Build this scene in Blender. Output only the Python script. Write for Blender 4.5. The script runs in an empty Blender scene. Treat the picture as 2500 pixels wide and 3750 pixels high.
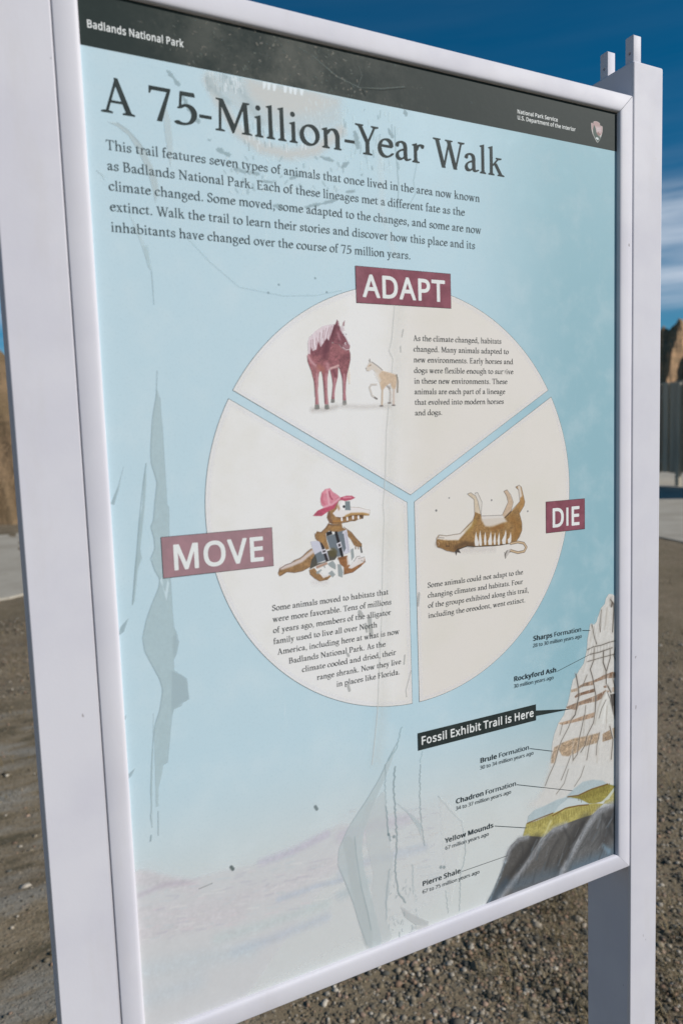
import bpy, bmesh, math, random, json
import numpy as np
from mathutils import Vector, Matrix, noise

# ------------------------------------------------------------ camera, sky, sun, exposure
SC = bpy.context.scene
COL = SC.collection
ZC = 1.4367                       # height of the centre of the sign's printed circle above the ground
cam = bpy.data.cameras.new('camera')
camo = bpy.data.objects.new('camera', cam)
COL.objects.link(camo)
SC.camera = camo
R_ = Matrix(((0.8953, 0.0741, -0.4392), (-0.0347, 0.9947, 0.0970), (0.4440, -0.0717, 0.8931)))   # sign axes -> lens axes
M_ = Matrix(((1, 0, 0), (0, 0, -1), (0, 1, 0)))
camo.matrix_world = Matrix.Translation((-0.3991, -0.6461, ZC + 0.0633)) @ (M_ @ R_).to_4x4()
cam.sensor_fit = 'VERTICAL'
cam.sensor_height = 36.0
cam.lens = 25.335
cam.clip_start = 0.02
cam.clip_end = 3000
cam.dof.use_dof = True
cam.dof.focus_distance = 0.9
cam.dof.aperture_fstop = 5.6

SUN_AZ, SUN_EL = math.radians(48.0), math.radians(30.0)     # azimuth to the right of the sign's facing direction
sdir = Vector((math.sin(SUN_AZ) * math.cos(SUN_EL), -math.cos(SUN_AZ) * math.cos(SUN_EL), math.sin(SUN_EL)))
sun = bpy.data.lights.new('sun', 'SUN')
sun.energy = 4.6
sun.angle = math.radians(0.53)
sun.color = (1.0, 0.955, 0.90)
suno = bpy.data.objects.new('sun', sun)
COL.objects.link(suno)
suno.rotation_euler = sdir.to_track_quat('Z', 'Y').to_euler()

world = bpy.data.worlds.new('World')
SC.world = world
world.use_nodes = True
wt = world.node_tree
bg = wt.nodes['Background']
def wn(t, **k):
    n = wt.nodes.new(t)
    for a, v in k.items(): setattr(n, a, v)
    return n
sky = wn('ShaderNodeTexSky', sky_type='NISHITA', sun_disc=False)
sky.sun_elevation = SUN_EL
sky.sun_rotation = math.pi - SUN_AZ
sky.altitude = 800
sky.air_density = 1.0
sky.dust_density = 0.2
sky.ozone_density = 3.0
hs = wn('ShaderNodeHueSaturation')
hs.inputs['Hue'].default_value = 0.49
hs.inputs['Saturation'].default_value = 1.85
hs.inputs['Value'].default_value = 0.68
wt.links.new(sky.outputs[0], hs.inputs['Color'])
# thin streaks of cirrus low over the horizon
geo = wn('ShaderNodeTexCoord')
sep = wn('ShaderNodeSeparateXYZ')
wt.links.new(geo.outputs['Generated'], sep.inputs[0])
mp = wn('ShaderNodeMapping')
mp.inputs['Scale'].default_value = (2.2, 2.2, 26.0)
mp.inputs['Rotation'].default_value = (0.03, 0.02, 0.4)
wt.links.new(geo.outputs['Generated'], mp.inputs[0])
nz = wn('ShaderNodeTexNoise')
nz.inputs['Scale'].default_value = 1.6
nz.inputs['Detail'].default_value = 6
nz.inputs['Roughness'].default_value = 0.55
wt.links.new(mp.outputs[0], nz.inputs['Vector'])
cr = wn('ShaderNodeMapRange')
cr.inputs['From Min'].default_value = 0.22
cr.inputs['From Max'].default_value = 0.66
wt.links.new(nz.outputs[0], cr.inputs['Value'])
band = wn('ShaderNodeValToRGB')                     # how much cirrus at each height above the horizon
wt.links.new(sep.outputs['Z'], band.inputs[0])
el = band.color_ramp.elements
el[0].position, el[0].color = 0.02, (0.35, 0.35, 0.35, 1)
el[1].position, el[1].color = 0.40, (0.02, 0.02, 0.02, 1)
for p_, v_ in ((0.115, 0.30), (0.145, 0.22), (0.165, 0.85), (0.20, 1.0), (0.27, 0.92), (0.295, 0.16), (0.33, 0.05)):
    e_ = el.new(p_)
    e_.color = (v_, v_, v_, 1)
mu = wn('ShaderNodeMath', operation='MULTIPLY')
wt.links.new(cr.outputs[0], mu.inputs[0])
wt.links.new(band.outputs[0], mu.inputs[1])
mx = wn('ShaderNodeMix', data_type='RGBA')
mx.inputs['B'].default_value = (5.4, 6.3, 7.5, 1)
wt.links.new(mu.outputs[0], mx.inputs['Factor'])
wt.links.new(hs.outputs[0], mx.inputs['A'])
wt.links.new(mx.outputs['Result'], bg.inputs[0])
bg.inputs[1].default_value = 0.10

SC.view_settings.view_transform = 'Standard'
SC.view_settings.look = 'None'
SC.view_settings.gamma = 1
SC.view_settings.exposure = -0.1
SC.cycles.use_denoising = True
SC.cycles.max_bounces = 6
SC.cycles.transparent_max_bounces = 24

# ------------------------------------------------------------ letter outlines (by character code: advance, then contours x,y,...)
FONTS = {
'serif': {105:[262,[40,-4,52,-7,212,-7,220,-7,225,0,224,24,188,39,180,48,177,64,176,440,176,448,172,452,164,452,52,411,42,404,42,392,46,384,80,376,87,368,87,76,85,52,77,40,72,36,40,24,38,8],[107,544,128,541,152,547,169,560,181,580,183,604,177,624,164,641,144,653,120,655,100,649,83,636,71,616,69,592,75,572,88,555]],
108:[258,[39,-4,48,-7,212,-7,220,-5,223,0,222,24,185,40,177,52,175,68,174,700,173,708,168,711,48,668,41,664,40,660,40,648,44,642,76,635,84,629,85,624,85,76,83,52,76,41,70,36,38,24,36,8]],
110:[548,[39,-4,48,-7,160,-8,212,-7,221,-4,223,8,222,24,188,37,178,48,176,56,175,76,175,288,179,296,202,312,255,380,272,394,280,398,292,396,308,388,328,364,350,316,362,268,361,44,355,36,324,24,323,16,324,-3,328,-7,336,-7,496,-7,508,-4,510,8,508,24,476,36,469,44,471,56,471,204,473,268,469,316,458,352,444,384,428,411,412,428,392,440,364,449,332,452,300,450,268,443,240,433,212,420,180,399,176,399,174,448,170,452,164,453,43,408,40,404,40,396,40,388,44,384,76,377,85,368,85,76,83,52,76,41,70,36,38,24,36,8]],
109:[822,[39,-4,48,-7,160,-8,212,-7,221,-4,223,8,222,24,188,37,178,48,176,56,175,76,175,288,179,296,202,312,253,380,276,397,288,395,301,388,321,364,342,316,354,268,353,44,347,36,316,24,315,16,316,-3,320,-7,328,-7,488,-7,500,-4,502,8,500,24,468,36,461,44,463,56,464,296,466,300,483,316,529,376,546,392,556,398,568,396,582,388,602,364,624,316,636,268,635,44,629,36,598,24,596,8,599,-4,608,-7,772,-7,780,-5,783,4,782,24,750,36,743,44,745,56,746,292,743,316,735,344,722,376,709,400,691,424,672,438,644,448,608,452,564,448,520,435,482,416,440,385,436,386,414,420,396,435,372,446,340,451,296,450,256,441,216,424,180,401,176,400,175,404,174,448,168,453,44,408,40,404,40,396,40,388,44,384,76,377,85,368,85,76,83,52,76,41,70,36,38,24,36,8]],
104:[546,[36,-4,44,-7,156,-8,212,-7,220,-4,222,8,220,24,184,39,176,48,174,56,173,76,173,288,176,295,200,312,253,380,272,395,280,398,292,395,306,388,326,364,348,316,360,268,359,44,353,36,322,24,320,8,323,-4,332,-7,496,-7,504,-5,507,0,506,24,474,36,467,44,469,56,470,296,464,328,451,364,438,392,422,416,404,433,380,444,348,451,312,451,280,447,248,437,212,421,180,400,176,398,174,400,172,700,170,708,164,711,45,668,38,660,40,643,76,634,83,628,83,624,83,76,81,52,73,40,68,36,36,24,34,8]],
114:[372,[39,-4,48,-7,160,-8,228,-7,236,-4,238,8,236,24,228,28,188,37,177,52,175,76,175,264,197,284,229,360,239,376,250,388,260,389,272,384,288,354,308,341,320,339,332,340,352,350,363,364,368,388,380,408,377,416,362,428,348,436,328,441,300,443,272,442,228,432,204,421,180,406,176,406,174,448,170,452,164,453,48,410,40,404,40,392,44,384,76,377,85,368,85,76,83,52,76,41,70,36,38,24,36,8]],
117:[546,[389,-12,408,-15,424,-14,504,14,509,16,512,24,512,36,508,40,456,54,451,56,449,60,448,440,448,448,444,452,436,452,324,411,314,404,314,392,318,384,352,376,359,368,359,148,332,128,264,68,248,56,240,54,216,60,196,74,185,92,177,120,170,184,171,272,163,292,162,448,158,452,152,453,31,408,28,404,28,396,28,388,32,384,64,377,73,368,73,268,65,244,64,148,74,76,82,52,92,36,112,18,140,5,172,-1,208,-1,244,6,282,20,319,40,356,67,359,60,360,-1,368,-8]],
116:[330,[153,4,196,3,240,14,307,48,322,60,327,72,326,76,320,81,296,83,268,76,232,60,224,60,207,72,193,100,185,140,184,216,177,232,178,392,184,394,300,395,307,400,307,432,304,440,300,441,184,442,178,444,176,544,172,551,164,552,156,552,151,548,86,444,80,442,36,441,29,436,29,428,29,404,32,396,80,394,86,392,87,388,87,204,80,184,79,128,81,96,88,66,98,40,110,24,128,12]],
102:[312,[44,-4,56,-7,236,-7,244,-6,248,-1,248,20,244,26,196,36,188,43,183,52,181,76,181,388,182,392,188,394,276,395,280,397,282,404,282,432,280,439,276,441,188,442,182,444,181,472,186,492,187,572,190,592,198,616,210,640,220,652,232,651,252,637,265,612,284,599,296,597,308,598,320,603,331,612,340,628,342,648,348,660,349,668,344,674,323,688,304,698,288,702,264,704,212,699,168,684,136,662,121,644,108,624,91,576,87,544,86,472,91,456,90,444,84,442,40,441,33,436,33,404,36,396,88,394,91,384,91,64,88,48,80,39,44,24,42,8]],
111:[500,[184,-20,228,-23,272,-17,316,-4,360,17,399,44,432,76,457,112,476,152,486,188,490,236,485,284,470,328,450,364,423,396,388,423,352,440,308,451,260,452,208,442,160,424,114,396,77,364,46,324,25,280,12,232,10,184,18,136,37,88,64,48,98,16,140,-7],[256,43,228,52,204,64,184,78,164,98,147,120,134,144,123,172,117,200,114,228,116,260,123,292,133,320,150,348,167,368,184,381,204,388,232,388,260,383,292,369,316,352,340,328,359,300,373,268,382,236,385,196,381,152,371,120,354,88,335,64,312,47,288,41]],
99:[436,[174,-8,212,-9,248,-5,280,2,316,16,356,36,394,60,436,100,444,112,444,120,432,126,416,126,396,122,376,114,358,104,319,68,296,54,276,49,244,51,212,61,179,88,152,123,136,160,129,192,125,228,126,260,131,292,139,316,152,340,171,364,188,379,208,384,232,384,251,380,269,372,290,356,321,312,344,296,356,293,372,294,385,300,396,310,405,328,421,344,425,356,402,392,388,408,372,420,348,432,308,442,260,441,208,432,156,413,116,389,83,360,53,324,32,284,21,240,19,188,27,132,43,88,66,52,100,20,136,0]],
101:[446,[182,-8,220,-9,256,-5,288,3,322,16,361,36,398,60,441,100,449,112,448,120,436,126,420,126,400,122,364,104,325,68,300,54,280,49,244,50,212,60,184,81,155,116,136,155,125,208,124,228,128,232,388,232,396,236,405,248,431,268,436,280,431,324,426,352,418,372,405,392,385,412,364,427,340,438,300,445,252,443,196,429,145,408,108,384,80,356,52,316,33,276,22,228,21,180,29,128,46,84,75,44,107,16,139,0],[140,292,136,292,133,296,140,316,156,344,174,368,192,382,224,388,240,387,260,381,292,360,307,344,317,328,325,296,321,292,316,292]],
97:[450,[124,-8,156,-8,188,-2,216,10,260,37,268,39,282,16,300,2,324,-5,352,-3,384,6,436,29,454,40,464,52,464,60,461,64,448,69,420,66,376,48,369,52,361,64,356,88,358,104,356,212,358,296,353,348,344,380,330,404,312,422,284,436,244,445,204,445,160,437,116,422,84,405,65,388,52,368,35,324,35,316,40,310,64,304,84,293,100,291,116,294,130,304,140,320,143,336,142,356,152,380,164,389,184,394,208,390,228,378,241,360,250,336,257,300,258,284,256,278,176,245,140,226,113,208,94,192,75,172,58,148,46,124,40,100,39,80,45,56,56,32,68,16,84,4,103,-4],[184,55,160,64,148,76,140,89,132,108,129,124,134,152,148,176,164,190,212,213,252,222,256,220,256,216,256,92,244,80,212,57,204,54]],
100:[542,[394,-12,412,-15,428,-15,512,14,516,16,519,24,519,36,515,40,460,55,455,60,454,700,453,708,448,711,328,668,321,664,320,660,320,648,324,642,356,635,364,629,365,624,364,439,360,438,336,444,308,447,252,441,184,421,153,408,126,392,88,360,55,316,30,264,24,240,20,216,20,188,24,152,31,116,43,80,54,56,66,40,82,24,99,12,125,0,155,-8,184,-10,216,-8,248,0,284,13,320,31,360,57,364,57,367,-4,372,-7],[228,52,205,60,185,72,168,88,157,104,144,135,134,172,128,212,127,244,130,272,139,300,155,332,175,360,186,372,196,378,220,384,244,387,272,381,297,368,313,352,347,308,364,298,365,132,361,124,268,56,252,50]],
98:[530,[213,-12,272,-12,300,-7,328,1,356,12,386,28,435,64,465,100,484,140,495,176,503,216,507,244,506,268,503,288,495,312,480,340,462,368,429,404,411,416,388,428,364,436,332,443,284,446,232,436,172,411,168,412,166,700,164,709,156,711,40,668,33,664,32,660,32,648,36,642,68,635,76,629,77,624,77,324,69,304,77,284,77,72,69,48,77,32,78,0,84,-7,104,-6,128,8,165,-4],[280,48,248,54,228,61,172,92,168,95,167,100,167,320,212,376,220,383,228,386,252,385,284,377,312,365,332,351,354,328,375,296,391,264,399,236,399,204,391,156,380,116,365,84,349,64,328,49,312,46]],
112:[538,[39,-232,220,-232,228,-230,231,-220,231,-204,229,-200,184,-188,173,-172,171,-148,172,-7,176,-6,228,-13,264,-13,300,-8,336,2,376,20,416,45,447,72,472,104,488,140,503,192,511,244,509,280,497,316,472,360,444,394,415,416,388,429,360,438,332,444,300,446,272,444,244,438,212,428,176,411,172,412,170,448,164,453,44,410,36,404,36,392,40,384,74,376,80,371,82,360,81,320,73,304,73,300,80,291,81,280,81,72,73,48,80,37,81,28,81,-156,78,-176,72,-184,64,-190,40,-197,33,-204,33,-224,34,-228],[284,48,252,54,232,61,176,92,172,95,171,100,171,320,216,376,224,383,232,386,256,385,288,377,316,365,336,351,358,328,379,296,395,264,403,236,403,204,395,156,384,116,369,84,353,64,332,49,316,46]],
115:[396,[130,-8,168,-11,204,-10,244,-3,276,6,304,19,326,36,345,56,359,80,369,108,369,132,361,160,343,188,328,202,304,216,184,266,164,276,152,288,143,300,136,316,133,332,137,356,148,373,164,380,188,386,204,387,224,385,248,377,263,368,291,324,308,315,316,296,324,293,340,293,345,300,346,324,364,343,369,356,368,364,347,400,345,420,340,427,316,428,281,440,248,445,216,445,180,438,140,426,104,407,80,386,62,360,52,328,51,300,59,272,77,244,92,230,112,217,231,168,254,156,274,136,286,108,284,84,276,68,268,59,256,54,232,49,184,49,156,54,136,64,128,76,112,116,104,124,80,127,68,137,48,136,45,128,44,112,33,96,31,88,44,48,45,8,49,4,56,3,68,3,76,8,104,-2]],
103:[486,[186,-232,236,-230,288,-217,340,-195,384,-166,415,-132,439,-88,450,-48,450,-4,442,24,428,46,407,64,377,80,344,91,316,96,228,101,148,109,132,116,126,124,124,133,128,136,156,127,188,123,240,127,268,135,296,146,321,160,344,177,364,196,379,216,391,240,399,264,403,296,401,320,387,368,404,370,452,369,468,375,476,388,477,400,472,412,460,421,388,425,344,414,311,432,276,442,236,445,196,440,148,424,104,398,70,364,49,328,39,292,38,252,48,216,71,176,52,144,45,124,47,100,59,80,80,65,108,57,192,49,268,46,304,38,332,27,352,13,363,0,370,-20,373,-48,369,-76,356,-108,340,-132,323,-148,296,-164,264,-175,236,-180,188,-175,144,-159,120,-139,110,-124,103,-108,101,-96,103,-84,116,-56,128,-41,168,-20,183,-8,188,0,189,8,184,18,176,22,164,24,140,19,88,-8,59,-32,37,-64,23,-100,22,-116,25,-132,39,-164,60,-189,90,-208,136,-224],[224,179,192,192,166,212,145,240,133,276,132,312,143,348,163,376,176,386,188,390,208,390,228,385,248,376,264,365,280,349,292,333,300,316,306,296,309,272,306,244,299,224,288,204,273,188,260,180,244,177]],
118:[470,[195,-16,280,-17,288,-13,289,-8,281,20,282,28,378,384,384,390,400,392,453,408,457,412,457,428,456,435,452,439,296,439,284,436,283,428,284,411,288,407,324,393,327,388,260,137,252,118,167,392,166,396,169,400,192,407,196,411,197,428,196,436,184,439,16,439,8,439,4,435,3,416,7,408,60,394,68,388,190,-8]],
119:[712,[182,-16,264,-17,270,-16,274,-12,266,20,267,28,332,280,336,292,340,293,432,-12,440,-17,524,-16,528,-8,520,20,521,28,619,384,624,390,640,391,693,408,697,416,696,436,688,439,568,440,532,439,527,436,525,416,528,408,564,394,569,392,570,388,500,131,496,119,492,117,409,392,411,400,432,407,437,412,437,432,432,439,264,439,255,436,253,416,256,408,304,394,308,392,310,388,240,121,236,125,232,136,157,392,157,396,160,400,180,406,187,412,187,428,185,436,176,439,52,440,12,439,4,436,3,416,7,408,56,393,60,388,177,-8]],
121:[466,[70,-228,92,-229,120,-225,140,-219,174,-204,212,-120,210,-100,240,-12,248,-8,292,-7,297,-4,298,4,273,84,374,380,380,390,400,392,453,408,457,412,457,428,456,435,452,439,296,439,284,436,283,428,284,411,288,407,320,395,325,392,325,388,248,166,244,168,240,177,167,392,167,396,170,400,192,407,196,411,197,428,196,436,184,439,16,439,8,439,4,435,3,416,7,408,64,393,69,388,196,12,158,-100,141,-116,112,-176,108,-177,100,-160,92,-151,80,-144,68,-141,56,-141,44,-145,35,-152,25,-164,13,-192,16,-202,44,-223]],
120:[470,[19,-4,28,-7,192,-7,200,-5,203,0,203,8,203,20,200,24,160,35,156,36,154,40,216,147,224,156,301,36,298,32,280,26,273,20,273,0,276,-5,284,-7,448,-7,457,-4,459,16,456,24,406,40,400,45,274,244,356,386,360,390,384,391,436,407,441,416,440,436,428,439,280,439,272,437,269,432,268,424,269,412,272,408,304,396,307,392,248,291,244,292,240,297,178,396,179,400,200,407,205,412,205,432,200,439,24,439,12,436,11,416,15,408,72,393,78,388,193,208,195,200,104,44,21,24,17,16]],
107:[520,[36,-4,44,-7,156,-8,212,-7,220,-4,222,8,220,24,188,36,183,40,175,52,173,76,173,216,176,222,192,227,216,250,220,249,224,244,348,44,349,40,346,36,320,26,313,20,313,0,316,-5,324,-7,516,-7,524,-5,527,0,527,16,524,22,476,40,460,43,456,47,303,292,296,297,266,300,275,312,352,390,392,391,441,408,445,416,444,436,432,439,276,439,268,437,265,432,265,412,272,406,293,400,295,396,184,281,176,274,174,276,172,700,170,708,164,711,45,668,38,660,40,643,76,634,83,628,83,624,83,76,81,52,73,40,68,36,36,24,34,8]],
65:[668,[24,-4,36,-7,232,-7,240,-5,243,0,243,8,243,20,240,24,172,43,168,48,212,188,216,194,224,194,420,194,430,192,482,44,481,40,476,38,427,24,423,20,423,4,424,-3,428,-7,644,-7,652,-7,656,-3,657,16,653,24,596,42,591,48,365,668,359,676,304,677,297,676,293,672,298,628,296,620,116,48,112,44,96,43,28,25,23,16],[232,243,232,252,316,514,324,500,412,244,400,242]],
66:[590,[196,-8,260,-9,308,-6,368,5,416,18,456,36,486,56,508,80,528,112,547,160,555,204,554,244,544,276,527,300,499,324,455,348,410,364,409,368,434,388,448,404,461,424,470,444,479,472,485,508,486,532,482,560,468,596,447,620,416,638,372,652,332,658,296,661,196,658,44,659,39,652,40,628,80,614,89,604,92,584,92,356,86,336,92,324,92,316,92,76,88,47,77,36,47,28,40,24,39,0,40,-4,48,-7],[236,44,200,46,196,48,193,56,192,76,192,312,194,320,268,324,320,317,354,308,400,284,419,268,431,252,440,228,443,204,442,176,435,144,423,112,407,84,388,63,376,56,360,51,312,43],[196,372,192,375,191,384,192,580,195,604,204,610,264,610,308,601,338,588,352,576,362,560,371,536,374,512,373,484,367,456,358,428,346,404,331,388,312,379,268,372]],
69:[556,[40,-4,52,-7,476,-8,484,-7,490,-4,517,136,516,143,512,147,492,147,486,144,447,48,440,40,204,40,195,48,192,72,192,313,200,316,344,316,350,312,362,272,367,264,388,263,393,268,393,276,393,408,388,417,372,417,364,413,350,368,344,364,200,363,192,367,192,576,195,604,200,610,208,612,424,612,428,604,449,520,456,515,476,515,481,520,481,528,478,648,476,655,472,659,52,659,40,656,38,644,40,628,47,624,76,616,82,612,90,600,92,572,92,68,89,48,80,38,40,24,38,8]],
70:[520,[40,-4,52,-7,232,-7,240,-7,244,-3,245,16,244,24,204,38,195,48,193,56,192,76,192,308,195,316,336,316,340,311,352,272,356,264,376,263,383,268,383,404,383,412,379,416,364,417,356,416,352,408,340,369,336,364,200,363,192,367,192,576,195,604,200,610,208,612,413,612,417,608,439,520,444,515,464,515,468,516,471,524,468,648,464,657,456,659,52,659,40,656,38,644,40,628,47,624,76,616,82,612,90,600,92,572,92,68,89,48,80,38,40,24,38,8]],
77:[836,[384,-12,392,-15,412,-15,420,-12,422,-8,628,481,632,468,645,44,640,39,587,24,583,16,584,-3,588,-7,596,-7,800,-7,812,-4,813,16,809,24,754,40,750,44,749,52,724,608,728,614,776,628,779,632,779,644,779,652,776,657,768,659,640,659,628,656,624,632,440,191,436,182,432,180,212,656,200,659,68,659,60,656,59,636,63,628,116,614,121,612,122,608,101,52,100,44,96,42,31,24,27,16,28,-3,32,-7,40,-7,216,-7,224,-5,227,0,227,16,223,24,160,41,155,44,154,48,172,490,184,469]],
78:[716,[557,-20,592,-21,604,-15,606,-8,607,604,607,608,612,611,676,628,679,636,677,656,668,659,496,659,488,659,483,652,483,636,487,628,548,611,553,608,553,604,552,197,540,208,212,636,206,644,207,652,204,657,196,659,36,659,24,656,23,636,27,628,104,614,112,608,113,600,113,48,112,44,108,41,40,24,37,16,39,-4,48,-7,228,-7,236,-7,241,0,241,16,237,24,172,41,167,44,167,48,168,524,180,511]],
80:[552,[40,-4,48,-7,176,-8,248,-7,257,-4,259,16,256,26,208,36,200,42,194,52,192,76,192,272,196,276,252,272,292,273,328,278,368,287,406,300,439,316,468,336,488,356,508,388,522,424,530,460,531,492,524,532,510,568,492,597,467,620,440,635,408,646,368,655,324,662,280,663,192,659,52,659,40,656,38,644,40,628,47,624,76,616,82,612,90,600,92,572,92,68,89,48,80,38,40,24,38,8],[300,324,196,332,192,336,192,580,194,600,200,609,236,611,268,610,308,603,342,592,364,580,380,566,395,544,405,520,414,484,416,448,409,412,394,376,379,352,359,336,328,326]],
83:[486,[163,-12,212,-14,264,-5,320,15,368,43,399,72,426,112,446,160,452,200,449,228,438,256,420,286,397,312,364,336,220,416,198,432,184,446,165,476,154,508,153,536,159,564,168,580,176,587,208,600,240,604,280,595,305,584,320,572,355,516,378,504,392,474,412,473,416,475,419,480,421,520,443,540,448,556,421,608,419,640,416,645,412,647,392,647,384,643,380,643,336,661,290,668,252,666,208,656,156,637,114,612,86,584,65,548,57,512,58,476,70,436,92,400,111,380,133,364,280,282,306,264,324,245,339,224,349,204,354,184,355,160,350,136,336,104,320,80,306,68,288,59,264,52,240,50,196,57,176,65,160,75,144,95,116,155,108,160,91,164,76,196,56,197,48,193,46,148,28,128,24,116,45,60,48,9,52,5,68,5,84,14,120,-2]],
84:[614,[191,-4,200,-7,340,-8,416,-7,425,-4,427,8,426,24,420,27,372,37,361,48,358,68,358,608,368,611,516,610,526,596,551,500,556,495,576,495,583,500,583,508,576,648,572,658,560,660,56,660,48,660,42,656,40,648,33,504,36,496,40,495,60,495,65,500,90,596,100,610,248,611,258,608,258,68,255,48,244,37,196,27,190,24,188,8]],
87:[930,[247,-16,256,-19,288,-20,344,-19,353,-16,354,-8,344,28,345,36,440,421,448,446,577,-12,580,-17,588,-19,676,-19,684,-17,686,-8,677,24,678,32,828,601,832,608,852,609,908,628,911,632,911,640,911,652,908,657,900,659,728,659,719,656,717,636,720,628,772,610,775,604,656,151,652,137,648,132,514,608,514,612,520,616,560,628,563,632,563,644,563,652,560,657,552,659,360,659,351,656,349,636,352,628,396,615,404,609,419,552,316,142,312,146,308,158,183,612,184,616,188,618,220,628,223,636,221,656,212,659,76,660,20,659,11,656,9,636,12,628,68,612,76,604]],
89:[616,[188,-4,200,-7,340,-8,416,-7,424,-4,426,8,424,24,416,28,372,36,364,42,358,52,356,76,355,244,356,249,364,260,357,276,357,284,512,604,517,608,544,610,597,628,601,632,601,648,600,655,596,659,420,659,408,656,407,636,411,628,452,613,457,608,328,343,324,343,320,350,187,612,186,616,188,620,208,626,215,632,215,652,212,657,204,659,16,659,7,656,5,636,8,628,72,609,80,604,256,256,256,76,254,52,248,42,240,36,196,28,188,24,186,8]],
55:[500,[169,-12,260,-13,269,-8,462,620,463,648,460,657,452,659,52,659,44,659,40,655,35,524,40,515,64,516,68,524,81,572,108,582,372,582,385,580,166,0,165,-8]],
53:[500,[97,-12,160,-15,212,-11,272,2,328,21,372,44,402,68,433,104,457,144,470,176,478,208,481,240,479,268,472,296,459,324,441,352,419,376,398,392,372,404,340,413,308,418,280,419,248,416,212,407,176,393,172,393,171,396,186,564,188,573,444,575,448,576,451,584,437,652,432,659,164,659,156,657,144,644,118,360,113,352,85,332,81,324,82,316,92,310,104,307,140,310,179,324,240,363,273,356,290,348,306,336,324,316,338,296,350,272,357,252,360,232,361,208,352,160,332,116,304,76,286,60,272,52,252,45,228,40,168,42,144,47,115,68,92,71,52,64,18,48,7,36,7,28,29,8,52,-4]],
46:[240,[105,-12,128,-13,148,-5,166,12,174,32,174,56,166,76,152,90,132,100,108,101,88,93,70,76,62,56,62,32,70,12,87,-4]],
44:[240,[56,-132,68,-134,84,-132,124,-111,162,-68,181,-32,184,-16,184,0,171,64,166,76,156,88,136,100,112,103,92,97,76,84,65,64,63,40,70,20,88,1,113,-8,116,-12,118,-28,111,-48,94,-72,80,-88,59,-100,49,-112,48,-124]],
45:[340,[44,196,56,193,292,193,297,200,297,252,296,256,288,259,48,259,44,255,43,248,43,204]],
32:[240]},
'sans': {32:[237],
46:[244,[112,-12,136,-11,156,-3,170,12,177,32,178,60,172,84,158,100,136,109,108,109,88,101,75,88,67,68,67,36,74,12,90,-4]],
48:[522,[238,-8,284,-8,332,2,372,21,408,52,435,92,452,132,466,188,475,256,477,332,472,424,459,488,436,552,408,596,384,620,368,632,328,652,284,661,236,661,190,652,152,634,120,608,93,572,73,528,55,456,47,392,45,296,51,228,67,152,87,100,112,59,136,34,154,20,192,2],[248,60,216,67,192,80,169,104,150,140,139,176,131,224,126,292,125,356,129,412,138,472,149,512,163,540,182,564,204,581,228,590,260,593,292,590,324,576,348,554,366,524,381,480,390,432,395,380,396,300,392,240,383,180,371,140,357,112,338,88,316,72,288,62]],
50:[522,[48,0,468,0,475,4,475,68,472,73,160,73,146,76,312,242,368,303,410,360,434,408,443,440,448,484,446,520,438,552,424,580,406,604,383,624,356,640,324,652,288,659,240,661,196,656,160,647,120,630,80,607,52,584,88,538,96,533,144,564,192,585,220,591,248,593,268,592,296,586,325,572,349,548,363,516,366,484,364,452,355,416,337,380,316,349,247,272,45,68,44,4]],
51:[522,[183,-8,248,-8,300,-3,344,8,380,25,412,47,435,72,456,109,467,148,470,184,466,224,459,248,444,276,421,300,400,315,364,330,318,340,320,344,356,356,388,373,411,392,428,414,441,440,448,472,450,504,444,544,428,582,400,616,380,631,360,641,312,656,244,661,204,659,168,652,132,641,96,626,59,604,46,592,84,541,144,572,184,586,236,593,284,590,312,582,336,567,353,548,365,520,368,484,361,452,344,423,319,400,292,385,256,375,220,371,144,370,141,364,141,308,144,303,236,301,288,294,332,279,349,268,364,254,381,224,386,188,380,144,370,120,360,106,336,84,312,72,272,62,224,59,188,60,144,67,96,79,44,99,41,96,41,32,44,25,72,13,108,2]],
52:[522,[336,0,408,2,409,140,412,147,500,148,504,152,504,216,500,220,416,220,409,224,409,648,408,654,404,656,332,656,324,653,20,216,19,152,24,148,328,148,331,140,332,4],[104,220,101,224,103,228,300,508,332,567,335,560,332,448,331,224,324,220]],
53:[522,[192,-8,252,-8,316,2,360,18,404,47,432,78,456,124,467,168,470,224,463,268,443,312,412,348,380,370,332,390,288,398,228,399,152,392,166,576,176,579,420,579,425,584,424,648,420,652,104,652,98,648,74,344,112,320,180,330,224,332,276,329,316,318,344,302,362,284,378,256,387,220,385,168,372,128,360,110,344,94,324,80,304,72,276,64,248,60,184,62,120,75,60,100,58,92,58,32,60,25,84,14,116,4]],
54:[522,[250,-8,308,-7,352,4,396,26,432,60,455,96,473,148,479,208,473,268,456,316,440,341,424,359,404,376,384,388,360,398,332,405,276,408,244,404,220,398,178,376,156,357,136,332,132,333,135,384,147,444,165,492,188,528,211,552,244,573,280,587,328,595,376,594,428,587,429,648,428,652,424,654,364,661,300,658,240,646,192,624,149,592,116,552,91,508,69,444,56,372,50,276,52,232,57,192,74,132,88,101,104,75,124,51,145,32,172,15,196,4,224,-4],[252,60,224,67,200,80,180,97,161,120,147,148,137,180,132,216,133,244,141,268,157,292,176,312,200,328,224,338,248,343,276,345,312,341,332,335,357,320,372,304,386,280,396,252,399,228,399,188,395,160,389,136,377,112,364,95,348,82,328,70,308,63,284,59]],
55:[522,[132,0,208,0,214,4,477,588,476,651,48,652,40,648,40,584,44,579,380,579,390,576,128,8,128,1]],
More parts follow.
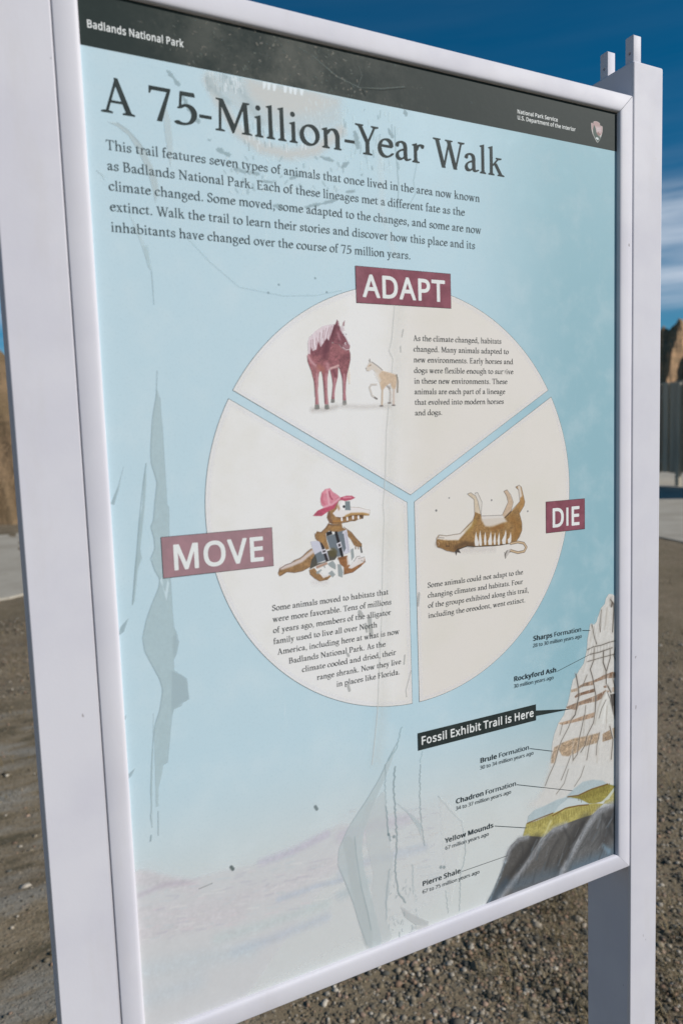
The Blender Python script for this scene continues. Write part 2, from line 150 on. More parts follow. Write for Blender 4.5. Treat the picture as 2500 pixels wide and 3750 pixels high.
56:[522,[233,-8,284,-8,324,-4,364,8,404,29,432,52,456,84,469,116,476,152,476,184,472,209,464,232,450,256,432,278,407,300,335,344,337,348,376,372,404,394,425,416,443,444,452,471,456,504,453,536,445,564,423,600,388,630,340,651,280,661,240,660,196,654,160,642,132,628,104,605,85,580,72,552,66,520,66,492,70,468,77,444,87,424,101,404,120,384,177,340,136,316,104,293,83,272,64,244,51,212,45,180,45,148,52,112,63,84,76,63,92,45,114,28,140,14,164,4,196,-3],[240,56,216,59,188,67,171,76,155,88,139,108,131,124,125,148,124,172,127,196,133,216,156,250,196,282,248,307,312,280,360,248,376,231,388,212,396,189,398,168,395,140,388,120,372,96,352,78,332,67,304,59,280,56],[256,380,196,412,165,440,154,456,147,476,144,500,146,520,151,540,160,555,176,571,192,581,212,590,240,595,292,594,332,580,348,569,360,556,369,540,375,520,374,480,362,448,336,418,312,401,276,382,264,377]],
65:[583,[8,0,80,0,84,3,158,196,161,200,168,202,416,202,421,196,496,4,504,0,576,0,580,2,328,654,260,655,254,652,3,8,4,0],[192,275,192,284,262,472,288,559,292,563,319,480,392,276]],
68:[666,[96,0,304,1,344,5,400,17,452,37,497,64,525,88,557,128,583,176,602,236,609,292,611,328,606,400,594,456,569,512,545,548,526,568,484,602,432,628,384,642,352,648,284,652,96,652,89,648,89,8,92,0],[172,72,172,580,276,582,324,579,372,570,412,554,447,532,476,502,503,456,516,412,523,356,522,288,515,244,507,216,495,188,479,160,454,132,434,116,408,100,376,87,340,78,300,72]],
70:[473,[96,0,164,0,171,4,172,275,428,277,435,280,435,344,432,349,172,351,172,578,449,580,453,584,452,650,448,652,96,652,89,648,89,8,92,0]],
73:[212,[75,0,137,0,137,652,75,652]],
78:[694,[96,0,160,0,164,4,164,376,158,532,160,540,508,3,516,0,604,2,604,650,536,652,529,648,529,272,534,120,532,114,184,651,96,652,89,648,89,8,92,0]],
80:[552,[96,0,164,0,171,4,172,253,292,256,332,261,368,271,404,285,436,305,460,328,482,360,497,396,505,436,505,484,499,516,490,544,468,580,448,601,424,618,400,630,372,639,304,650,96,652,89,648,89,8,92,0],[172,326,172,580,256,582,308,578,332,573,360,563,380,551,392,540,404,525,412,508,419,480,421,456,419,428,413,404,401,380,388,365,372,352,352,342,308,330,256,325]],
83:[501,[186,-8,252,-8,312,1,360,18,396,40,428,72,446,104,456,140,458,192,452,224,442,252,423,280,400,302,376,318,336,339,208,394,184,408,164,424,148,446,140,472,138,504,144,528,156,550,176,568,204,581,236,588,276,589,320,584,368,572,416,556,441,624,416,635,360,651,300,660,244,661,188,652,144,636,112,616,81,584,63,548,55,508,59,452,72,412,96,376,124,351,160,329,288,275,328,254,357,228,367,212,373,196,376,156,372,136,364,118,354,104,340,91,320,79,300,71,244,62,180,65,128,74,48,98,47,28,51,20,112,1]],
85:[667,[307,-8,360,-8,404,-2,436,6,472,22,505,44,526,64,548,92,566,128,579,172,584,228,584,644,584,649,580,652,508,652,503,648,503,220,499,184,488,148,478,128,464,110,432,84,388,67,336,62,284,67,240,82,223,92,205,108,181,144,169,180,164,228,164,648,160,652,88,652,82,648,82,232,85,192,97,136,110,108,127,80,147,56,170,36,195,20,224,7,256,-2]],
97:[512,[174,-8,236,-7,284,5,320,27,360,68,364,67,365,64,380,2,384,0,432,0,438,4,438,332,434,384,426,412,408,444,380,470,344,487,292,496,252,497,216,495,156,481,98,456,120,398,124,397,172,417,212,428,252,433,288,430,312,423,334,408,348,388,357,360,360,324,358,296,236,290,200,285,148,272,120,261,96,246,69,220,56,200,44,160,42,128,47,92,61,56,80,32,106,12,140,-2],[208,56,180,60,160,69,144,81,132,99,126,120,126,148,132,172,144,192,160,207,172,214,212,228,260,235,356,239,359,232,359,196,355,156,348,132,331,104,304,80,276,66,240,57]],
99:[438,[249,-8,288,-9,332,-5,364,3,396,15,400,20,400,84,396,86,328,65,272,60,244,63,224,68,204,76,187,88,160,120,149,144,140,172,135,204,133,240,138,304,148,344,165,376,187,400,216,417,248,426,288,428,324,423,380,407,384,408,407,472,380,483,340,493,288,498,236,495,192,485,148,464,116,438,92,408,71,368,58,324,51,268,53,188,63,140,86,88,116,49,154,20,196,2]],
101:[515,[260,-8,312,-9,360,-4,404,7,444,22,447,28,446,88,444,91,440,90,368,67,320,60,264,61,221,72,196,86,179,100,164,118,153,136,139,180,135,204,135,228,460,229,468,232,468,236,468,300,462,340,445,392,424,427,392,459,360,479,320,493,268,499,224,495,176,480,137,456,108,428,80,384,63,340,53,292,50,244,53,192,63,144,80,104,104,68,132,40,164,19,204,2],[140,293,136,296,136,300,143,336,156,368,168,387,184,405,200,416,224,427,248,432,276,432,300,429,324,420,340,410,356,393,368,374,378,348,383,320,384,296,380,293]],
102:[314,[104,0,176,0,180,4,180,424,188,427,296,427,301,428,303,432,303,484,300,489,188,489,181,492,180,540,189,584,198,604,208,615,221,624,236,630,276,632,332,621,351,676,352,680,348,684,296,696,244,698,196,690,160,673,132,646,112,608,102,560,97,492,15,464,14,436,16,428,92,427,99,424,100,8,100,3]],
103:[561,[201,-216,292,-218,332,-213,372,-202,404,-186,432,-164,451,-140,468,-108,481,-56,484,-8,484,484,480,489,421,488,409,428,404,426,384,448,364,465,340,479,312,490,284,496,252,499,220,496,192,491,164,480,144,468,124,452,92,412,73,376,57,320,52,280,51,212,56,172,64,136,76,104,102,60,124,36,160,12,192,-1,224,-7,272,-8,312,-1,340,9,375,32,404,64,406,60,403,-36,395,-72,388,-89,372,-111,341,-136,320,-145,292,-151,236,-151,172,-143,128,-131,92,-116,89,-120,90,-188,140,-206],[236,60,208,69,181,88,165,108,149,140,141,168,134,212,134,260,137,300,144,332,156,364,172,389,191,408,212,421,236,428,260,431,292,429,324,421,352,406,372,386,387,360,398,324,404,284,405,216,402,172,395,140,385,116,371,96,352,79,328,66,300,59,264,57]],
104:[564,[84,0,152,0,158,4,159,276,164,324,179,368,198,396,225,416,256,427,300,431,336,428,368,415,392,392,405,364,411,312,412,2,484,0,490,4,490,340,484,380,471,420,458,440,444,456,412,478,368,492,312,498,268,493,224,479,188,456,160,424,156,423,158,688,156,693,152,694,84,694,78,692,78,688,78,8,80,1]],
105:[235,[84,0,152,0,158,4,158,480,157,488,152,489,84,489,79,488,78,484,78,8,80,1],[107,572,128,572,144,578,158,592,164,608,165,632,158,652,144,666,128,672,108,672,92,666,78,652,72,636,72,612,78,592,92,578]],
107:[487,[84,0,152,0,156,2,158,180,212,227,380,4,388,0,468,0,476,4,269,280,462,488,371,488,215,324,156,253,154,260,157,328,157,688,156,692,152,694,84,694,78,692,78,688,78,8,80,1]],
108:[235,[84,0,152,0,158,4,158,688,156,693,152,694,84,694,78,692,78,688,78,8,80,1]],
109:[853,[84,0,152,0,158,4,159,276,164,324,177,368,195,396,220,416,248,427,288,431,324,427,352,414,372,392,384,360,389,316,389,8,392,0,464,0,468,4,469,296,476,340,488,372,508,400,528,415,560,427,600,431,632,428,660,416,674,404,683,392,695,364,700,316,701,4,704,0,776,0,780,8,779,348,770,400,751,440,724,469,688,488,644,497,600,498,552,489,512,472,486,452,456,417,452,419,428,455,396,479,352,494,296,498,256,493,216,478,188,458,160,425,156,424,141,488,80,489,78,480,78,8,80,1]],
110:[564,[84,0,152,0,158,4,159,280,165,328,179,368,200,398,220,413,252,426,300,431,336,428,364,418,384,402,399,380,408,349,411,316,411,4,416,0,488,1,490,8,489,352,480,396,471,420,456,444,431,468,408,481,368,494,316,498,276,495,240,486,208,471,184,453,160,425,156,424,141,488,79,488,78,8,80,1]],
111:[552,[252,-8,296,-8,344,0,384,14,423,40,452,70,475,108,492,154,501,208,502,272,496,320,483,364,456,413,428,444,392,470,344,490,300,498,256,498,208,490,160,471,127,448,100,419,78,384,63,344,53,292,51,228,57,172,72,124,94,84,124,48,160,20,200,2],[248,60,218,68,192,83,168,108,154,132,143,164,135,208,133,248,137,300,147,340,157,364,172,388,193,408,215,420,248,429,276,431,308,428,336,420,360,407,383,384,400,356,412,320,418,284,420,240,416,192,409,160,397,128,380,101,360,82,336,68,308,60,276,58]],
112:[561,[78,-216,88,-219,152,-219,158,-216,158,-12,154,60,160,59,180,38,200,22,240,2,288,-8,344,-7,385,4,428,28,456,56,486,104,501,152,511,220,510,288,498,356,484,392,473,412,456,436,420,467,392,483,368,491,336,497,296,498,256,492,228,483,204,469,184,453,156,424,142,488,79,488],[268,60,236,68,214,80,193,100,176,128,166,160,159,208,158,260,161,308,169,344,178,368,190,388,208,406,228,418,252,426,280,430,316,430,344,423,371,408,387,392,405,364,418,328,425,296,428,244,425,196,418,164,407,132,391,104,372,83,352,70,328,61,300,58]],
114:[377,[84,0,152,0,158,4,159,276,165,316,180,352,194,372,212,391,232,406,252,416,292,425,352,421,363,488,360,493,332,497,296,498,268,494,244,485,220,472,196,452,176,430,156,401,152,406,142,488,79,488,78,8,80,1]],
115:[437,[166,-8,220,-9,272,-2,308,9,344,28,370,52,386,80,394,108,396,148,392,172,384,192,368,214,348,232,296,261,176,311,142,332,132,344,125,360,124,376,127,392,138,408,156,420,180,429,208,432,244,432,276,428,356,403,362,408,384,460,385,464,380,468,336,484,284,495,232,499,180,495,136,484,100,466,72,442,58,420,48,388,49,344,59,312,76,290,97,272,128,254,244,204,280,186,304,166,316,144,318,116,313,100,305,88,284,71,252,60,204,56,160,59,120,68,52,93,48,91,47,28,52,20,104,1]],
116:[329,[206,-8,256,-7,306,4,310,12,310,60,308,65,304,65,252,57,217,60,200,67,188,76,172,100,166,120,164,144,165,424,172,427,304,428,306,484,305,488,300,489,168,490,164,496,163,600,120,602,115,596,85,500,16,465,15,432,20,427,80,427,84,424,85,124,89,92,97,64,112,39,136,15,168,0]],
118:[463,[192,0,272,0,279,4,460,480,460,489,384,489,380,489,376,484,274,200,232,73,228,78,196,184,88,484,84,489,80,489,2,488,184,4]],
121:[465,[32,-216,92,-219,120,-215,144,-207,168,-194,188,-178,205,-160,222,-136,255,-68,464,488,379,488,279,212,236,79,197,200,88,486,80,489,3,488,197,0,163,-88,148,-113,129,-132,108,-145,84,-152,56,-153,12,-150,10,-208,13,-212]]},
'sansb': {32:[237],
46:[286,[125,-32,160,-32,188,-21,206,-4,218,24,220,64,211,96,192,116,164,129,132,131,104,122,81,104,69,76,66,36,75,4,96,-19]],
65:[625,[15,-20,104,-21,120,-14,196,180,200,181,424,181,504,-15,516,-21,604,-21,616,-17,623,-8,623,8,370,660,360,673,348,676,272,675,264,672,257,664,2,8,2,-8,7,-16],[240,296,312,493,384,296]],
66:[635,[103,-20,340,-21,412,-14,464,1,502,20,532,44,557,76,573,108,583,144,586,188,581,236,570,268,548,301,517,328,487,344,487,348,508,363,526,380,549,416,563,464,563,520,556,552,544,580,532,599,516,616,492,634,436,657,376,668,336,672,108,673,100,671,92,663,89,652,89,0,92,-12],[216,90,213,96,214,284,316,285,368,282,414,268,432,256,443,244,455,212,456,176,444,138,420,111,392,98,352,92],[216,395,213,400,214,560,324,560,368,555,408,541,420,532,429,520,437,492,434,452,423,428,404,411,376,401,340,396]],
67:[619,[334,-28,392,-30,456,-26,512,-15,556,0,563,8,565,16,564,96,556,106,544,110,444,88,364,85,308,97,288,105,259,124,236,147,217,176,194,236,187,276,185,328,186,364,194,412,211,460,240,506,276,537,316,557,360,566,416,567,464,558,532,533,549,536,556,544,588,612,590,628,586,636,576,643,508,668,440,680,364,681,292,671,228,647,172,611,128,565,93,508,70,444,61,400,56,352,59,260,65,224,79,172,104,114,120,88,152,51,200,14,252,-11,280,-19]],
68:[708,[103,-20,328,-20,364,-16,425,-4,484,19,532,48,574,88,596,116,624,168,642,228,651,292,653,332,648,404,634,464,610,520,595,544,561,584,516,620,460,648,408,663,376,669,312,673,108,673,92,664,89,652,89,0,92,-12],[216,91,213,96,214,560,344,558,388,549,423,536,454,516,487,480,506,444,517,404,523,356,522,292,516,252,497,196,482,172,461,148,420,119,392,108,356,98,320,93]],
69:[549,[103,-20,472,-21,484,-18,492,-11,495,0,495,76,488,88,481,92,216,93,213,100,213,280,216,284,460,284,474,292,478,308,478,380,472,391,464,396,216,397,213,400,213,556,216,559,481,560,491,568,495,580,495,656,484,670,472,673,108,673,100,671,92,663,89,652,89,0,92,-12]],
70:[515,[103,-20,196,-21,205,-16,211,-8,213,252,216,256,456,256,468,259,476,268,477,352,472,363,464,368,216,370,213,372,213,556,216,559,481,560,491,568,495,580,495,656,484,670,472,673,108,673,100,671,92,663,89,652,89,0,92,-12]],
72:[718,[103,-20,196,-21,205,-16,211,-8,213,280,216,283,504,282,507,-8,512,-16,524,-21,608,-21,616,-19,625,-12,629,0,629,652,628,660,620,669,608,673,524,673,512,668,507,660,505,400,500,397,216,397,213,404,211,660,204,669,192,673,108,673,92,664,89,652,89,0,92,-12]],
73:[254,[75,0,179,0,179,652,75,652]],
77:[870,[103,-20,188,-21,200,-15,206,-4,208,444,378,-8,388,-19,400,-21,468,-21,478,-16,484,-8,656,443,659,436,659,-4,664,-14,676,-21,760,-21,776,-14,782,0,782,652,776,666,760,673,640,673,632,671,623,664,436,178,432,177,248,664,240,671,232,673,108,673,96,668,89,652,89,0,92,-12]],
78:[736,[103,-20,188,-21,200,-15,206,-4,204,468,516,-15,528,-21,628,-21,644,-12,647,0,647,652,640,668,628,673,548,673,536,668,529,656,531,196,528,189,220,666,204,673,108,673,92,664,89,652,89,0,92,-12]],
79:[755,[335,-28,404,-29,472,-19,520,-3,574,28,617,68,655,124,680,184,695,252,699,328,698,364,691,424,675,484,649,540,620,581,600,603,556,637,504,663,444,678,380,683,312,678,252,663,196,636,155,604,116,558,102,536,81,488,64,424,56,328,61,252,69,208,81,164,110,104,148,55,200,14,260,-13,300,-23],[356,84,316,91,282,104,244,132,222,160,205,196,190,252,185,304,187,376,195,424,213,476,232,507,256,532,284,550,320,562,356,568,412,567,444,561,488,541,509,524,538,484,558,432,565,400,571,328,568,276,561,232,549,192,532,158,503,124,472,103,440,90,400,84]],
80:[594,[103,-20,196,-21,205,-16,211,-8,214,232,336,237,376,245,412,257,445,272,474,292,498,316,521,348,537,388,546,432,546,488,541,520,530,552,504,595,484,616,456,636,428,650,397,660,324,672,108,673,100,671,92,663,89,652,89,0,92,-12],[216,345,213,352,214,560,276,561,324,557,364,547,396,527,414,500,421,456,416,416,409,400,398,384,368,363,328,351,280,346]],
82:[609,[103,-20,196,-21,205,-16,211,-8,213,244,216,248,309,248,460,-8,468,-18,480,-21,576,-21,588,-17,595,-8,596,4,593,12,428,280,431,284,482,316,512,348,527,372,537,396,547,448,545,508,528,564,517,584,496,610,452,641,428,652,388,664,316,672,108,673,96,668,90,660,89,0,92,-12],[216,360,213,364,213,556,216,560,300,559,344,555,376,545,401,528,412,512,417,496,420,448,413,416,392,387,368,372,332,363]],
83:[543,[192,-28,248,-30,296,-27,340,-19,380,-6,414,12,444,35,469,64,486,96,497,136,500,192,491,240,467,284,436,317,396,343,348,367,260,402,212,428,190,452,180,484,183,516,196,540,216,555,248,565,284,568,332,564,384,552,432,534,449,536,458,548,485,624,484,632,476,642,448,654,388,671,320,681,260,681,204,673,152,653,120,632,85,596,68,564,56,512,58,456,71,408,96,368,128,338,161,316,208,293,301,256,336,237,361,216,374,188,375,152,364,124,340,102,304,88,264,83,204,86,140,98,72,121,60,120,52,114,47,100,47,20,52,8,76,-4,112,-16]],
84:[549,[227,-20,320,-21,329,-16,337,-4,337,556,340,559,520,559,528,561,536,568,540,580,539,656,536,664,528,671,516,673,32,673,20,670,11,660,9,576,20,561,32,559,208,559,213,556,213,0,217,-12]],
85:[709,[310,-28,352,-30,408,-27,456,-16,484,-6,524,16,557,44,586,80,605,116,620,164,626,232,626,652,623,664,612,672,520,673,511,668,505,660,503,232,496,176,479,136,452,108,432,97,408,89,356,83,308,88,284,95,256,109,231,136,217,164,211,184,206,232,205,660,196,670,184,673,100,673,90,668,84,660,82,232,84,192,99,128,113,96,130,68,152,42,177,20,204,3,236,-12,272,-22]],
86:[589,[248,-20,340,-21,350,-16,355,-8,588,644,588,660,576,672,480,673,472,670,464,662,296,180,124,664,116,671,108,673,20,673,8,668,2,660,2,644,233,-4,240,-16]],
89:[558,[232,-20,324,-21,334,-16,340,-8,342,248,557,644,557,660,548,670,536,673,448,673,436,668,280,377,124,668,112,673,20,673,8,668,2,660,0,648,4,640,217,244,217,0,221,-12]],
97:[554,[185,-28,244,-29,292,-21,333,-4,372,27,381,-8,387,-16,396,-20,464,-20,473,-16,479,-8,480,332,475,388,460,434,444,459,412,488,368,508,340,514,288,519,220,513,144,491,108,475,98,464,97,448,122,388,132,377,148,375,192,394,232,407,260,411,292,411,316,407,340,393,350,380,357,356,359,316,224,307,160,291,128,278,91,252,72,232,58,208,44,164,42,136,47,88,60,53,83,20,107,0,144,-18],[212,79,184,92,176,100,169,116,167,136,170,156,174,168,186,184,216,201,256,211,308,215,358,216,358,176,355,156,344,128,327,108,300,90,272,81,236,77]],
98:[603,[296,-28,352,-29,412,-16,444,-1,464,13,492,40,507,60,534,116,550,188,553,244,552,284,539,360,526,396,512,422,493,448,472,469,448,487,416,503,364,517,332,519,292,516,240,502,200,478,200,692,197,704,190,712,180,715,92,714,80,704,78,692,78,-4,84,-15,96,-21,160,-21,170,-16,176,-8,184,23,212,2,240,-13,272,-24],[296,80,274,84,247,96,233,108,218,132,207,168,201,216,203,304,216,356,227,376,240,389,256,399,276,406,304,410,336,409,364,401,380,392,400,372,414,344,421,320,427,276,425,192,416,152,408,132,398,116,380,97,364,87,340,80]],
99:[480,[260,-28,320,-29,372,-23,428,-3,436,3,441,12,442,92,432,106,416,109,368,91,328,83,280,82,248,89,220,105,201,128,189,152,179,192,176,260,182,312,196,352,220,383,248,399,284,407,332,404,404,384,416,388,423,396,449,464,449,480,443,488,428,496,376,512,328,519,276,519,216,508,172,490,136,466,110,440,95,420,72,376,58,328,51,272,53,188,63,136,82,88,116,40,152,9,208,-17]],
100:[603,[239,-28,288,-30,336,-22,376,-6,412,20,416,16,423,-12,436,-21,508,-21,518,-16,524,-8,526,692,523,704,512,714,424,715,414,712,406,704,404,692,404,479,356,505,312,517,272,520,212,512,180,501,156,488,132,470,111,448,93,424,76,392,65,360,57,324,50,244,56,164,65,128,76,96,90,68,108,43,136,16,181,-12,208,-22],[268,80,248,84,224,97,206,116,194,136,183,168,177,212,179,292,183,316,195,352,207,372,224,391,240,402,264,409,308,410,328,406,356,394,371,380,386,356,397,320,404,272,401,180,397,156,386,128,377,112,364,100,344,88,328,83,304,79]],
101:[557,[271,-28,324,-30,384,-25,428,-14,477,4,484,10,488,20,487,100,480,110,468,114,400,91,352,82,292,81,252,90,224,106,201,132,185,164,177,204,179,208,492,208,504,214,510,228,510,300,504,344,491,388,465,436,436,467,392,497,352,512,308,519,244,516,204,505,164,486,128,458,100,424,71,368,57,320,51,268,51,212,59,160,74,112,104,60,136,26,175,0,216,-17],[184,314,181,316,184,328,194,356,204,372,220,390,235,400,255,408,288,412,328,405,354,388,374,356,383,316]],
102:[356,[114,-20,204,-21,216,-15,222,-4,222,404,228,406,328,407,338,412,345,424,345,492,336,507,324,510,222,512,224,552,229,576,244,600,264,610,300,611,352,598,368,604,373,612,395,680,392,693,380,702,320,717,264,719,212,710,172,692,137,660,114,616,102,564,99,508,28,485,20,480,15,472,14,424,20,412,32,407,96,406,99,404,100,0,103,-12]],
104:[606,[92,-20,180,-21,192,-16,198,-8,200,268,209,332,221,364,242,388,268,402,308,410,352,407,376,398,396,380,406,356,411,312,413,-8,418,-16,428,-21,512,-21,525,-16,532,-4,532,340,527,380,511,428,492,458,468,481,428,503,388,514,332,519,288,514,244,501,200,476,200,696,195,708,180,715,96,715,84,709,78,696,78,0,81,-12]],
105:[277,[92,-20,184,-20,193,-16,200,-4,200,488,196,502,184,510,96,510,84,505,78,492,78,0,81,-12],[121,552,148,550,172,558,194,576,205,600,207,632,199,660,180,681,156,692,128,693,104,685,84,668,74,644,72,612,80,584,97,564]],
107:[529,[92,-20,180,-21,195,-12,199,0,199,168,228,195,232,195,392,-17,404,-21,504,-21,516,-14,521,-4,518,12,317,280,503,476,508,488,505,500,497,508,488,510,392,510,383,508,200,314,199,696,194,708,180,715,96,715,84,709,78,696,78,0,81,-12]],
108:[277,[92,-20,184,-20,193,-16,200,-4,200,696,195,708,180,715,96,715,84,709,78,696,78,0,81,-12]],
109:[895,[92,-20,180,-21,192,-16,198,-8,200,272,208,332,220,365,243,392,272,406,308,410,336,407,360,397,376,379,385,352,389,316,389,0,396,-16,408,-21,492,-21,500,-18,508,-10,510,0,511,272,518,336,536,376,556,395,584,406,624,410,656,405,676,393,691,372,698,348,700,312,702,-8,708,-16,720,-21,800,-21,812,-18,820,-9,822,0,821,348,810,408,790,452,760,484,736,499,692,514,664,518,604,517,556,506,519,488,480,454,454,480,428,497,396,510,364,517,316,519,272,513,232,499,192,471,188,471,182,500,172,509,100,510,88,508,80,500,78,488,78,0,81,-12]],
110:[606,[92,-20,180,-21,192,-16,198,-8,201,280,212,340,227,372,248,393,280,406,320,410,352,407,380,396,396,379,408,348,411,312,413,-8,420,-17,432,-21,512,-21,520,-19,529,-12,532,0,531,352,521,404,510,432,495,456,464,485,440,499,416,508,388,515,336,520,292,516,256,507,220,490,192,469,188,471,182,500,168,510,96,510,88,508,80,500,78,488,78,0,81,-12]],
111:[594,[261,-28,316,-29,368,-21,412,-6,452,19,480,46,507,84,528,132,541,184,545,244,542,300,530,352,503,412,476,447,444,476,390,504,344,516,276,519,228,512,184,496,148,475,114,444,82,396,63,348,53,300,50,244,55,184,68,131,92,80,128,35,168,4,212,-17],[280,80,256,84,231,96,213,112,199,132,186,164,179,196,176,272,179,296,189,336,204,367,216,382,228,392,256,405,276,409,312,409,336,405,360,395,380,380,396,359,409,328,416,296,420,260,419,212,406,152,395,128,376,105,358,92,336,83,312,79]],
112:[603,[96,-240,180,-240,191,-236,198,-228,200,10,244,-14,292,-27,352,-29,392,-23,432,-7,467,16,504,56,526,96,542,144,553,216,552,288,539,360,527,396,512,424,494,448,468,473,448,488,420,503,364,518,332,520,292,517,268,512,236,500,212,486,192,470,189,472,183,500,168,510,96,510,88,508,80,499,78,488,78,-220,84,-234],[296,80,268,86,248,96,231,112,217,136,208,164,201,208,202,296,215,352,228,376,240,388,256,398,280,406,304,410,336,409,355,404,378,392,397,372,409,352,420,320,425,292,428,244,425,200,411,144,398,120,380,100,364,89,344,81]],
114:[419,[92,-20,180,-21,188,-19,196,-12,200,0,200,272,210,320,221,344,236,365,256,383,276,394,312,404,336,404,376,398,389,404,395,416,405,492,402,504,396,511,372,517,332,520,280,513,234,492,192,456,189,460,184,496,172,509,96,510,88,508,80,500,78,488,78,0,81,-12]],
115:[479,[173,-28,260,-28,300,-22,332,-13,364,2,389,20,411,44,425,68,436,104,437,152,430,188,408,224,383,248,348,269,188,340,170,356,165,372,169,388,180,398,204,408,232,411,288,408,328,398,376,381,388,382,398,392,427,460,426,476,416,485,364,504,312,515,252,520,196,515,148,503,108,483,76,455,61,432,48,392,47,352,57,312,77,280,104,256,130,240,288,169,310,152,318,136,316,112,304,96,284,85,256,79,212,77,172,82,120,96,72,116,60,114,52,108,48,96,47,24,53,8,72,-3,104,-15]],
116:[371,[218,-28,264,-30,308,-24,340,-13,351,0,352,68,347,80,332,88,272,78,252,78,236,83,223,92,214,104,209,120,206,148,206,404,212,406,336,408,344,415,348,424,348,492,342,504,328,510,208,510,206,604,204,612,196,620,188,623,136,623,128,620,120,612,88,513,25,484,17,476,15,468,15,424,20,413,28,408,80,406,84,404,85,124,90,84,100,52,118,24,144,-1,180,-19]],
117:[606,[233,-28,284,-30,336,-22,380,-5,416,19,423,-8,428,-16,436,-20,512,-21,521,-16,527,-8,529,488,526,500,517,508,508,510,424,510,409,500,406,488,406,216,403,184,395,148,379,116,356,95,328,83,284,79,252,82,224,94,209,112,199,140,195,176,195,488,193,500,184,508,172,510,92,510,83,508,75,500,72,488,72,168,74,128,82,92,103,44,136,8,180,-16]],
118:[505,[200,-20,300,-21,308,-19,316,-12,505,484,505,496,496,507,484,510,396,510,388,507,381,500,252,146,124,501,116,508,108,510,20,510,11,508,3,500,0,492,2,480,185,-4,192,-15]],
119:[759,[164,-20,260,-20,273,-12,380,321,482,-12,492,-19,500,-20,592,-20,608,-13,613,-4,749,484,749,496,745,504,732,511,648,511,636,509,628,500,544,181,540,183,443,500,436,508,424,511,336,511,326,508,317,496,220,186,216,180,132,501,125,508,116,511,28,511,16,505,11,496,11,484,145,-4,152,-15]],
120:[525,[31,-20,128,-21,140,-17,264,157,384,-17,396,-21,488,-21,504,-13,509,0,505,12,337,252,496,478,499,492,492,505,476,510,388,510,376,507,264,344,148,507,136,510,44,510,31,504,25,492,28,478,188,252,187,248,20,12,17,4,18,-8,24,-16]],
121:[507,[87,-240,144,-235,172,-227,192,-217,233,-184,269,-132,295,-76,506,480,507,496,496,508,400,510,390,508,382,500,260,157,256,154,124,503,108,510,20,510,12,508,4,500,1,492,3,480,196,0,165,-80,152,-100,136,-117,116,-128,96,-132,28,-127,17,-132,12,-140,10,-212,14,-224,28,-233]]}
}
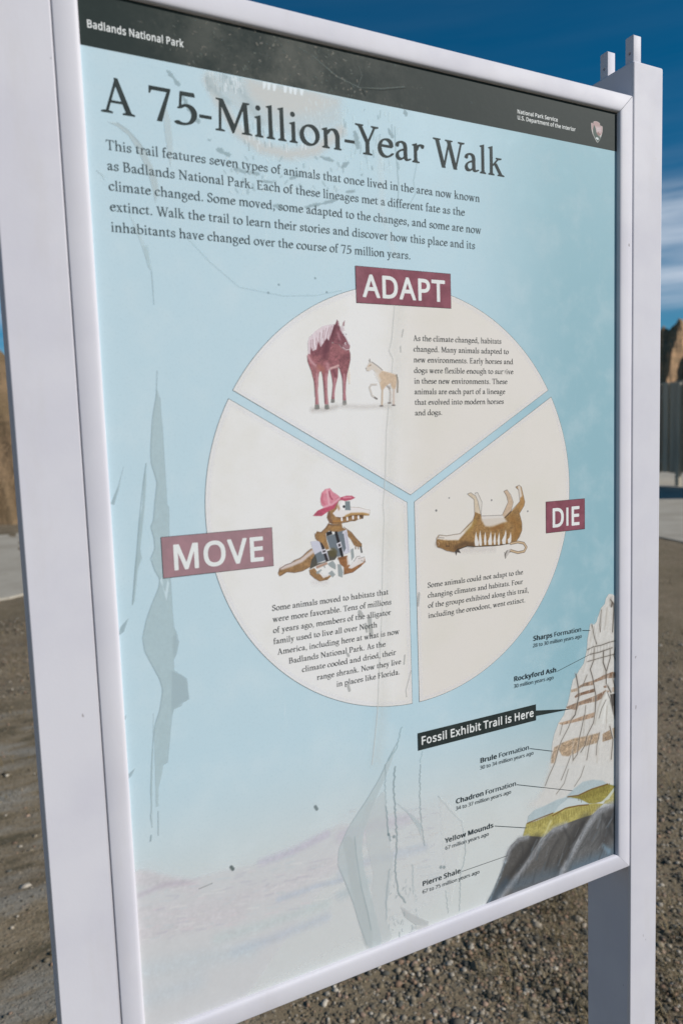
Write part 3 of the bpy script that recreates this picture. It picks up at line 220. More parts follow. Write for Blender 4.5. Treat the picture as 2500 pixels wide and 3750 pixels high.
# printed artwork, tenths of a millimetre: 0 = filled shape, 1 = brush stroke; colour, opacity, feather, grain, points, width
ART = {
'horse': [[1,[172,164,160],0.55,3,0,[-1088,951,-962,953,-825,980],4.46],
[0,[225,208,190],0.7,0.8,0,[-676,1374,-666,1295,-671,1202,-683,1202,-699,1274]],
[0,[150,98,104],1,0.4,0.1,[-887,1343,-794,1362,-802,1273,-825,1201,-844,1123,-847,1051,-883,1045,-872,1116,-861,1194,-870,1272]],
[0,[148,92,98],1,0.4,0.1,[-786,1365,-676,1374,-700,1295,-715,1209,-723,1116,-720,1040,-758,1040,-751,1130,-747,1223,-765,1294]],
[0,[146,94,99],1,0.4,0.15,[-1083,1528,-1103,1500,-1122,1465,-1122,1416,-1105,1368,-1088,1326,-1034,1314,-990,1320,-947,1328,-891,1341,-835,1352,-794,1365,-756,1316,-707,1324,-676,1374,-658,1439,-658,1496,-666,1535,-707,1527,-747,1547,-777,1586,-841,1598,-881,1590,-922,1561,-993,1545]],
[0,[160,108,112],1,0.4,0.1,[-1088,1326,-1101,1375,-989,1363,-1003,1306,-1015,1250,-1017,1187,-1026,1137,-1022,1059,-1019,1003,-1059,1000,-1053,1081,-1056,1165,-1062,1229,-1075,1270]],
[0,[155,100,105],1,0.4,0.1,[-979,1321,-985,1370,-889,1378,-899,1336,-918,1251,-922,1151,-921,1080,-914,1002,-956,1002,-955,1095,-961,1187,-967,1257]],
[0,[128,80,88],1,0.4,0.12,[-1102,1528,-1091,1612,-1043,1662,-970,1713,-874,1765,-810,1778,-770,1769,-740,1721,-702,1651,-664,1603,-657,1567,-670,1531,-707,1527,-743,1547,-773,1586,-821,1591,-849,1605,-866,1562,-900,1505,-996,1475,-1074,1466]],
[1,[98,56,66],0.7,2.5,0,[-904,1610,-923,1532,-941,1462],5.23],
[1,[98,56,66],0.6,2,0,[-819,1753,-854,1661],3.0],
[1,[205,160,166],0.8,1.5,0,[-1113,1465,-1088,1417,-1039,1376],2.5],
[1,[225,190,186],0.8,1,0,[-883,1350,-834,1365,-794,1380],1.96],
[1,[205,160,166],0.6,2,0,[-913,1392,-907,1343],3.0],
[1,[170,112,92],0.6,3,0,[-1000,1362,-970,1342],4.46],
[1,[160,104,108],0.6,3,0,[-811,1535,-748,1508],5.28],
[1,[98,56,66],0.4,3,0,[-751,1437,-685,1481],4.56],
[1,[205,160,166],0.6,1.2,0,[-1027,1292,-1031,1186],1.93],
[1,[205,160,166],0.6,1.2,0,[-929,1293,-934,1166],1.95],
[1,[205,160,166],0.6,1.2,0,[-1032,1165,-1029,1017],1.93],
[1,[205,160,166],0.6,1.2,0,[-935,1137,-928,1016],1.95],
[1,[205,160,166],0.6,1.2,0,[-835,1251,-858,1080],1.97],
[1,[205,160,166],0.6,1.2,0,[-732,1295,-740,1058],1.99],
[1,[98,56,66],0.6,0.6,0,[-1061,1250,-1058,1081],0.89],
[1,[98,56,66],0.6,0.6,0,[-964,1250,-956,1024],0.9],
[1,[98,56,66],0.6,0.6,0,[-757,1295,-751,1116],0.91],
[1,[98,56,66],0.5,1.5,0,[-852,1329,-830,1280],3.02],
[1,[175,130,138],0.7,1.2,0,[-785,1691,-768,1635],1.96],
[1,[98,56,66],0.4,1.5,0,[-815,1753,-855,1633],2.25],
[0,[218,212,214],0.95,0.6,0,[-756,1727,-701,1694,-675,1624,-657,1603,-661,1574,-680,1602,-702,1651,-733,1686]],
[0,[165,125,132],0.8,0.6,0,[-745,1586,-656,1582,-670,1531,-707,1525,-739,1544]],
[1,[225,205,208],0.9,0.3,0,[-738,1558,-699,1536,-668,1542],0.76],
[1,[90,55,62],0.8,0.2,0,[-742,1579,-707,1541,-666,1547],0.3],
[1,[225,210,214],1,0.3,0,[-706,1595,-705,1594],2.44],
[1,[110,70,80],1,0.3,0,[-703,1593,-702,1593],1.22],
[1,[90,80,85],1,0.3,0,[-729,1685,-729,1684],0.91],
[1,[90,80,85],1,0.3,0,[-695,1687,-695,1686],0.91],
[0,[125,78,86],1,0.3,0,[-812,1775,-791,1825,-773,1804,-768,1762]],
[1,[205,180,185],0.8,0.3,0,[-783,1811,-778,1769],0.75],
[0,[160,120,126],0.9,0.4,0,[-734,1769,-725,1799,-704,1823,-713,1763]],
[0,[205,190,194],0.8,0.6,0,[-763,1763,-722,1764,-708,1722,-740,1714,-760,1727]],
[0,[216,200,205],1,0.4,0.04,[-1112,1493,-1114,1590,-1093,1646,-1025,1704,-945,1755,-874,1772,-824,1776,-853,1703,-888,1618,-910,1645,-940,1602,-977,1556,-1002,1614,-1025,1530,-1064,1515,-1082,1556,-1093,1480]],
[1,[150,108,116],0.75,0.25,0,[-875,1744,-901,1680,-911,1638],0.67],
[1,[150,108,116],0.75,0.25,0,[-907,1736,-933,1658,-940,1602],0.67],
[1,[150,108,116],0.75,0.25,0,[-939,1714,-954,1644],0.67],
[1,[150,108,116],0.75,0.25,0,[-979,1692,-989,1629,-976,1573],0.67],
[1,[150,108,116],0.75,0.25,0,[-1020,1641,-1023,1572],0.66],
[1,[150,108,116],0.75,0.25,0,[-1059,1626,-1056,1529],0.66],
[1,[150,108,116],0.75,0.25,0,[-1079,1619,-1082,1542],0.66],
[1,[150,108,116],0.75,0.25,0,[-850,1759,-873,1695,-883,1632],0.67],
[1,[232,222,226],0.7,0.4,0,[-890,1758,-916,1694,-927,1630],1.04],
[1,[232,222,226],0.7,0.4,0,[-962,1720,-973,1643],1.04],
[1,[232,222,226],0.7,0.4,0,[-1043,1662,-1043,1557],1.03],
[0,[130,128,124],1,0.3,0.08,[-1068,957,-1063,1000,-1017,1003,-1012,960,-1041,952]],
[0,[130,128,124],1,0.3,0.08,[-960,956,-956,999,-913,1002,-908,958,-935,951]],
[0,[130,128,124],1,0.3,0.08,[-890,1020,-883,1055,-847,1051,-846,1023,-868,1014]],
[0,[130,128,124],1,0.3,0.08,[-764,997,-758,1037,-720,1040,-716,1000,-740,990]],
[1,[84,48,58],0.6,0.3,0,[-1088,1326,-1075,1270,-1061,1221,-1054,1158,-1056,1010],0.44],
[1,[84,48,58],0.6,0.3,0,[-977,1314,-966,1250,-959,1180,-956,1009],0.45],
[1,[84,48,58],0.6,0.3,0,[-786,1365,-763,1287,-747,1216,-757,1044],0.46],
[1,[84,48,58],0.6,0.3,0,[-885,1336,-870,1272,-861,1194,-880,1052],0.45],
[1,[84,48,58],0.6,0.3,0,[-657,1510,-658,1439,-676,1374,-708,1295],0.46],
[1,[84,48,58],0.6,0.3,0,[-1122,1465,-1121,1416,-1102,1361,-1086,1326],0.44],
[1,[84,48,58],0.6,0.3,0,[-849,1605,-821,1590,-773,1586,-739,1545],0.45]],
'foal': [[1,[180,172,166],0.45,3,0,[-769,986,-555,973,-215,978],3.83],
[1,[196,188,180],0.9,0.5,0,[-371,1196,-430,1196,-452,1166,-426,1086,-374,1056],1.9],
[1,[188,178,170],0.9,0.5,0,[-226,1182,-209,1115,-216,1018],1.76],
[1,[205,188,176],0.9,0.5,0,[-165,1182,-173,1078,-176,996],2.58],
[1,[196,174,150],0.9,0.5,0,[-299,1189,-308,1093,-313,997],2.07],
[0,[203,178,152],0.95,0.8,0.06,[-383,1349,-298,1336,-204,1316,-134,1297,-131,1226,-147,1152,-192,1159,-208,1211,-261,1181,-287,1152,-317,1145,-336,1225,-368,1298]],
[0,[212,200,188],0.9,0.7,0,[-487,1359,-448,1417,-414,1418,-356,1379,-298,1336,-351,1284,-388,1327,-408,1349,-459,1328,-484,1337]],
[1,[222,216,210],0.7,1.5,0,[-368,1298,-336,1240],3.95],
[1,[190,160,130],0.7,0.6,0,[-457,1377,-432,1392],1.25],
[1,[105,96,90],0.9,0.3,0,[-416,1422,-356,1386,-296,1342],0.78],
[1,[110,95,85],0.9,0.2,0,[-440,1450,-431,1421],0.7],
[1,[130,115,105],0.9,0.2,0,[-451,1439,-441,1417],0.55],
[1,[90,80,75],1,0.3,0,[-485,1354,-484,1353],0.94],
[1,[90,80,75],1,0.3,0,[-434,1389,-433,1388],0.94],
[1,[120,100,95],1,0.3,0,[-478,1330,-459,1335],0.31],
[1,[140,130,118],0.95,0.4,0,[-132,1295,-119,1226,-127,1122],1.78],
[1,[108,100,98],0.9,0.4,0,[-336,982,-306,982],1.43],
[1,[108,100,98],0.9,0.4,0,[-240,1011,-210,1011],1.45],
[1,[108,100,98],0.9,0.4,0,[-193,988,-163,987],1.45],
[1,[108,100,98],0.9,0.4,0,[-397,1067,-369,1053],1.42],
[1,[130,122,118],0.7,0.6,0,[-248,1181,-218,1159],1.76]],
'alligator': [[1,[200,192,192],0.4,4,0,[-1141,-748,-1013,-756],4.6],
[0,[150,117,82],1,0.3,0.12,[-1522,-617,-1506,-568,-1444,-539,-1382,-531,-1350,-506,-1287,-491,-1255,-472,-1207,-434,-1154,-406,-1121,-464,-1163,-533,-1182,-589,-1269,-620,-1348,-626,-1424,-610,-1479,-636,-1506,-644]],
[1,[216,204,202],0.85,1.2,0,[-1483,-564,-1383,-546,-1273,-514,-1152,-439],3.69],
[1,[105,85,80],0.8,0.3,0,[-1516,-610,-1498,-569,-1436,-539,-1382,-528,-1346,-505,-1287,-489,-1251,-469,-1202,-430,-1158,-405],0.74],
[1,[104,76,56],0.8,0.3,0,[-1506,-640,-1432,-609,-1348,-626,-1262,-619,-1181,-586],0.59],
[0,[150,117,82],1,0.3,0.12,[-1191,-618,-1135,-602,-1105,-649,-1043,-701,-978,-693,-952,-705,-996,-736,-1085,-742,-1139,-704,-1185,-662]],
[0,[222,216,214],0.9,0.4,0,[-1089,-651,-1057,-662,-1030,-698,-977,-684,-986,-704,-1043,-716]],
[1,[104,76,56],0.8,0.3,0,[-1191,-618,-1181,-663,-1139,-706,-1085,-742,-992,-735],0.53],
[0,[150,106,72],1,0.3,0.12,[-873,-526,-765,-515,-752,-606,-728,-635,-660,-616,-641,-550,-569,-554,-563,-604,-619,-643,-705,-694,-814,-706,-811,-630,-851,-596]],
[0,[222,216,214],0.95,0.4,0,[-762,-643,-719,-602,-649,-534,-569,-554,-579,-602,-661,-631,-721,-655]],
[0,[222,216,214],0.8,0.5,0,[-774,-529,-757,-523,-746,-607,-769,-619]],
[1,[120,115,112],0.9,0.2,0,[-693,-582,-658,-537,-620,-537],0.48],
[1,[120,115,112],0.9,0.2,0,[-642,-561,-599,-554,-573,-548],0.48],
[1,[120,115,112],0.9,0.2,0,[-609,-584,-560,-604],0.48],
[1,[110,72,50],0.6,1.5,0,[-865,-534,-808,-533],3.13],
[1,[104,76,56],0.7,0.3,0,[-814,-705,-714,-693,-611,-640],0.55],
[0,[198,198,210],1,0.3,0,[-1167,-335,-1068,-337,-1047,-413,-992,-440,-971,-538,-1109,-557,-1136,-441]],
[0,[112,120,127],1,0.3,0,[-1129,-470,-1056,-441,-979,-530,-1101,-558]],
[0,[58,55,44],0.92,0.5,0,[-1187,-611,-1163,-518,-1121,-468,-1101,-561,-1037,-554,-971,-538,-992,-447,-911,-444,-872,-504,-907,-545,-972,-549,-1094,-577]],
[1,[58,54,58],1,0.3,0,[-1052,-346,-1031,-414,-996,-536],3.06],
[0,[215,212,220],1,0.3,0,[-1056,-430,-999,-421,-991,-466,-1045,-472]],
[0,[80,76,80],1,0.2,0,[-1042,-439,-1008,-435,-1004,-455,-1037,-459]],
[1,[160,110,80],0.8,0.8,0,[-1103,-598,-1005,-572],2.61],
[0,[150,117,82],1,0.3,0.12,[-965,-170,-917,-189,-815,-194,-808,-228,-763,-246,-707,-288,-663,-345,-598,-411,-595,-445,-646,-440,-687,-418,-722,-354,-758,-314,-797,-258,-863,-271,-960,-248,-997,-270,-988,-345,-963,-428,-1000,-436,-1045,-361,-1099,-329,-1120,-281,-1092,-239,-1048,-251,-1003,-219]],
[1,[176,136,84],0.6,2,0,[-1050,-295,-1028,-334],4.59],
[1,[178,136,84],0.6,2,0,[-918,-226,-845,-224],3.09],
[1,[104,76,56],0.8,0.4,0,[-957,-171,-991,-212,-1048,-255],0.77],
[1,[104,76,56],0.8,0.3,0,[-1116,-260,-1110,-311,-1084,-336],0.68],
[1,[104,76,56],0.8,0.3,0,[-796,-221,-715,-280,-659,-349,-598,-415],0.63],
[1,[90,68,55],0.7,0.5,0,[-957,-186,-827,-196],1.23],
[0,[112,120,128],1,0.3,0,[-994,-300,-896,-283,-879,-266,-764,-257,-732,-481,-806,-499,-873,-520,-911,-455,-959,-421]],
[0,[205,203,214],1,0.3,0,[-810,-268,-763,-246,-731,-481,-773,-495,-814,-499,-830,-367]],
[0,[112,120,128],1,0.3,0,[-856,-290,-798,-288,-779,-439,-805,-481]],
[1,[120,118,130],0.9,0.2,0,[-777,-275,-752,-479],0.39],
[1,[48,46,48],1,0.3,0,[-884,-273,-859,-371,-825,-509],3.11],
[0,[215,212,220],1,0.3,0,[-884,-384,-834,-366,-824,-419,-865,-434]],
[0,[70,66,70],1,0.2,0,[-868,-391,-841,-383,-836,-412,-861,-420]],
[0,[44,44,46],1,0.3,0,[-992,-260,-935,-248,-921,-284,-990,-300]],
[1,[96,88,60],0.8,1.5,0,[-928,-469,-927,-469],9.32],
[1,[150,120,95],0.9,0.3,0,[-665,-405,-671,-457],1.11],
[1,[150,120,95],0.9,0.3,0,[-640,-414,-638,-460],1.12],
[1,[110,100,95],1,0.3,0,[-671,-438,-667,-457],0.64],
[1,[84,84,84],0.95,0.3,0,[-612,-440,-601,-497],1.92],
[0,[148,156,157],0.95,0.25,0,[-993,-577,-931,-550,-899,-598,-902,-644,-950,-616]],
[0,[148,156,157],0.95,0.25,0,[-880,-593,-843,-600,-820,-681,-832,-734,-874,-713]],
[0,[148,156,157],0.95,0.25,0,[-985,-672,-943,-649,-908,-695,-938,-720]],
[0,[148,156,157],0.95,0.25,0,[-726,-459,-696,-447,-689,-538,-718,-572]],
[0,[148,156,157],0.95,0.25,0,[-1121,-648,-1064,-624,-1056,-636,-1106,-671]],
[0,[148,156,157],0.95,0.25,0,[-1038,-590,-1018,-585,-1019,-618]],
[0,[150,117,82],1,0.3,0.12,[-960,-46,-902,-28,-868,13,-842,48,-801,60,-769,36,-714,-27,-622,-35,-539,-62,-490,-73,-499,-127,-562,-124,-572,-154,-627,-159,-669,-174,-719,-167,-753,-179,-810,-177,-819,-197,-917,-185,-956,-164,-980,-111]],
[1,[112,84,70],0.7,1.2,0,[-953,-69,-955,-127,-924,-166],3.07],
[1,[176,124,70],0.7,1.2,0,[-908,-160,-826,-159],2.63],
[0,[226,220,218],1,0.4,0,[-914,-75,-870,-38,-843,41,-797,56,-761,28,-710,-28,-622,-37,-539,-62,-490,-75,-500,-118,-557,-98,-708,-87,-775,-112,-825,-126,-881,-111]],
[1,[186,148,96],0.9,1,0,[-767,-112,-708,-95,-574,-101,-515,-117],2.03],
[0,[175,140,105],0.8,0.8,0,[-865,-16,-844,11,-829,-34,-846,-55]],
[0,[236,234,232],1,0.3,0,[-828,-12,-814,31,-785,44,-762,20,-764,-46,-797,-52,-821,-42]],
[1,[62,62,64],1,0.3,0,[-786,-16,-785,-17],2.81],
[0,[126,136,139],1,0.2,0,[-771,36,-716,34,-712,-59,-774,-53]],
[1,[84,56,40],0.9,0.25,0,[-857,-120,-792,-131,-742,-129,-692,-117,-573,-121],0.7],
[1,[70,60,55],0.8,0.5,0,[-600,-125,-580,-145],1.91],
[1,[236,232,232],1,0.2,0,[-815,-132,-814,-153],1.87],
[1,[236,232,232],1,0.2,0,[-753,-132,-752,-153],1.88],
[1,[236,232,232],1,0.2,0,[-688,-124,-687,-145],1.89],
[1,[236,232,232],1,0.2,0,[-626,-127,-625,-148],1.9],
[1,[100,76,58],0.7,0.3,0,[-956,-165,-810,-181,-719,-170,-644,-159],0.62],
[0,[210,138,152],1,0.3,0.06,[-1036,18,-1042,83,-1024,140,-983,172,-933,178,-900,136,-864,116,-823,81,-868,31,-925,4,-1006,-8]],
[0,[186,86,108],1,0.3,0.08,[-1130,-84,-1079,-36,-998,-9,-900,23,-817,80,-751,92,-693,88,-654,64,-703,46,-769,39,-834,55,-868,13,-894,-29,-952,-47,-1034,-93]],
[1,[224,172,184],0.8,0.7,0,[-1006,-6,-909,16,-834,66],1.99],
[1,[218,150,166],0.8,0.8,0,[-784,74,-702,72],1.71],
[1,[150,80,95],0.6,1.2,0,[-1097,-72,-1041,-69],2.27],
[1,[150,62,84],0.85,0.5,0,[-944,142,-936,98,-913,64],1.15],
[1,[190,96,116],0.6,1.2,0,[-1027,68,-1017,125],1.83],
[1,[196,104,122],0.6,1.5,0,[-997,22,-1028,53],2.29],
[1,[232,190,198],0.7,1,0,[-967,158,-955,78,-949,26],1.83]],
'oreodont': [[1,[192,184,180],0.5,4,0,[654,-603,1084,-628],4.81],
[0,[206,190,168],1,0.4,0.04,[814,-51,751,-6,731,15,773,28,836,-14,866,-72,916,-250,820,-252]],
[0,[212,206,198],1,0.4,0,[826,19,868,22,922,-89,906,-245,866,-72]],
[0,[196,172,148],1,0.4,0.04,[1200,-255,1286,-114,1265,-46,1227,14,1272,29,1321,-31,1361,-119,1324,-228,1233,-288]],
[0,[170,132,86],1,0.4,0.06,[1324,-228,1455,-116,1462,-67,1434,15,1395,53,1446,70,1480,48,1529,-126,1517,-170,1448,-255]],
[1,[216,208,200],0.9,1.2,0,[1446,50,1468,-50],4.06],
[0,[150,117,76],1,0.35,0.14,[307,-484,314,-433,334,-405,441,-419,622,-413,723,-331,798,-285,827,-191,901,-223,921,-277,1222,-287,1324,-224,1454,-175,1450,-256,1481,-357,1485,-448,1444,-526,1392,-578,1307,-588,1161,-599,921,-587,792,-575,718,-559,623,-584,529,-610,427,-582,376,-554,321,-538]],
[0,[214,206,198],0.9,1.8,0,[911,-241,1200,-255,1233,-288,1266,-331,1199,-344,1066,-377,958,-359,910,-285]],
[0,[222,216,210],0.95,1.2,0,[318,-446,339,-408,441,-421,622,-415,796,-293,776,-344,679,-418,594,-484,450,-471]],
[1,[140,98,50],0.5,5,0,[1345,-310,1423,-389,1399,-495],9.12],
[1,[166,136,76],0.6,4,0,[819,-304,722,-400],5.82],
[1,[140,92,48],0.5,3,0,[1066,-395,1198,-379],4.96],
[1,[84,64,48],0.7,2.5,0,[561,-568,677,-527,782,-554],5.72],
[1,[58,48,42],0.9,0.3,0,[602,-582,718,-560,803,-576,1084,-591,1307,-588],1.05],
[1,[120,88,58],0.5,2.5,0,[317,-502,448,-557,550,-593],4.66],
[1,[96,70,50],0.7,0.4,0,[429,-486,436,-539],0.85],
[1,[96,70,50],0.7,0.4,0,[468,-490,475,-542],0.85],
[1,[96,70,50],0.7,0.4,0,[495,-493,502,-545],0.85],
[1,[96,70,50],0.7,0.4,0,[519,-495,526,-547],0.85],
[1,[96,70,50],0.7,0.4,0,[542,-497,549,-549],0.86],
[1,[96,70,50],0.7,0.4,0,[568,-499,575,-552],0.86],
[1,[70,54,44],0.9,0.3,0,[433,-534,474,-538],0.94],
[1,[205,175,150],0.8,0.3,0,[328,-477,347,-500,337,-516],0.75],
[0,[218,213,208],1,0.3,0,[836,-406,844,-459,870,-538,865,-573,820,-568,812,-524,820,-466]],
[0,[218,213,208],1,0.3,0,[892,-402,900,-455,913,-540,908,-575,880,-572,872,-528,876,-462]],
[0,[218,213,208],1,0.3,0,[962,-421,969,-475,974,-537,969,-572,947,-570,939,-525,945,-481]],
[0,[218,213,208],1,0.3,0,[1038,-423,1046,-477,1052,-544,1047,-580,1003,-575,996,-530,1021,-484]],
[0,[218,213,208],1,0.3,0,[1096,-440,1103,-494,1107,-546,1102,-581,1078,-579,1070,-534,1079,-501]],
[0,[218,213,208],1,0.3,0,[1153,-445,1161,-499,1164,-555,1159,-590,1135,-588,1127,-542,1136,-506]],
[0,[218,213,208],1,0.3,0,[1248,-419,1256,-474,1247,-554,1242,-589,1199,-585,1191,-539,1231,-480]],
[0,[218,213,208],1,0.3,0,[1318,-457,1326,-511,1323,-552,1318,-587,1280,-584,1272,-538,1301,-518]],
[0,[66,56,50],0.95,0.4,0,[544,-605,564,-653,578,-617,627,-631,592,-571]],
[1,[92,82,76],0.8,0.25,0,[731,16,773,26,836,-13,866,-72,908,-248],0.53],
[1,[92,82,76],0.8,0.25,0,[725,15,814,-51,821,-217,798,-276,622,-413,441,-421,350,-402,332,-430,410,-443],0.53],
[1,[92,82,76],0.8,0.25,0,[831,17,863,22,922,-89,906,-245],0.53],
[1,[92,82,76],0.8,0.25,0,[917,-242,1200,-255,1286,-114,1265,-37,1227,14,1272,28,1327,-32,1361,-119,1329,-215],0.54],
[1,[92,82,76],0.8,0.25,0,[1233,-286,1455,-116,1440,15,1398,53,1446,70,1480,46,1529,-126,1517,-170,1448,-255,1483,-376,1479,-457,1395,-576],0.55],
[1,[92,82,76],0.8,0.25,0,[309,-433,305,-483,318,-532,386,-558,437,-586,539,-613],0.51],
[1,[110,90,72],1,0.3,0,[1318,-589,1420,-581,1506,-603,1543,-654,1511,-698,1419,-704,1317,-670,1260,-685],3.05],
[1,[200,174,142],1,0.3,0,[1318,-589,1420,-581,1506,-603,1543,-654,1511,-698,1419,-704,1317,-670],1.73],
[0,[186,180,174],1,0.3,0,[1317,-652,1244,-670,1221,-708,1237,-756,1288,-702]],
[1,[70,64,60],0.9,0.2,0,[1266,-663,1238,-706,1239,-751],0.81],
[1,[80,74,70],0.9,0.2,0,[1227,-682,1238,-715],0.71],
[1,[80,66,56],0.7,0.6,0,[1239,-284,1324,-224],1.41],
[1,[96,98,98],0.9,0.4,0,[316,-136,317,-137],2.41],
[1,[96,98,98],0.9,0.4,0,[485,-12,486,-13],1.5],
[1,[96,98,98],0.9,0.4,0,[1055,-74,1056,-75],1.97],
[1,[96,98,98],0.9,0.4,0,[1568,-237,1569,-238],1.86]],
'formation': [[0,[206,203,198],1,0.8,0.03,[2996,-1432,2900,-1375,2841,-1366,2794,-1415,2773,-1482,2712,-1527,2665,-1626,2642,-1684,2595,-1721,2561,-1707,2532,-1699,2514,-1779,2485,-1898,2479,-2002,2456,-2086,2422,-2186,2342,-2260,2285,-2337,2251,-2348,2216,-2456,2193,-2548,2159,-2647,2131,-2694,2102,-2767,2013,-2852,1946,-2977,1912,-3092,1894,-3246,1876,-3365,2991,-3630,2997,-1805]],
[0,[206,204,200],0.96,7,0.02,[1877,-3330,1831,-3495,1754,-3625,1666,-3734,1558,-3776,2049,-4031,2967,-3904,2991,-3574]],
[0,[146,120,100],0.9,0.5,0.2,[2329,-2460,2421,-2432,2583,-2426,2748,-2394,2903,-2372,2999,-2398,3000,-2466,2807,-2440,2595,-2455,2583,-2484,2398,-2472,2335,-2489]],
[0,[176,156,136],0.9,0.5,0.15,[2211,-2477,2329,-2468,2338,-2514,2216,-2510]],
[1,[120,90,70],0.5,1.5,0,[2748,-2411,2903,-2403,2987,-2418],4.62],
[0,[120,90,70],0.85,0.5,0.2,[2272,-2572,2318,-2545,2606,-2531,2616,-2577,2398,-2578,2283,-2593]],
[0,[120,90,70],0.8,0.6,0.2,[2748,-2533,2821,-2524,2849,-2567,2765,-2555]],
[0,[170,150,132],0.8,1,0.15,[2903,-2575,2988,-2577,2988,-2664,2903,-2630]],
[0,[146,120,100],0.9,0.6,0.2,[2137,-2677,2283,-2658,2466,-2643,2630,-2623,2795,-2591,2861,-2613,2724,-2686,2630,-2705,2466,-2698,2340,-2700,2311,-2752,2148,-2699]],
[1,[120,90,72],0.5,2,0,[2641,-2670,2795,-2609],4.19],
[0,[62,56,52],0.95,1,0,[3000,-2666,2867,-2659,2894,-2792,2928,-2908,3002,-3070]],
[0,[208,206,200],1,0.8,0.03,[2783,-2607,2819,-2614,2855,-2675,2892,-2809,2940,-2956,2977,-3065,2606,-2987,2653,-2807,2724,-2686]],
[1,[170,162,152],0.5,1.5,0,[2801,-2610,2724,-2686,2665,-2800,2606,-2987],2.76],
[1,[84,78,72],0.7,0.7,0,[2813,-2613,2867,-2714,2928,-2926,2980,-3065],1.27],
[1,[228,226,222],0.6,2,0,[2807,-2648,2784,-2833,2748,-2998],3.18],
[1,[166,158,148],0.38,2,0,[2871,-1442,2924,-1502,2927,-1583,2907,-1856],5.15],
[1,[78,72,66],0.8,0.5,0,[2871,-1442,2924,-1502,2927,-1583,2907,-1856],1.66],
[1,[166,158,148],0.38,2,0,[2718,-1554,2688,-1735,2700,-1825],3.71],
[1,[78,72,66],0.8,0.5,0,[2718,-1554,2688,-1735,2700,-1825],1.2],
[1,[166,158,148],0.38,2,0,[2558,-1716,2595,-1862,2636,-1970],4.14],
[1,[78,72,66],0.8,0.5,0,[2558,-1716,2595,-1862,2636,-1970],1.33],
[1,[166,158,148],0.38,2,0,[2595,-2003,2589,-2170,2531,-2275,2571,-2389,2624,-2631,2624,-2702,2612,-2844],4.17],
[1,[78,72,66],0.8,0.5,0,[2595,-2003,2589,-2170,2531,-2275,2571,-2389,2624,-2631,2624,-2702,2612,-2844],1.34],
[1,[166,158,148],0.38,2,0,[2753,-2082,2747,-2223,2795,-2339,2801,-2502,2882,-2635],5.17],
[1,[78,72,66],0.8,0.5,0,[2753,-2082,2747,-2223,2795,-2339,2801,-2502,2882,-2635],1.67],
[1,[166,158,148],0.38,2,0,[2868,-2065,2866,-2190,2807,-2341],4.27],
[1,[78,72,66],0.8,0.5,0,[2868,-2065,2866,-2190,2807,-2341],1.37],
[1,[166,158,148],0.38,2,0,[2296,-2295,2335,-2478,2343,-2577,2306,-2711,2282,-2804,2203,-2867],5.01],
[1,[78,72,66],0.8,0.5,0,[2296,-2295,2335,-2478,2343,-2577,2306,-2711,2282,-2804,2203,-2867],1.61],
[1,[166,158,148],0.38,2,0,[2962,-2062,2926,-2164,2981,-2263],3.82],
[1,[78,72,66],0.8,0.5,0,[2962,-2062,2926,-2164,2981,-2263],1.23],
[1,[166,158,148],0.38,2,0,[2485,-2020,2583,-1997,2712,-1999,2854,-1982,2974,-1978],3.22],
[1,[78,72,66],0.8,0.5,0,[2485,-2020,2583,-1997,2712,-1999,2854,-1982,2974,-1978],1.04],
[1,[166,158,148],0.38,2,0,[2525,-2084,2677,-2083,2902,-2061],3.23],
[1,[78,72,66],0.8,0.5,0,[2525,-2084,2677,-2083,2902,-2061],1.04],
[1,[166,158,148],0.38,2,0,[2479,-2169,2747,-2156,2974,-2149],2.77],
[1,[78,72,66],0.8,0.5,0,[2479,-2169,2747,-2156,2974,-2149],0.89],
[1,[166,158,148],0.38,2,0,[2479,-2337,2398,-2472],2.31],
[1,[78,72,66],0.8,0.5,0,[2479,-2337,2398,-2472],0.75],
[1,[166,158,148],0.38,2,0,[2927,-2398,2915,-2469,2945,-2565],3.83],
[1,[78,72,66],0.8,0.5,0,[2927,-2398,2915,-2469,2945,-2565],1.24],
[1,[166,158,148],0.38,2,0,[2795,-2718,2724,-2812,2677,-2929],2.39],
[1,[78,72,66],0.8,0.5,0,[2795,-2718,2724,-2812,2677,-2929],0.77],
[1,[166,158,148],0.38,2,0,[2455,-2723,2431,-2896],2.33],
[1,[78,72,66],0.8,0.5,0,[2455,-2723,2431,-2896],0.75],
[1,[90,80,72],0.8,1.2,0,[2901,-1490,2889,-1524],3.55],
[1,[150,145,138],0.5,2,0,[2877,-1425,2865,-1512],3.12],
[1,[150,145,138],0.5,2,0,[2584,-1755,2607,-1881],2.66],
[1,[150,145,138],0.5,2,0,[2706,-1632,2706,-1790],2.48],
[1,[120,114,108],0.5,0.4,0,[2497,-2005,2494,-2101],0.61],
[1,[120,114,108],0.5,0.4,0,[2549,-2003,2546,-2099],0.62],
[1,[120,114,108],0.5,0.4,0,[2601,-2000,2598,-2097],0.62],
[1,[120,114,108],0.5,0.4,0,[2653,-1998,2651,-2095],0.62],
[1,[120,114,108],0.5,0.4,0,[2706,-1996,2704,-2093],0.62],
[1,[120,114,108],0.5,0.4,0,[2759,-1994,2757,-2091],0.63],
[1,[120,114,108],0.5,0.4,0,[2812,-1991,2810,-2089],0.63],
[1,[120,114,108],0.5,0.4,0,[2866,-1989,2864,-2087],0.63],
[1,[120,114,108],0.5,0.4,0,[2920,-1987,2918,-2085],0.63],
[0,[170,140,115],0.85,0.7,0.2,[2013,-2856,2192,-2854,2209,-2862,2431,-2845,2612,-2837,2596,-2902,2420,-2901,2203,-2896,2068,-2891]],
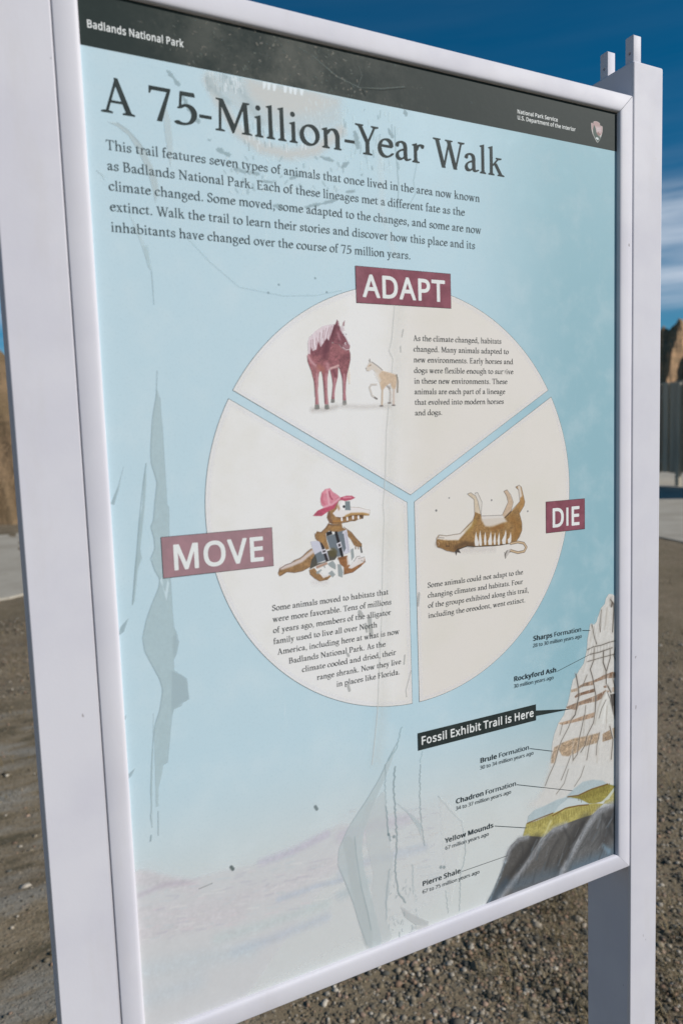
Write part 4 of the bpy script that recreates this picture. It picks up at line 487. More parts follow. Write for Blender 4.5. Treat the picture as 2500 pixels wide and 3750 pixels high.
[0,[168,142,114],0.85,1.2,0.22,[2056,-3115,2270,-3101,2465,-3117,2688,-3120,2682,-3192,2641,-3246,2547,-3243,2395,-3245,2326,-3292,2167,-3309,2066,-3277,2011,-3185]],
[0,[150,124,98],0.85,0.8,0.2,[2736,-3149,2868,-3122,2917,-3252,2736,-3251]],
[0,[170,145,120],0.8,1.2,0.2,[1944,-3143,2031,-3128,1999,-3244,1943,-3345,1893,-3334,1894,-3263]],
[0,[170,148,122],0.8,1,0,[2904,-3112,2989,-3102,2990,-3250,2929,-3246]],
[1,[176,169,160],0.35,2.2,0,[2624,-2638,2612,-2851,2582,-2971,2477,-3110,2442,-3229,2372,-3303],4.71],
[1,[78,72,66],0.72,0.5,0,[2624,-2638,2612,-2851,2582,-2971,2477,-3110,2442,-3229,2372,-3303],1.27],
[1,[176,169,160],0.35,2.2,0,[2431,-2841,2396,-2968,2350,-3110,2315,-3316,2257,-3366],4.14],
[1,[78,72,66],0.72,0.5,0,[2431,-2841,2396,-2968,2350,-3110,2315,-3316,2257,-3366],1.12],
[1,[176,169,160],0.35,2.2,0,[2214,-2867,2169,-2946,2056,-3089,1999,-3200,1954,-3339,1853,-3491,1798,-3592],3.56],
[1,[78,72,66],0.72,0.5,0,[2214,-2867,2169,-2946,2056,-3089,1999,-3200,1954,-3339,1853,-3491,1798,-3592],0.96],
[1,[176,169,160],0.35,2.2,0,[2862,-3075,2917,-3261,2887,-3513],5.37],
[1,[78,72,66],0.72,0.5,0,[2862,-3075,2917,-3261,2887,-3513],1.45],
[1,[176,169,160],0.35,2.2,0,[2688,-3120,2641,-3273,2629,-3398],3.72],
[1,[78,72,66],0.72,0.5,0,[2688,-3120,2641,-3273,2629,-3398],1.0],
[1,[176,169,160],0.35,2.2,0,[2559,-3128,2512,-3244,2470,-3425],3.68],
[1,[78,72,66],0.72,0.5,0,[2559,-3128,2512,-3244,2470,-3425],0.99],
[1,[176,169,160],0.35,2.2,0,[2079,-2874,2034,-3005],2.52],
[1,[78,72,66],0.72,0.5,0,[2079,-2874,2034,-3005],0.68],
[1,[176,169,160],0.35,2.2,0,[2212,-3302,2121,-3467,2052,-3584],3.08],
[1,[78,72,66],0.72,0.5,0,[2212,-3302,2121,-3467,2052,-3584],0.83],
[1,[176,169,160],0.35,2.2,0,[2429,-3497,2371,-3618,2267,-3719],2.62],
[1,[78,72,66],0.72,0.5,0,[2429,-3497,2371,-3618,2267,-3719],0.71],
[1,[176,169,160],0.35,2.2,0,[2166,-3478,2097,-3640,1973,-3743],2.57],
[1,[78,72,66],0.72,0.5,0,[2166,-3478,2097,-3640,1973,-3743],0.69],
[1,[176,169,160],0.35,2.2,0,[2235,-3254,2246,-3381],3.6],
[1,[78,72,66],0.72,0.5,0,[2235,-3254,2246,-3381],0.97],
[1,[70,64,60],0.6,2.5,0,[2903,-2746,2952,-2902],6.43],
[0,[172,186,190],0.95,1.2,0.03,[1517,-3996,1532,-3909,1630,-3856,1800,-3844,1972,-3820,2118,-3823,2267,-3744,2402,-3696,2570,-3708,2740,-3762,2826,-3828,2961,-3877,2962,-4005,2631,-4028,2177,-3967,1957,-3996,1741,-3978,1524,-3998]],
[0,[196,204,205],0.9,1,0,[1928,-3994,2001,-3909,2162,-3852,2356,-3914,2493,-4009,2177,-3961]],
[0,[172,162,98],1,0.6,0.1,[1446,-4136,1503,-3992,1656,-4001,1913,-3978,2177,-3958,2477,-4011,2585,-4022,2764,-4075,2615,-4144,2477,-4202,2175,-4191,1941,-4184,1767,-4239,1598,-4191]],
[0,[150,140,76],1,0.6,0.1,[2177,-3836,2326,-3859,2478,-3827,2818,-3826,2961,-3889,2850,-3976,2771,-4041,2631,-4034,2508,-4007,2356,-3908]],
[0,[176,168,116],1,0.6,0.08,[2756,-4073,2850,-3976,2961,-3895,2962,-4139]],
[0,[198,204,196],0.8,0.8,0,[2693,-4050,2819,-3992,2945,-3904,2961,-3932,2850,-4037]],
[1,[112,82,46],0.85,0.6,0,[1517,-3994,1741,-3980,1916,-3973],1.67],
[1,[112,82,46],0.85,0.6,0,[1913,-4004,2118,-3965,2326,-3986,2496,-4019],1.72],
[1,[112,82,46],0.85,0.6,0,[2155,-3827,2326,-3853,2554,-3829,2826,-3830],1.75],
[1,[206,200,150],0.7,1.5,0,[1767,-4239,1884,-4063],2.9],
[1,[112,96,44],0.6,0.3,0,[1545,-3986,1536,-4048],0.77],
[1,[112,96,44],0.6,0.3,0,[1570,-3987,1561,-4038],0.77],
[1,[112,96,44],0.6,0.3,0,[1595,-3987,1586,-4062],0.78],
[1,[112,96,44],0.6,0.3,0,[1620,-3988,1611,-4044],0.78],
[1,[112,96,44],0.6,0.3,0,[1645,-3989,1636,-4038],0.78],
[1,[112,96,44],0.6,0.3,0,[1671,-3990,1661,-4065],0.78],
[1,[112,96,44],0.6,0.3,0,[1696,-3990,1686,-4108],0.78],
[1,[112,96,44],0.6,0.3,0,[1722,-3991,1712,-4099],0.78],
[1,[112,96,44],0.6,0.3,0,[1747,-3992,1737,-4097],0.79],
[1,[112,96,44],0.6,0.3,0,[1773,-3993,1763,-4054],0.79],
[1,[112,96,44],0.6,0.3,0,[1798,-3993,1789,-4080],0.79],
[1,[112,96,44],0.6,0.3,0,[1824,-3994,1815,-4060],0.79],
[1,[112,96,44],0.6,0.3,0,[1850,-3995,1841,-4053],0.79],
[1,[112,96,44],0.6,0.3,0,[1876,-3996,1867,-4048],0.79],
[1,[112,96,44],0.6,0.3,0,[1902,-3996,1892,-4058],0.8],
[1,[112,96,44],0.6,0.3,0,[1927,-4005,1918,-4125],0.8],
[1,[112,96,44],0.6,0.3,0,[1954,-4006,1944,-4117],0.8],
[1,[112,96,44],0.6,0.3,0,[1980,-4006,1970,-4116],0.8],
[1,[112,96,44],0.6,0.3,0,[2006,-4006,1996,-4115],0.8],
[1,[112,96,44],0.6,0.3,0,[2032,-4006,2023,-4066],0.8],
[1,[112,96,44],0.6,0.3,0,[2058,-4006,2049,-4076],0.8],
[1,[112,96,44],0.6,0.3,0,[2085,-4006,2075,-4102],0.81],
[1,[112,96,44],0.6,0.3,0,[2111,-4007,2102,-4111],0.81],
[1,[112,96,44],0.6,0.3,0,[2138,-4007,2128,-4121],0.81],
[1,[112,96,44],0.6,0.3,0,[2165,-4007,2155,-4124],0.81],
[1,[112,96,44],0.6,0.3,0,[2191,-4007,2182,-4059],0.81],
[1,[112,96,44],0.6,0.3,0,[2218,-4007,2209,-4102],0.81],
[1,[112,96,44],0.6,0.3,0,[2245,-4007,2235,-4108],0.82],
[1,[112,96,44],0.6,0.3,0,[2272,-4008,2262,-4094],0.82],
[1,[112,96,44],0.6,0.3,0,[2299,-4008,2289,-4067],0.82],
[1,[112,96,44],0.6,0.3,0,[2326,-4008,2316,-4092],0.82],
[1,[112,96,44],0.6,0.3,0,[2353,-4008,2344,-4060],0.82],
[1,[112,96,44],0.6,0.3,0,[2380,-4008,2371,-4131],0.83],
[1,[112,96,44],0.6,0.3,0,[2407,-4008,2398,-4125],0.83],
[1,[112,96,44],0.6,0.3,0,[2435,-4009,2425,-4099],0.83],
[1,[112,96,44],0.6,0.3,0,[2462,-4009,2453,-4079],0.83],
[1,[112,96,44],0.6,0.3,0,[2489,-4022,2480,-4143],0.83],
[1,[112,96,44],0.6,0.3,0,[2517,-4029,2508,-4122],0.83],
[1,[112,96,44],0.6,0.3,0,[2545,-4036,2535,-4156],0.84],
[1,[112,96,44],0.6,0.3,0,[2572,-4044,2563,-4160],0.84],
[1,[112,96,44],0.6,0.3,0,[2600,-4051,2591,-4139],0.84],
[1,[112,96,44],0.6,0.3,0,[2628,-4058,2619,-4139],0.84],
[1,[112,96,44],0.6,0.3,0,[2656,-4066,2646,-4162],0.84],
[1,[112,96,44],0.6,0.3,0,[2684,-4073,2674,-4155],0.85],
[1,[92,80,36],0.65,0.3,0,[2341,-3860,2329,-3918],0.96],
[1,[92,80,36],0.65,0.3,0,[2365,-3858,2353,-3925],0.96],
[1,[92,80,36],0.65,0.3,0,[2390,-3857,2377,-3954],0.96],
[1,[92,80,36],0.65,0.3,0,[2414,-3856,2402,-3907],0.96],
[1,[92,80,36],0.65,0.3,0,[2438,-3854,2426,-3906],0.96],
[1,[92,80,36],0.65,0.3,0,[2462,-3853,2450,-3939],0.97],
[1,[92,80,36],0.65,0.3,0,[2487,-3851,2474,-3917],0.97],
[1,[92,80,36],0.65,0.3,0,[2511,-3850,2499,-3931],0.97],
[1,[92,80,36],0.65,0.3,0,[2536,-3849,2523,-3926],0.97],
[1,[92,80,36],0.65,0.3,0,[2560,-3847,2548,-3917],0.97],
[1,[92,80,36],0.65,0.3,0,[2585,-3846,2572,-3955],0.97],
[1,[92,80,36],0.65,0.3,0,[2610,-3845,2597,-3906],0.98],
[1,[92,80,36],0.65,0.3,0,[2634,-3843,2622,-3917],0.98],
[1,[92,80,36],0.65,0.3,0,[2659,-3842,2647,-3904],0.98],
[1,[92,80,36],0.65,0.3,0,[2684,-3840,2671,-3928],0.98],
[1,[92,80,36],0.65,0.3,0,[2709,-3839,2696,-3905],0.98],
[1,[92,80,36],0.65,0.3,0,[2734,-3838,2721,-3909],0.98],
[1,[92,80,36],0.65,0.3,0,[2759,-3836,2746,-3931],0.99],
[1,[92,80,36],0.65,0.3,0,[2784,-3835,2771,-3904],0.99],
[1,[92,80,36],0.65,0.3,0,[2809,-3833,2796,-3917],0.99],
[1,[92,80,36],0.65,0.3,0,[2834,-3832,2822,-3937],0.99],
[1,[92,80,36],0.65,0.3,0,[2859,-3831,2847,-3887],0.99],
[0,[88,86,84],1,0.8,0.06,[870,-4829,977,-4707,1114,-4480,1212,-4261,1267,-4198,1377,-4139,1529,-4154,1746,-4233,1653,-4322,1483,-4490,1287,-4670,1082,-4821]],
[1,[60,58,56],0.6,6,0,[1654,-4241,1540,-4358,1358,-4521,1179,-4670],14.38],
[0,[96,94,92],1,0.6,0.06,[1075,-4830,1315,-4645,1483,-4490,1653,-4322,1767,-4239,1926,-4168,2087,-4166,2325,-4161,2561,-4169,2446,-4290,2264,-4488,2113,-4670,1979,-4842]],
[1,[62,60,58],0.6,7,0,[2446,-4218,2234,-4408,2114,-4575,1995,-4740],18.05],
[1,[70,68,66],0.4,5,0,[2116,-4245,1968,-4414,1821,-4628],6.77],
[0,[102,102,102],1,0.6,0.06,[1965,-4838,2173,-4617,2324,-4446,2554,-4175,2678,-4124,2970,-4127,2972,-4856]],
[1,[66,64,64],0.6,8,0,[2914,-4224,2851,-4427,2756,-4596],18.7],
[1,[74,72,72],0.45,5,0,[2678,-4306,2491,-4519],7.08],
[1,[150,152,156],0.75,4,0.08,[1096,-4802,1315,-4645,1539,-4473,1738,-4289,1926,-4191,2116,-4186],8.12],
[1,[150,152,156],0.8,4,0.08,[2009,-4828,2294,-4497,2477,-4298,2678,-4143,2914,-4127],8.72],
[1,[150,152,156],0.75,3,0.08,[1183,-4365,1253,-4239,1391,-4154,1515,-4167],6.32],
[1,[140,152,160],0.7,2,0.2,[923,-4813,1100,-4532,1183,-4365],3.25],
[1,[56,56,57],0.42,2.2,0,[1349,-4210,1252,-4295],1.28],
[1,[56,56,57],0.42,2.2,0,[1444,-4261,1442,-4386,1262,-4559],1.8],
[1,[56,56,57],0.42,2.2,0,[1654,-4264,1540,-4358,1372,-4525],6.54],
[1,[56,56,57],0.42,2.2,0,[1541,-4266,1582,-4347],1.56],
[1,[56,56,57],0.42,2.2,0,[1882,-4226,1795,-4294],2.66],
[1,[56,56,57],0.42,2.2,0,[2087,-4213,2189,-4396,2174,-4474],2.97],
[1,[56,56,57],0.42,2.2,0,[1998,-4340,1880,-4459,1792,-4666],2.15],
[1,[56,56,57],0.42,2.2,0,[2416,-4233,2249,-4448,2143,-4631],6.1],
[1,[56,56,57],0.42,2.2,0,[1996,-4540,1995,-4634],1.89],
[1,[56,56,57],0.42,2.2,0,[2631,-4269,2400,-4504,2187,-4776],1.27],
[1,[56,56,57],0.42,2.2,0,[2725,-4270,2693,-4480,2553,-4585],1.7],
[1,[56,56,57],0.42,2.2,0,[2740,-4226,2851,-4427,2915,-4568],5.68],
[1,[56,56,57],0.42,2.2,0,[2788,-4629,2820,-4737],1.44],
[1,[56,56,57],0.42,2.2,0,[2553,-4658,2506,-4765],1.7],
[1,[56,56,57],0.42,2.2,0,[2835,-4300,2947,-4355],7.16],
[1,[74,96,116],0.45,6,0,[976,-4797,1179,-4636],11.31],
[1,[92,112,130],0.45,9,0,[1341,-4722,1734,-4742,1951,-4762],15.49],
[1,[90,116,136],0.5,9,0,[2247,-4795,2631,-4790,2948,-4775],16.63],
[1,[140,170,190],0.5,3,0,[2756,-4644,2852,-4746],5.74],
[1,[60,64,68],0.5,0.3,0,[2462,-4754,2467,-4758],0.7],
[1,[150,160,166],0.5,0.3,0,[1606,-4459,1610,-4463],0.65],
[1,[60,64,68],0.5,0.3,0,[1434,-4586,1438,-4590],0.65],
[1,[150,160,166],0.5,0.3,0,[1378,-4625,1382,-4629],0.65],
[1,[150,160,166],0.5,0.3,0,[2497,-4666,2502,-4670],0.7],
[1,[60,64,68],0.5,0.3,0,[2409,-4741,2414,-4745],0.7],
[1,[60,64,68],0.5,0.3,0,[2124,-4613,2128,-4617],0.68],
[1,[60,64,68],0.5,0.3,0,[2478,-4681,2483,-4685],0.7],
[1,[150,160,166],0.5,0.3,0,[1815,-4483,1820,-4486],0.67],
[1,[60,64,68],0.5,0.3,0,[1845,-4548,1850,-4552],0.67],
[1,[60,64,68],0.5,0.3,0,[1522,-4514,1526,-4517],0.65],
[1,[150,160,166],0.5,0.3,0,[2373,-4537,2377,-4541],0.7],
[1,[150,160,166],0.5,0.3,0,[2023,-4722,2028,-4725],0.68],
[1,[60,64,68],0.5,0.3,0,[1433,-4569,1438,-4573],0.65],
[1,[150,160,166],0.5,0.3,0,[1924,-4622,1928,-4626],0.67],
[1,[150,160,166],0.5,0.3,0,[2763,-4564,2768,-4568],0.72],
[1,[150,160,166],0.5,0.3,0,[1450,-4666,1454,-4670],0.65],
[1,[150,160,166],0.5,0.3,0,[2332,-4559,2336,-4563],0.69],
[1,[60,64,68],0.5,0.3,0,[1728,-4730,1732,-4733],0.67],
[1,[150,160,166],0.5,0.3,0,[2869,-4713,2874,-4717],0.72],
[1,[150,160,166],0.5,0.3,0,[1239,-4727,1243,-4731],0.64],
[1,[150,160,166],0.5,0.3,0,[1442,-4538,1446,-4542],0.65],
[1,[60,64,68],0.5,0.3,0,[1391,-4730,1395,-4734],0.65],
[1,[60,64,68],0.5,0.3,0,[2642,-4642,2647,-4646],0.71],
[1,[150,160,166],0.5,0.3,0,[1640,-4643,1644,-4646],0.66],
[1,[150,160,166],0.5,0.3,0,[2021,-4674,2025,-4677],0.68],
[1,[150,160,166],0.5,0.3,0,[2173,-4615,2177,-4619],0.69],
[1,[150,160,166],0.5,0.3,0,[2791,-4749,2796,-4752],0.72],
[1,[150,160,166],0.5,0.3,0,[1346,-4690,1350,-4693],0.65],
[1,[60,64,68],0.5,0.3,0,[1854,-4686,1858,-4690],0.67],
[1,[60,64,68],0.5,0.3,0,[1442,-4708,1446,-4711],0.65],
[1,[150,160,166],0.5,0.3,0,[2728,-4677,2733,-4681],0.72],
[1,[60,64,68],0.5,0.3,0,[1154,-4414,1158,-4418],0.63],
[1,[150,160,166],0.5,0.3,0,[2824,-4624,2828,-4627],0.72],
[1,[60,64,68],0.5,0.3,0,[1238,-4731,1242,-4734],0.64],
[1,[150,160,166],0.5,0.3,0,[2694,-4634,2698,-4638],0.71],
[1,[150,160,166],0.5,0.3,0,[2683,-4639,2688,-4643],0.71],
[1,[150,160,166],0.5,0.3,0,[1501,-4553,1505,-4556],0.65],
[1,[150,160,166],0.5,0.3,0,[1136,-4468,1140,-4471],0.63],
[1,[60,64,68],0.5,0.3,0,[2162,-4614,2167,-4618],0.69],
[1,[60,64,68],0.5,0.3,0,[2228,-4680,2233,-4683],0.69],
[1,[150,160,166],0.5,0.3,0,[2304,-4713,2308,-4716],0.69],
[1,[150,160,166],0.5,0.3,0,[2436,-4603,2441,-4607],0.7],
[1,[150,160,166],0.5,0.3,0,[1402,-4482,1407,-4486],0.64],
[1,[60,64,68],0.5,0.3,0,[2376,-4725,2381,-4729],0.7],
[1,[150,160,166],0.5,0.3,0,[1979,-4540,1983,-4543],0.68],
[1,[150,160,166],0.5,0.3,0,[1392,-4730,1396,-4734],0.65],
[1,[60,64,68],0.5,0.3,0,[1625,-4591,1629,-4595],0.66],
[1,[60,64,68],0.5,0.3,0,[1157,-4705,1161,-4709],0.64],
[1,[60,64,68],0.5,0.3,0,[1257,-4457,1261,-4460],0.64],
[1,[60,64,68],0.5,0.3,0,[1931,-4734,1935,-4738],0.68],
[1,[60,64,68],0.5,0.3,0,[1684,-4518,1688,-4521],0.66],
[1,[150,160,166],0.5,0.3,0,[2743,-4669,2747,-4673],0.72],
[1,[150,160,166],0.5,0.3,0,[2214,-4599,2218,-4603],0.69],
[1,[60,64,68],0.5,0.3,0,[1649,-4490,1653,-4494],0.66],
[1,[60,64,68],0.5,0.3,0,[2891,-4702,2895,-4706],0.73],
[1,[60,64,68],0.5,0.3,0,[2295,-4636,2300,-4640],0.69],
[1,[222,220,216],0.37063470347607164,1.5,0,[2582,-2697,2532,-2910],0.51],
[1,[150,140,128],0.49451011128733824,1,0,[2814,-2801,2803,-3012],1.41],
[1,[222,220,216],0.42035905905927395,0.5,0,[2240,-3093,2224,-3184],0.58],
[1,[226,224,220],0.48667825468581766,0.5,0,[2628,-1610,2540,-1864],0.6],
[1,[176,168,158],0.38878758656087165,1.5,0,[2646,-3304,2638,-3503],1.27],
[1,[226,224,220],0.3852872904958099,1.5,0,[2851,-2255,2843,-2426],1.15],
[1,[222,220,216],0.46653295623159863,1,0,[2705,-3310,2686,-3600],1.0],
[1,[190,180,166],0.29485211712893705,1,0,[2832,-1716,2815,-1846],1.18],
[1,[226,224,220],0.301101313479093,1.5,0,[2852,-2311,2834,-2502],1.08],
[1,[222,220,216],0.374574933842157,1.5,0,[2386,-2465,2355,-2577],0.53],
[1,[226,224,220],0.42423694200580586,1,0,[2832,-1602,2806,-1777],0.87],
[1,[150,140,128],0.47801047304070277,0.5,0,[2265,-3252,2222,-3421],0.73],
[1,[190,180,166],0.26000573532200555,1.5,0,[2909,-3254,2893,-3510],1.62],
[1,[222,220,216],0.40985276572053764,0.5,0,[2496,-2136,2431,-2319],1.71],
[1,[226,224,220],0.47357960369217267,0.5,0,[2821,-2443,2803,-2628],1.44],
[1,[226,224,220],0.42617394736429104,0.5,0,[2578,-2620,2556,-2709],1.65],
[1,[190,180,166],0.47160925579412133,1,0,[2787,-2474,2766,-2560],0.53],
[1,[222,220,216],0.4401085731372323,1,0,[2593,-1856,2533,-2025],1.24],
[1,[222,220,216],0.4095158590671333,1,0,[2751,-1673,2715,-1834],1.24],
[1,[176,168,158],0.4776275631328536,1.5,0,[2818,-1538,2791,-1763],1.56],
[1,[222,220,216],0.4835058558601419,1.5,0,[2261,-3136,2203,-3370],0.74],
[1,[226,224,220],0.39517077663123445,0.5,0,[2763,-2415,2733,-2622],1.31],
[1,[222,220,216],0.3276488607670579,0.5,0,[2658,-2087,2605,-2303],0.61],
[1,[226,224,220],0.4057479304143956,1,0,[2782,-2736,2755,-3014],0.54],
[1,[150,140,128],0.2519311047417646,1,0,[2374,-2678,2325,-2821],0.92],
[1,[150,140,128],0.3752586392735805,1.5,0,[2432,-3026,2377,-3241],1.18],
[1,[226,224,220],0.3649079926040756,0.5,0,[2548,-2400,2512,-2556],1.43],
[1,[226,224,220],0.41581835793749955,0.5,0,[2878,-1932,2872,-2127],1.03],
[1,[226,224,220],0.4739245108530672,1.5,0,[2631,-2749,2615,-2903],0.93],
[1,[176,168,158],0.35727241598741677,1,0,[2690,-1747,2661,-1871],0.82],
[1,[190,180,166],0.3302418014932322,0.5,0,[2329,-3168,2276,-3364],1.66],
[1,[226,224,220],0.40445088531538675,1,0,[2719,-1563,2670,-1772],0.99],
[1,[150,140,128],0.2924566805153725,0.5,0,[2443,-2879,2417,-3059],1.58],
[1,[222,220,216],0.4950736178730589,1,0,[2891,-1712,2890,-1851],1.67],
[1,[176,168,158],0.3889024393789734,0.5,0,[2761,-3113,2763,-3266],1.54],
[1,[150,140,128],0.4953831661195692,1,0,[2559,-1801,2525,-1910],0.87],
[1,[150,140,128],0.36211308482686627,1.5,0,[2811,-1546,2768,-1810],1.16],
[1,[222,220,216],0.408516563177799,1,0,[2584,-1724,2530,-1877],0.87],
[1,[150,140,128],0.37288648962437054,1,0,[2827,-3192,2835,-3286],0.53],
[1,[190,180,166],0.3437441713248762,0.5,0,[2675,-3282,2649,-3507],1.06],
[1,[176,168,158],0.45922453330532265,0.5,0,[2891,-1749,2879,-1844],0.61],
[1,[176,168,158],0.39829659504432036,1.5,0,[2261,-2693,2211,-2880],1.44],
[1,[190,180,166],0.45760925545530307,0.5,0,[2909,-2405,2913,-2535],1.08],
[1,[222,220,216],0.28553022499787906,0.5,0,[2524,-2684,2480,-2829],1.56],
[1,[226,224,220],0.3589817690309107,1,0,[2902,-2643,2882,-2868],0.82],
[1,[226,224,220],0.33563549480357596,1.5,0,[2819,-2929,2806,-3085],1.7],
[1,[190,180,166],0.28170897036507164,1.5,0,[2703,-2646,2687,-2741],0.86],
[1,[176,168,158],0.4342631913477436,1.5,0,[2761,-2318,2742,-2457],1.84],
[1,[222,220,216],0.32745956885504646,1,0,[2688,-2163,2671,-2276],0.86],
[1,[190,180,166],0.34994007626426116,0.5,0,[2873,-3247,2868,-3537],0.61],
[1,[222,220,216],0.33309513887712566,1.5,0,[2913,-2684,2920,-2903],0.7],
[1,[190,180,166],0.2752913513510651,1,0,[2836,-1585,2819,-1734],1.62],
[1,[150,140,128],0.3206607346742941,1.5,0,[2456,-2358,2424,-2453],1.54],
[1,[226,224,220],0.43587618499820946,1,0,[2634,-1852,2582,-2057],1.27],
[1,[150,140,128],0.3097974929776781,1.5,0,[2476,-3202,2445,-3361],0.98],
[1,[222,220,216],0.3388192512076171,1,0,[2823,-2411,2813,-2633],1.66],
[1,[222,220,216],0.475611600057753,0.5,0,[2659,-1635,2592,-1843],1.38],
[1,[176,168,158],0.28554803701198267,1,0,[2760,-2468,2730,-2669],1.07],
[1,[226,224,220],0.37803967202134015,1,0,[2526,-2043,2484,-2150],1.59],
[1,[222,220,216],0.48294922701434573,1.5,0,[2602,-3221,2577,-3331],1.68],
[1,[176,168,158],0.44784824967208614,1,0,[2811,-2982,2795,-3091],1.67],
[1,[190,180,166],0.459814686042496,1.5,0,[2346,-2452,2290,-2614],1.17],
[1,[176,168,158],0.26942482133643386,1.5,0,[2501,-2029,2410,-2297],1.6],
[1,[176,168,158],0.4617647724307284,1,0,[2524,-2932,2481,-3210],1.03],
[1,[222,220,216],0.4976041918837184,0.5,0,[2728,-1760,2691,-1906],1.4],
[1,[176,168,158],0.467291782212568,1.5,0,[2624,-2004,2578,-2184],0.59],
[1,[176,168,158],0.4939075593049208,0.5,0,[2926,-2825,2930,-2986],1.65],
[1,[190,180,166],0.4566551594013226,1,0,[2591,-1767,2515,-1996],0.71],
[1,[190,180,166],0.3639249032383951,1,0,[2942,-1930,2945,-2099],0.88],
[1,[226,224,220],0.30152364851798696,0.5,0,[2751,-3044,2723,-3284],1.54],
[1,[86,98,108],0.27155578351634957,1.6,0,[2844,-4395,2786,-4517],1.83],
[1,[86,98,108],0.23064925272867648,0.8,0,[2153,-4465,2055,-4604],1.56],
[1,[64,66,68],0.21922635191030931,0.8,0,[2828,-4335,2753,-4472],3.18],
[1,[86,98,108],0.3714390986405822,1.6,0,[2218,-4580,2119,-4728],1.68],
[1,[86,98,108],0.3452626641975494,1.6,0,[1706,-4368,1650,-4485],3.15],
[1,[70,72,74],0.3971788258681197,0.8,0,[2759,-4650,2680,-4791],2.61],
[1,[128,132,136],0.3860418546373454,0.8,0,[2067,-4540,2001,-4673],2.56],
[1,[128,132,136],0.3430061241275942,0.8,0,[2338,-4279,2271,-4376],1.22],
[1,[64,66,68],0.29545847120996604,1.6,0,[1513,-4501,1458,-4656],2.4],
[1,[128,132,136],0.218512688123659,0.8,0,[2816,-4299,2722,-4406],1.33],
[1,[70,72,74],0.36312292319335027,0.8,0,[2450,-4523,2371,-4570],2.04],
[1,[128,132,136],0.23269718709801346,1.6,0,[1766,-4209,1674,-4313],2.45],
[1,[86,98,108],0.2550329793795372,1.6,0,[2528,-4703,2433,-4801],2.37],
[1,[70,72,74],0.33206176764605044,1.6,0,[1675,-4309,1583,-4443],2.38],
[1,[128,132,136],0.3478841430972671,0.8,0,[2704,-4272,2653,-4374],3.07],
[1,[70,72,74],0.34324913548471936,0.8,0,[1177,-4554,1136,-4635],1.24],
[1,[86,98,108],0.4151044941784914,0.8,0,[2022,-4602,1982,-4673],1.81],
[1,[86,98,108],0.22615239263830764,0.8,0,[1759,-4204,1707,-4351],1.42],
[1,[70,72,74],0.28176370046215743,1.6,0,[1890,-4602,1848,-4732],2.81],
[1,[86,98,108],0.37109005904958,1.6,0,[2776,-4721,2731,-4807],2.68],
[1,[70,72,74],0.34946786745025127,1.6,0,[2229,-4184,2187,-4238],1.39],
[1,[128,132,136],0.3337188510446476,0.8,0,[2734,-4601,2671,-4657],3.17],
[1,[128,132,136],0.21034883782657848,0.8,0,[2362,-4583,2272,-4658],1.59],
[1,[128,132,136],0.37675081338405036,1.6,0,[1844,-4382,1789,-4510],1.22],
[1,[86,98,108],0.2166773974015879,1.6,0,[1440,-4498,1349,-4533],1.86],
[1,[128,132,136],0.24545432645200863,0.8,0,[2007,-4231,1945,-4307],0.96],
[1,[128,132,136],0.20475793998079506,1.6,0,[2548,-4318,2503,-4485],2.59],
[1,[64,66,68],0.38599763779204094,1.6,0,[2282,-4233,2232,-4394],2.38],
[1,[64,66,68],0.24090804146618358,0.8,0,[2709,-4303,2630,-4430],1.72],
[1,[128,132,136],0.36891818292156336,0.8,0,[1669,-4575,1580,-4614],0.93],
[1,[64,66,68],0.2089574175107846,0.8,0,[2883,-4300,2817,-4397],1.06],
[1,[86,98,108],0.34262406987183847,1.6,0,[2936,-4249,2838,-4402],2.9],
[1,[128,132,136],0.3290490508202757,1.6,0,[2118,-4410,2067,-4513],1.15],
[1,[64,66,68],0.2455912742931522,0.8,0,[2585,-4373,2501,-4442],2.08],
[1,[128,132,136],0.4169509906424176,1.6,0,[2711,-4218,2641,-4360],2.51],
[1,[70,72,74],0.2700390849269018,0.8,0,[2447,-4281,2351,-4422],3.12],
[1,[128,132,136],0.3735359635481492,1.6,0,[2800,-4714,2760,-4879],1.14],
[1,[70,72,74],0.3446022504162717,0.8,0,[2889,-4425,2832,-4515],3.32],
[1,[64,66,68],0.23189350611129955,0.8,0,[1405,-4519,1341,-4574],1.95],
[1,[70,72,74],0.33691517060681053,0.8,0,[2025,-4668,1987,-4817],1.88],
[1,[128,132,136],0.4086046732052768,0.8,0,[2198,-4633,2104,-4674],1.7],
[1,[70,72,74],0.2457517697692811,0.8,0,[1530,-4665,1463,-4748],1.23],
[1,[128,132,136],0.36802466955029844,0.8,0,[1660,-4244,1582,-4350],2.86],
[1,[70,72,74],0.28158606027710864,1.6,0,[2289,-4235,2216,-4328],2.71],
[1,[128,132,136],0.25850928364998554,1.6,0,[2250,-4479,2175,-4571],2.52],
[1,[70,72,74],0.3354783942937947,0.8,0,[1948,-4540,1863,-4611],1.31],
[1,[86,98,108],0.2507384927029253,0.8,0,[1177,-4683,1095,-4775],2.26],
[1,[128,132,136],0.26105274729458444,1.6,0,[2274,-4441,2194,-4493],2.71],
[1,[64,66,68],0.38372569426923586,1.6,0,[1420,-4603,1364,-4710],2.66],
[1,[70,72,74],0.3893025121682673,1.6,0,[1646,-4624,1587,-4771],2.69],
[1,[86,98,108],0.33810265599036304,0.8,0,[1595,-4321,1552,-4463],1.72],
[1,[70,72,74],0.22698326877214542,0.8,0,[1261,-4565,1223,-4636],1.1],
[1,[128,132,136],0.34215462322536117,1.6,0,[2358,-4629,2315,-4732],2.23],
[1,[128,132,136],0.3874482551161613,0.8,0,[2900,-4319,2798,-4409],2.65],
[1,[128,132,136],0.39209320600393116,0.8,0,[1814,-4324,1727,-4391],1.1],
[1,[64,66,68],0.30109674737380404,0.8,0,[2213,-4307,2139,-4387],0.85],
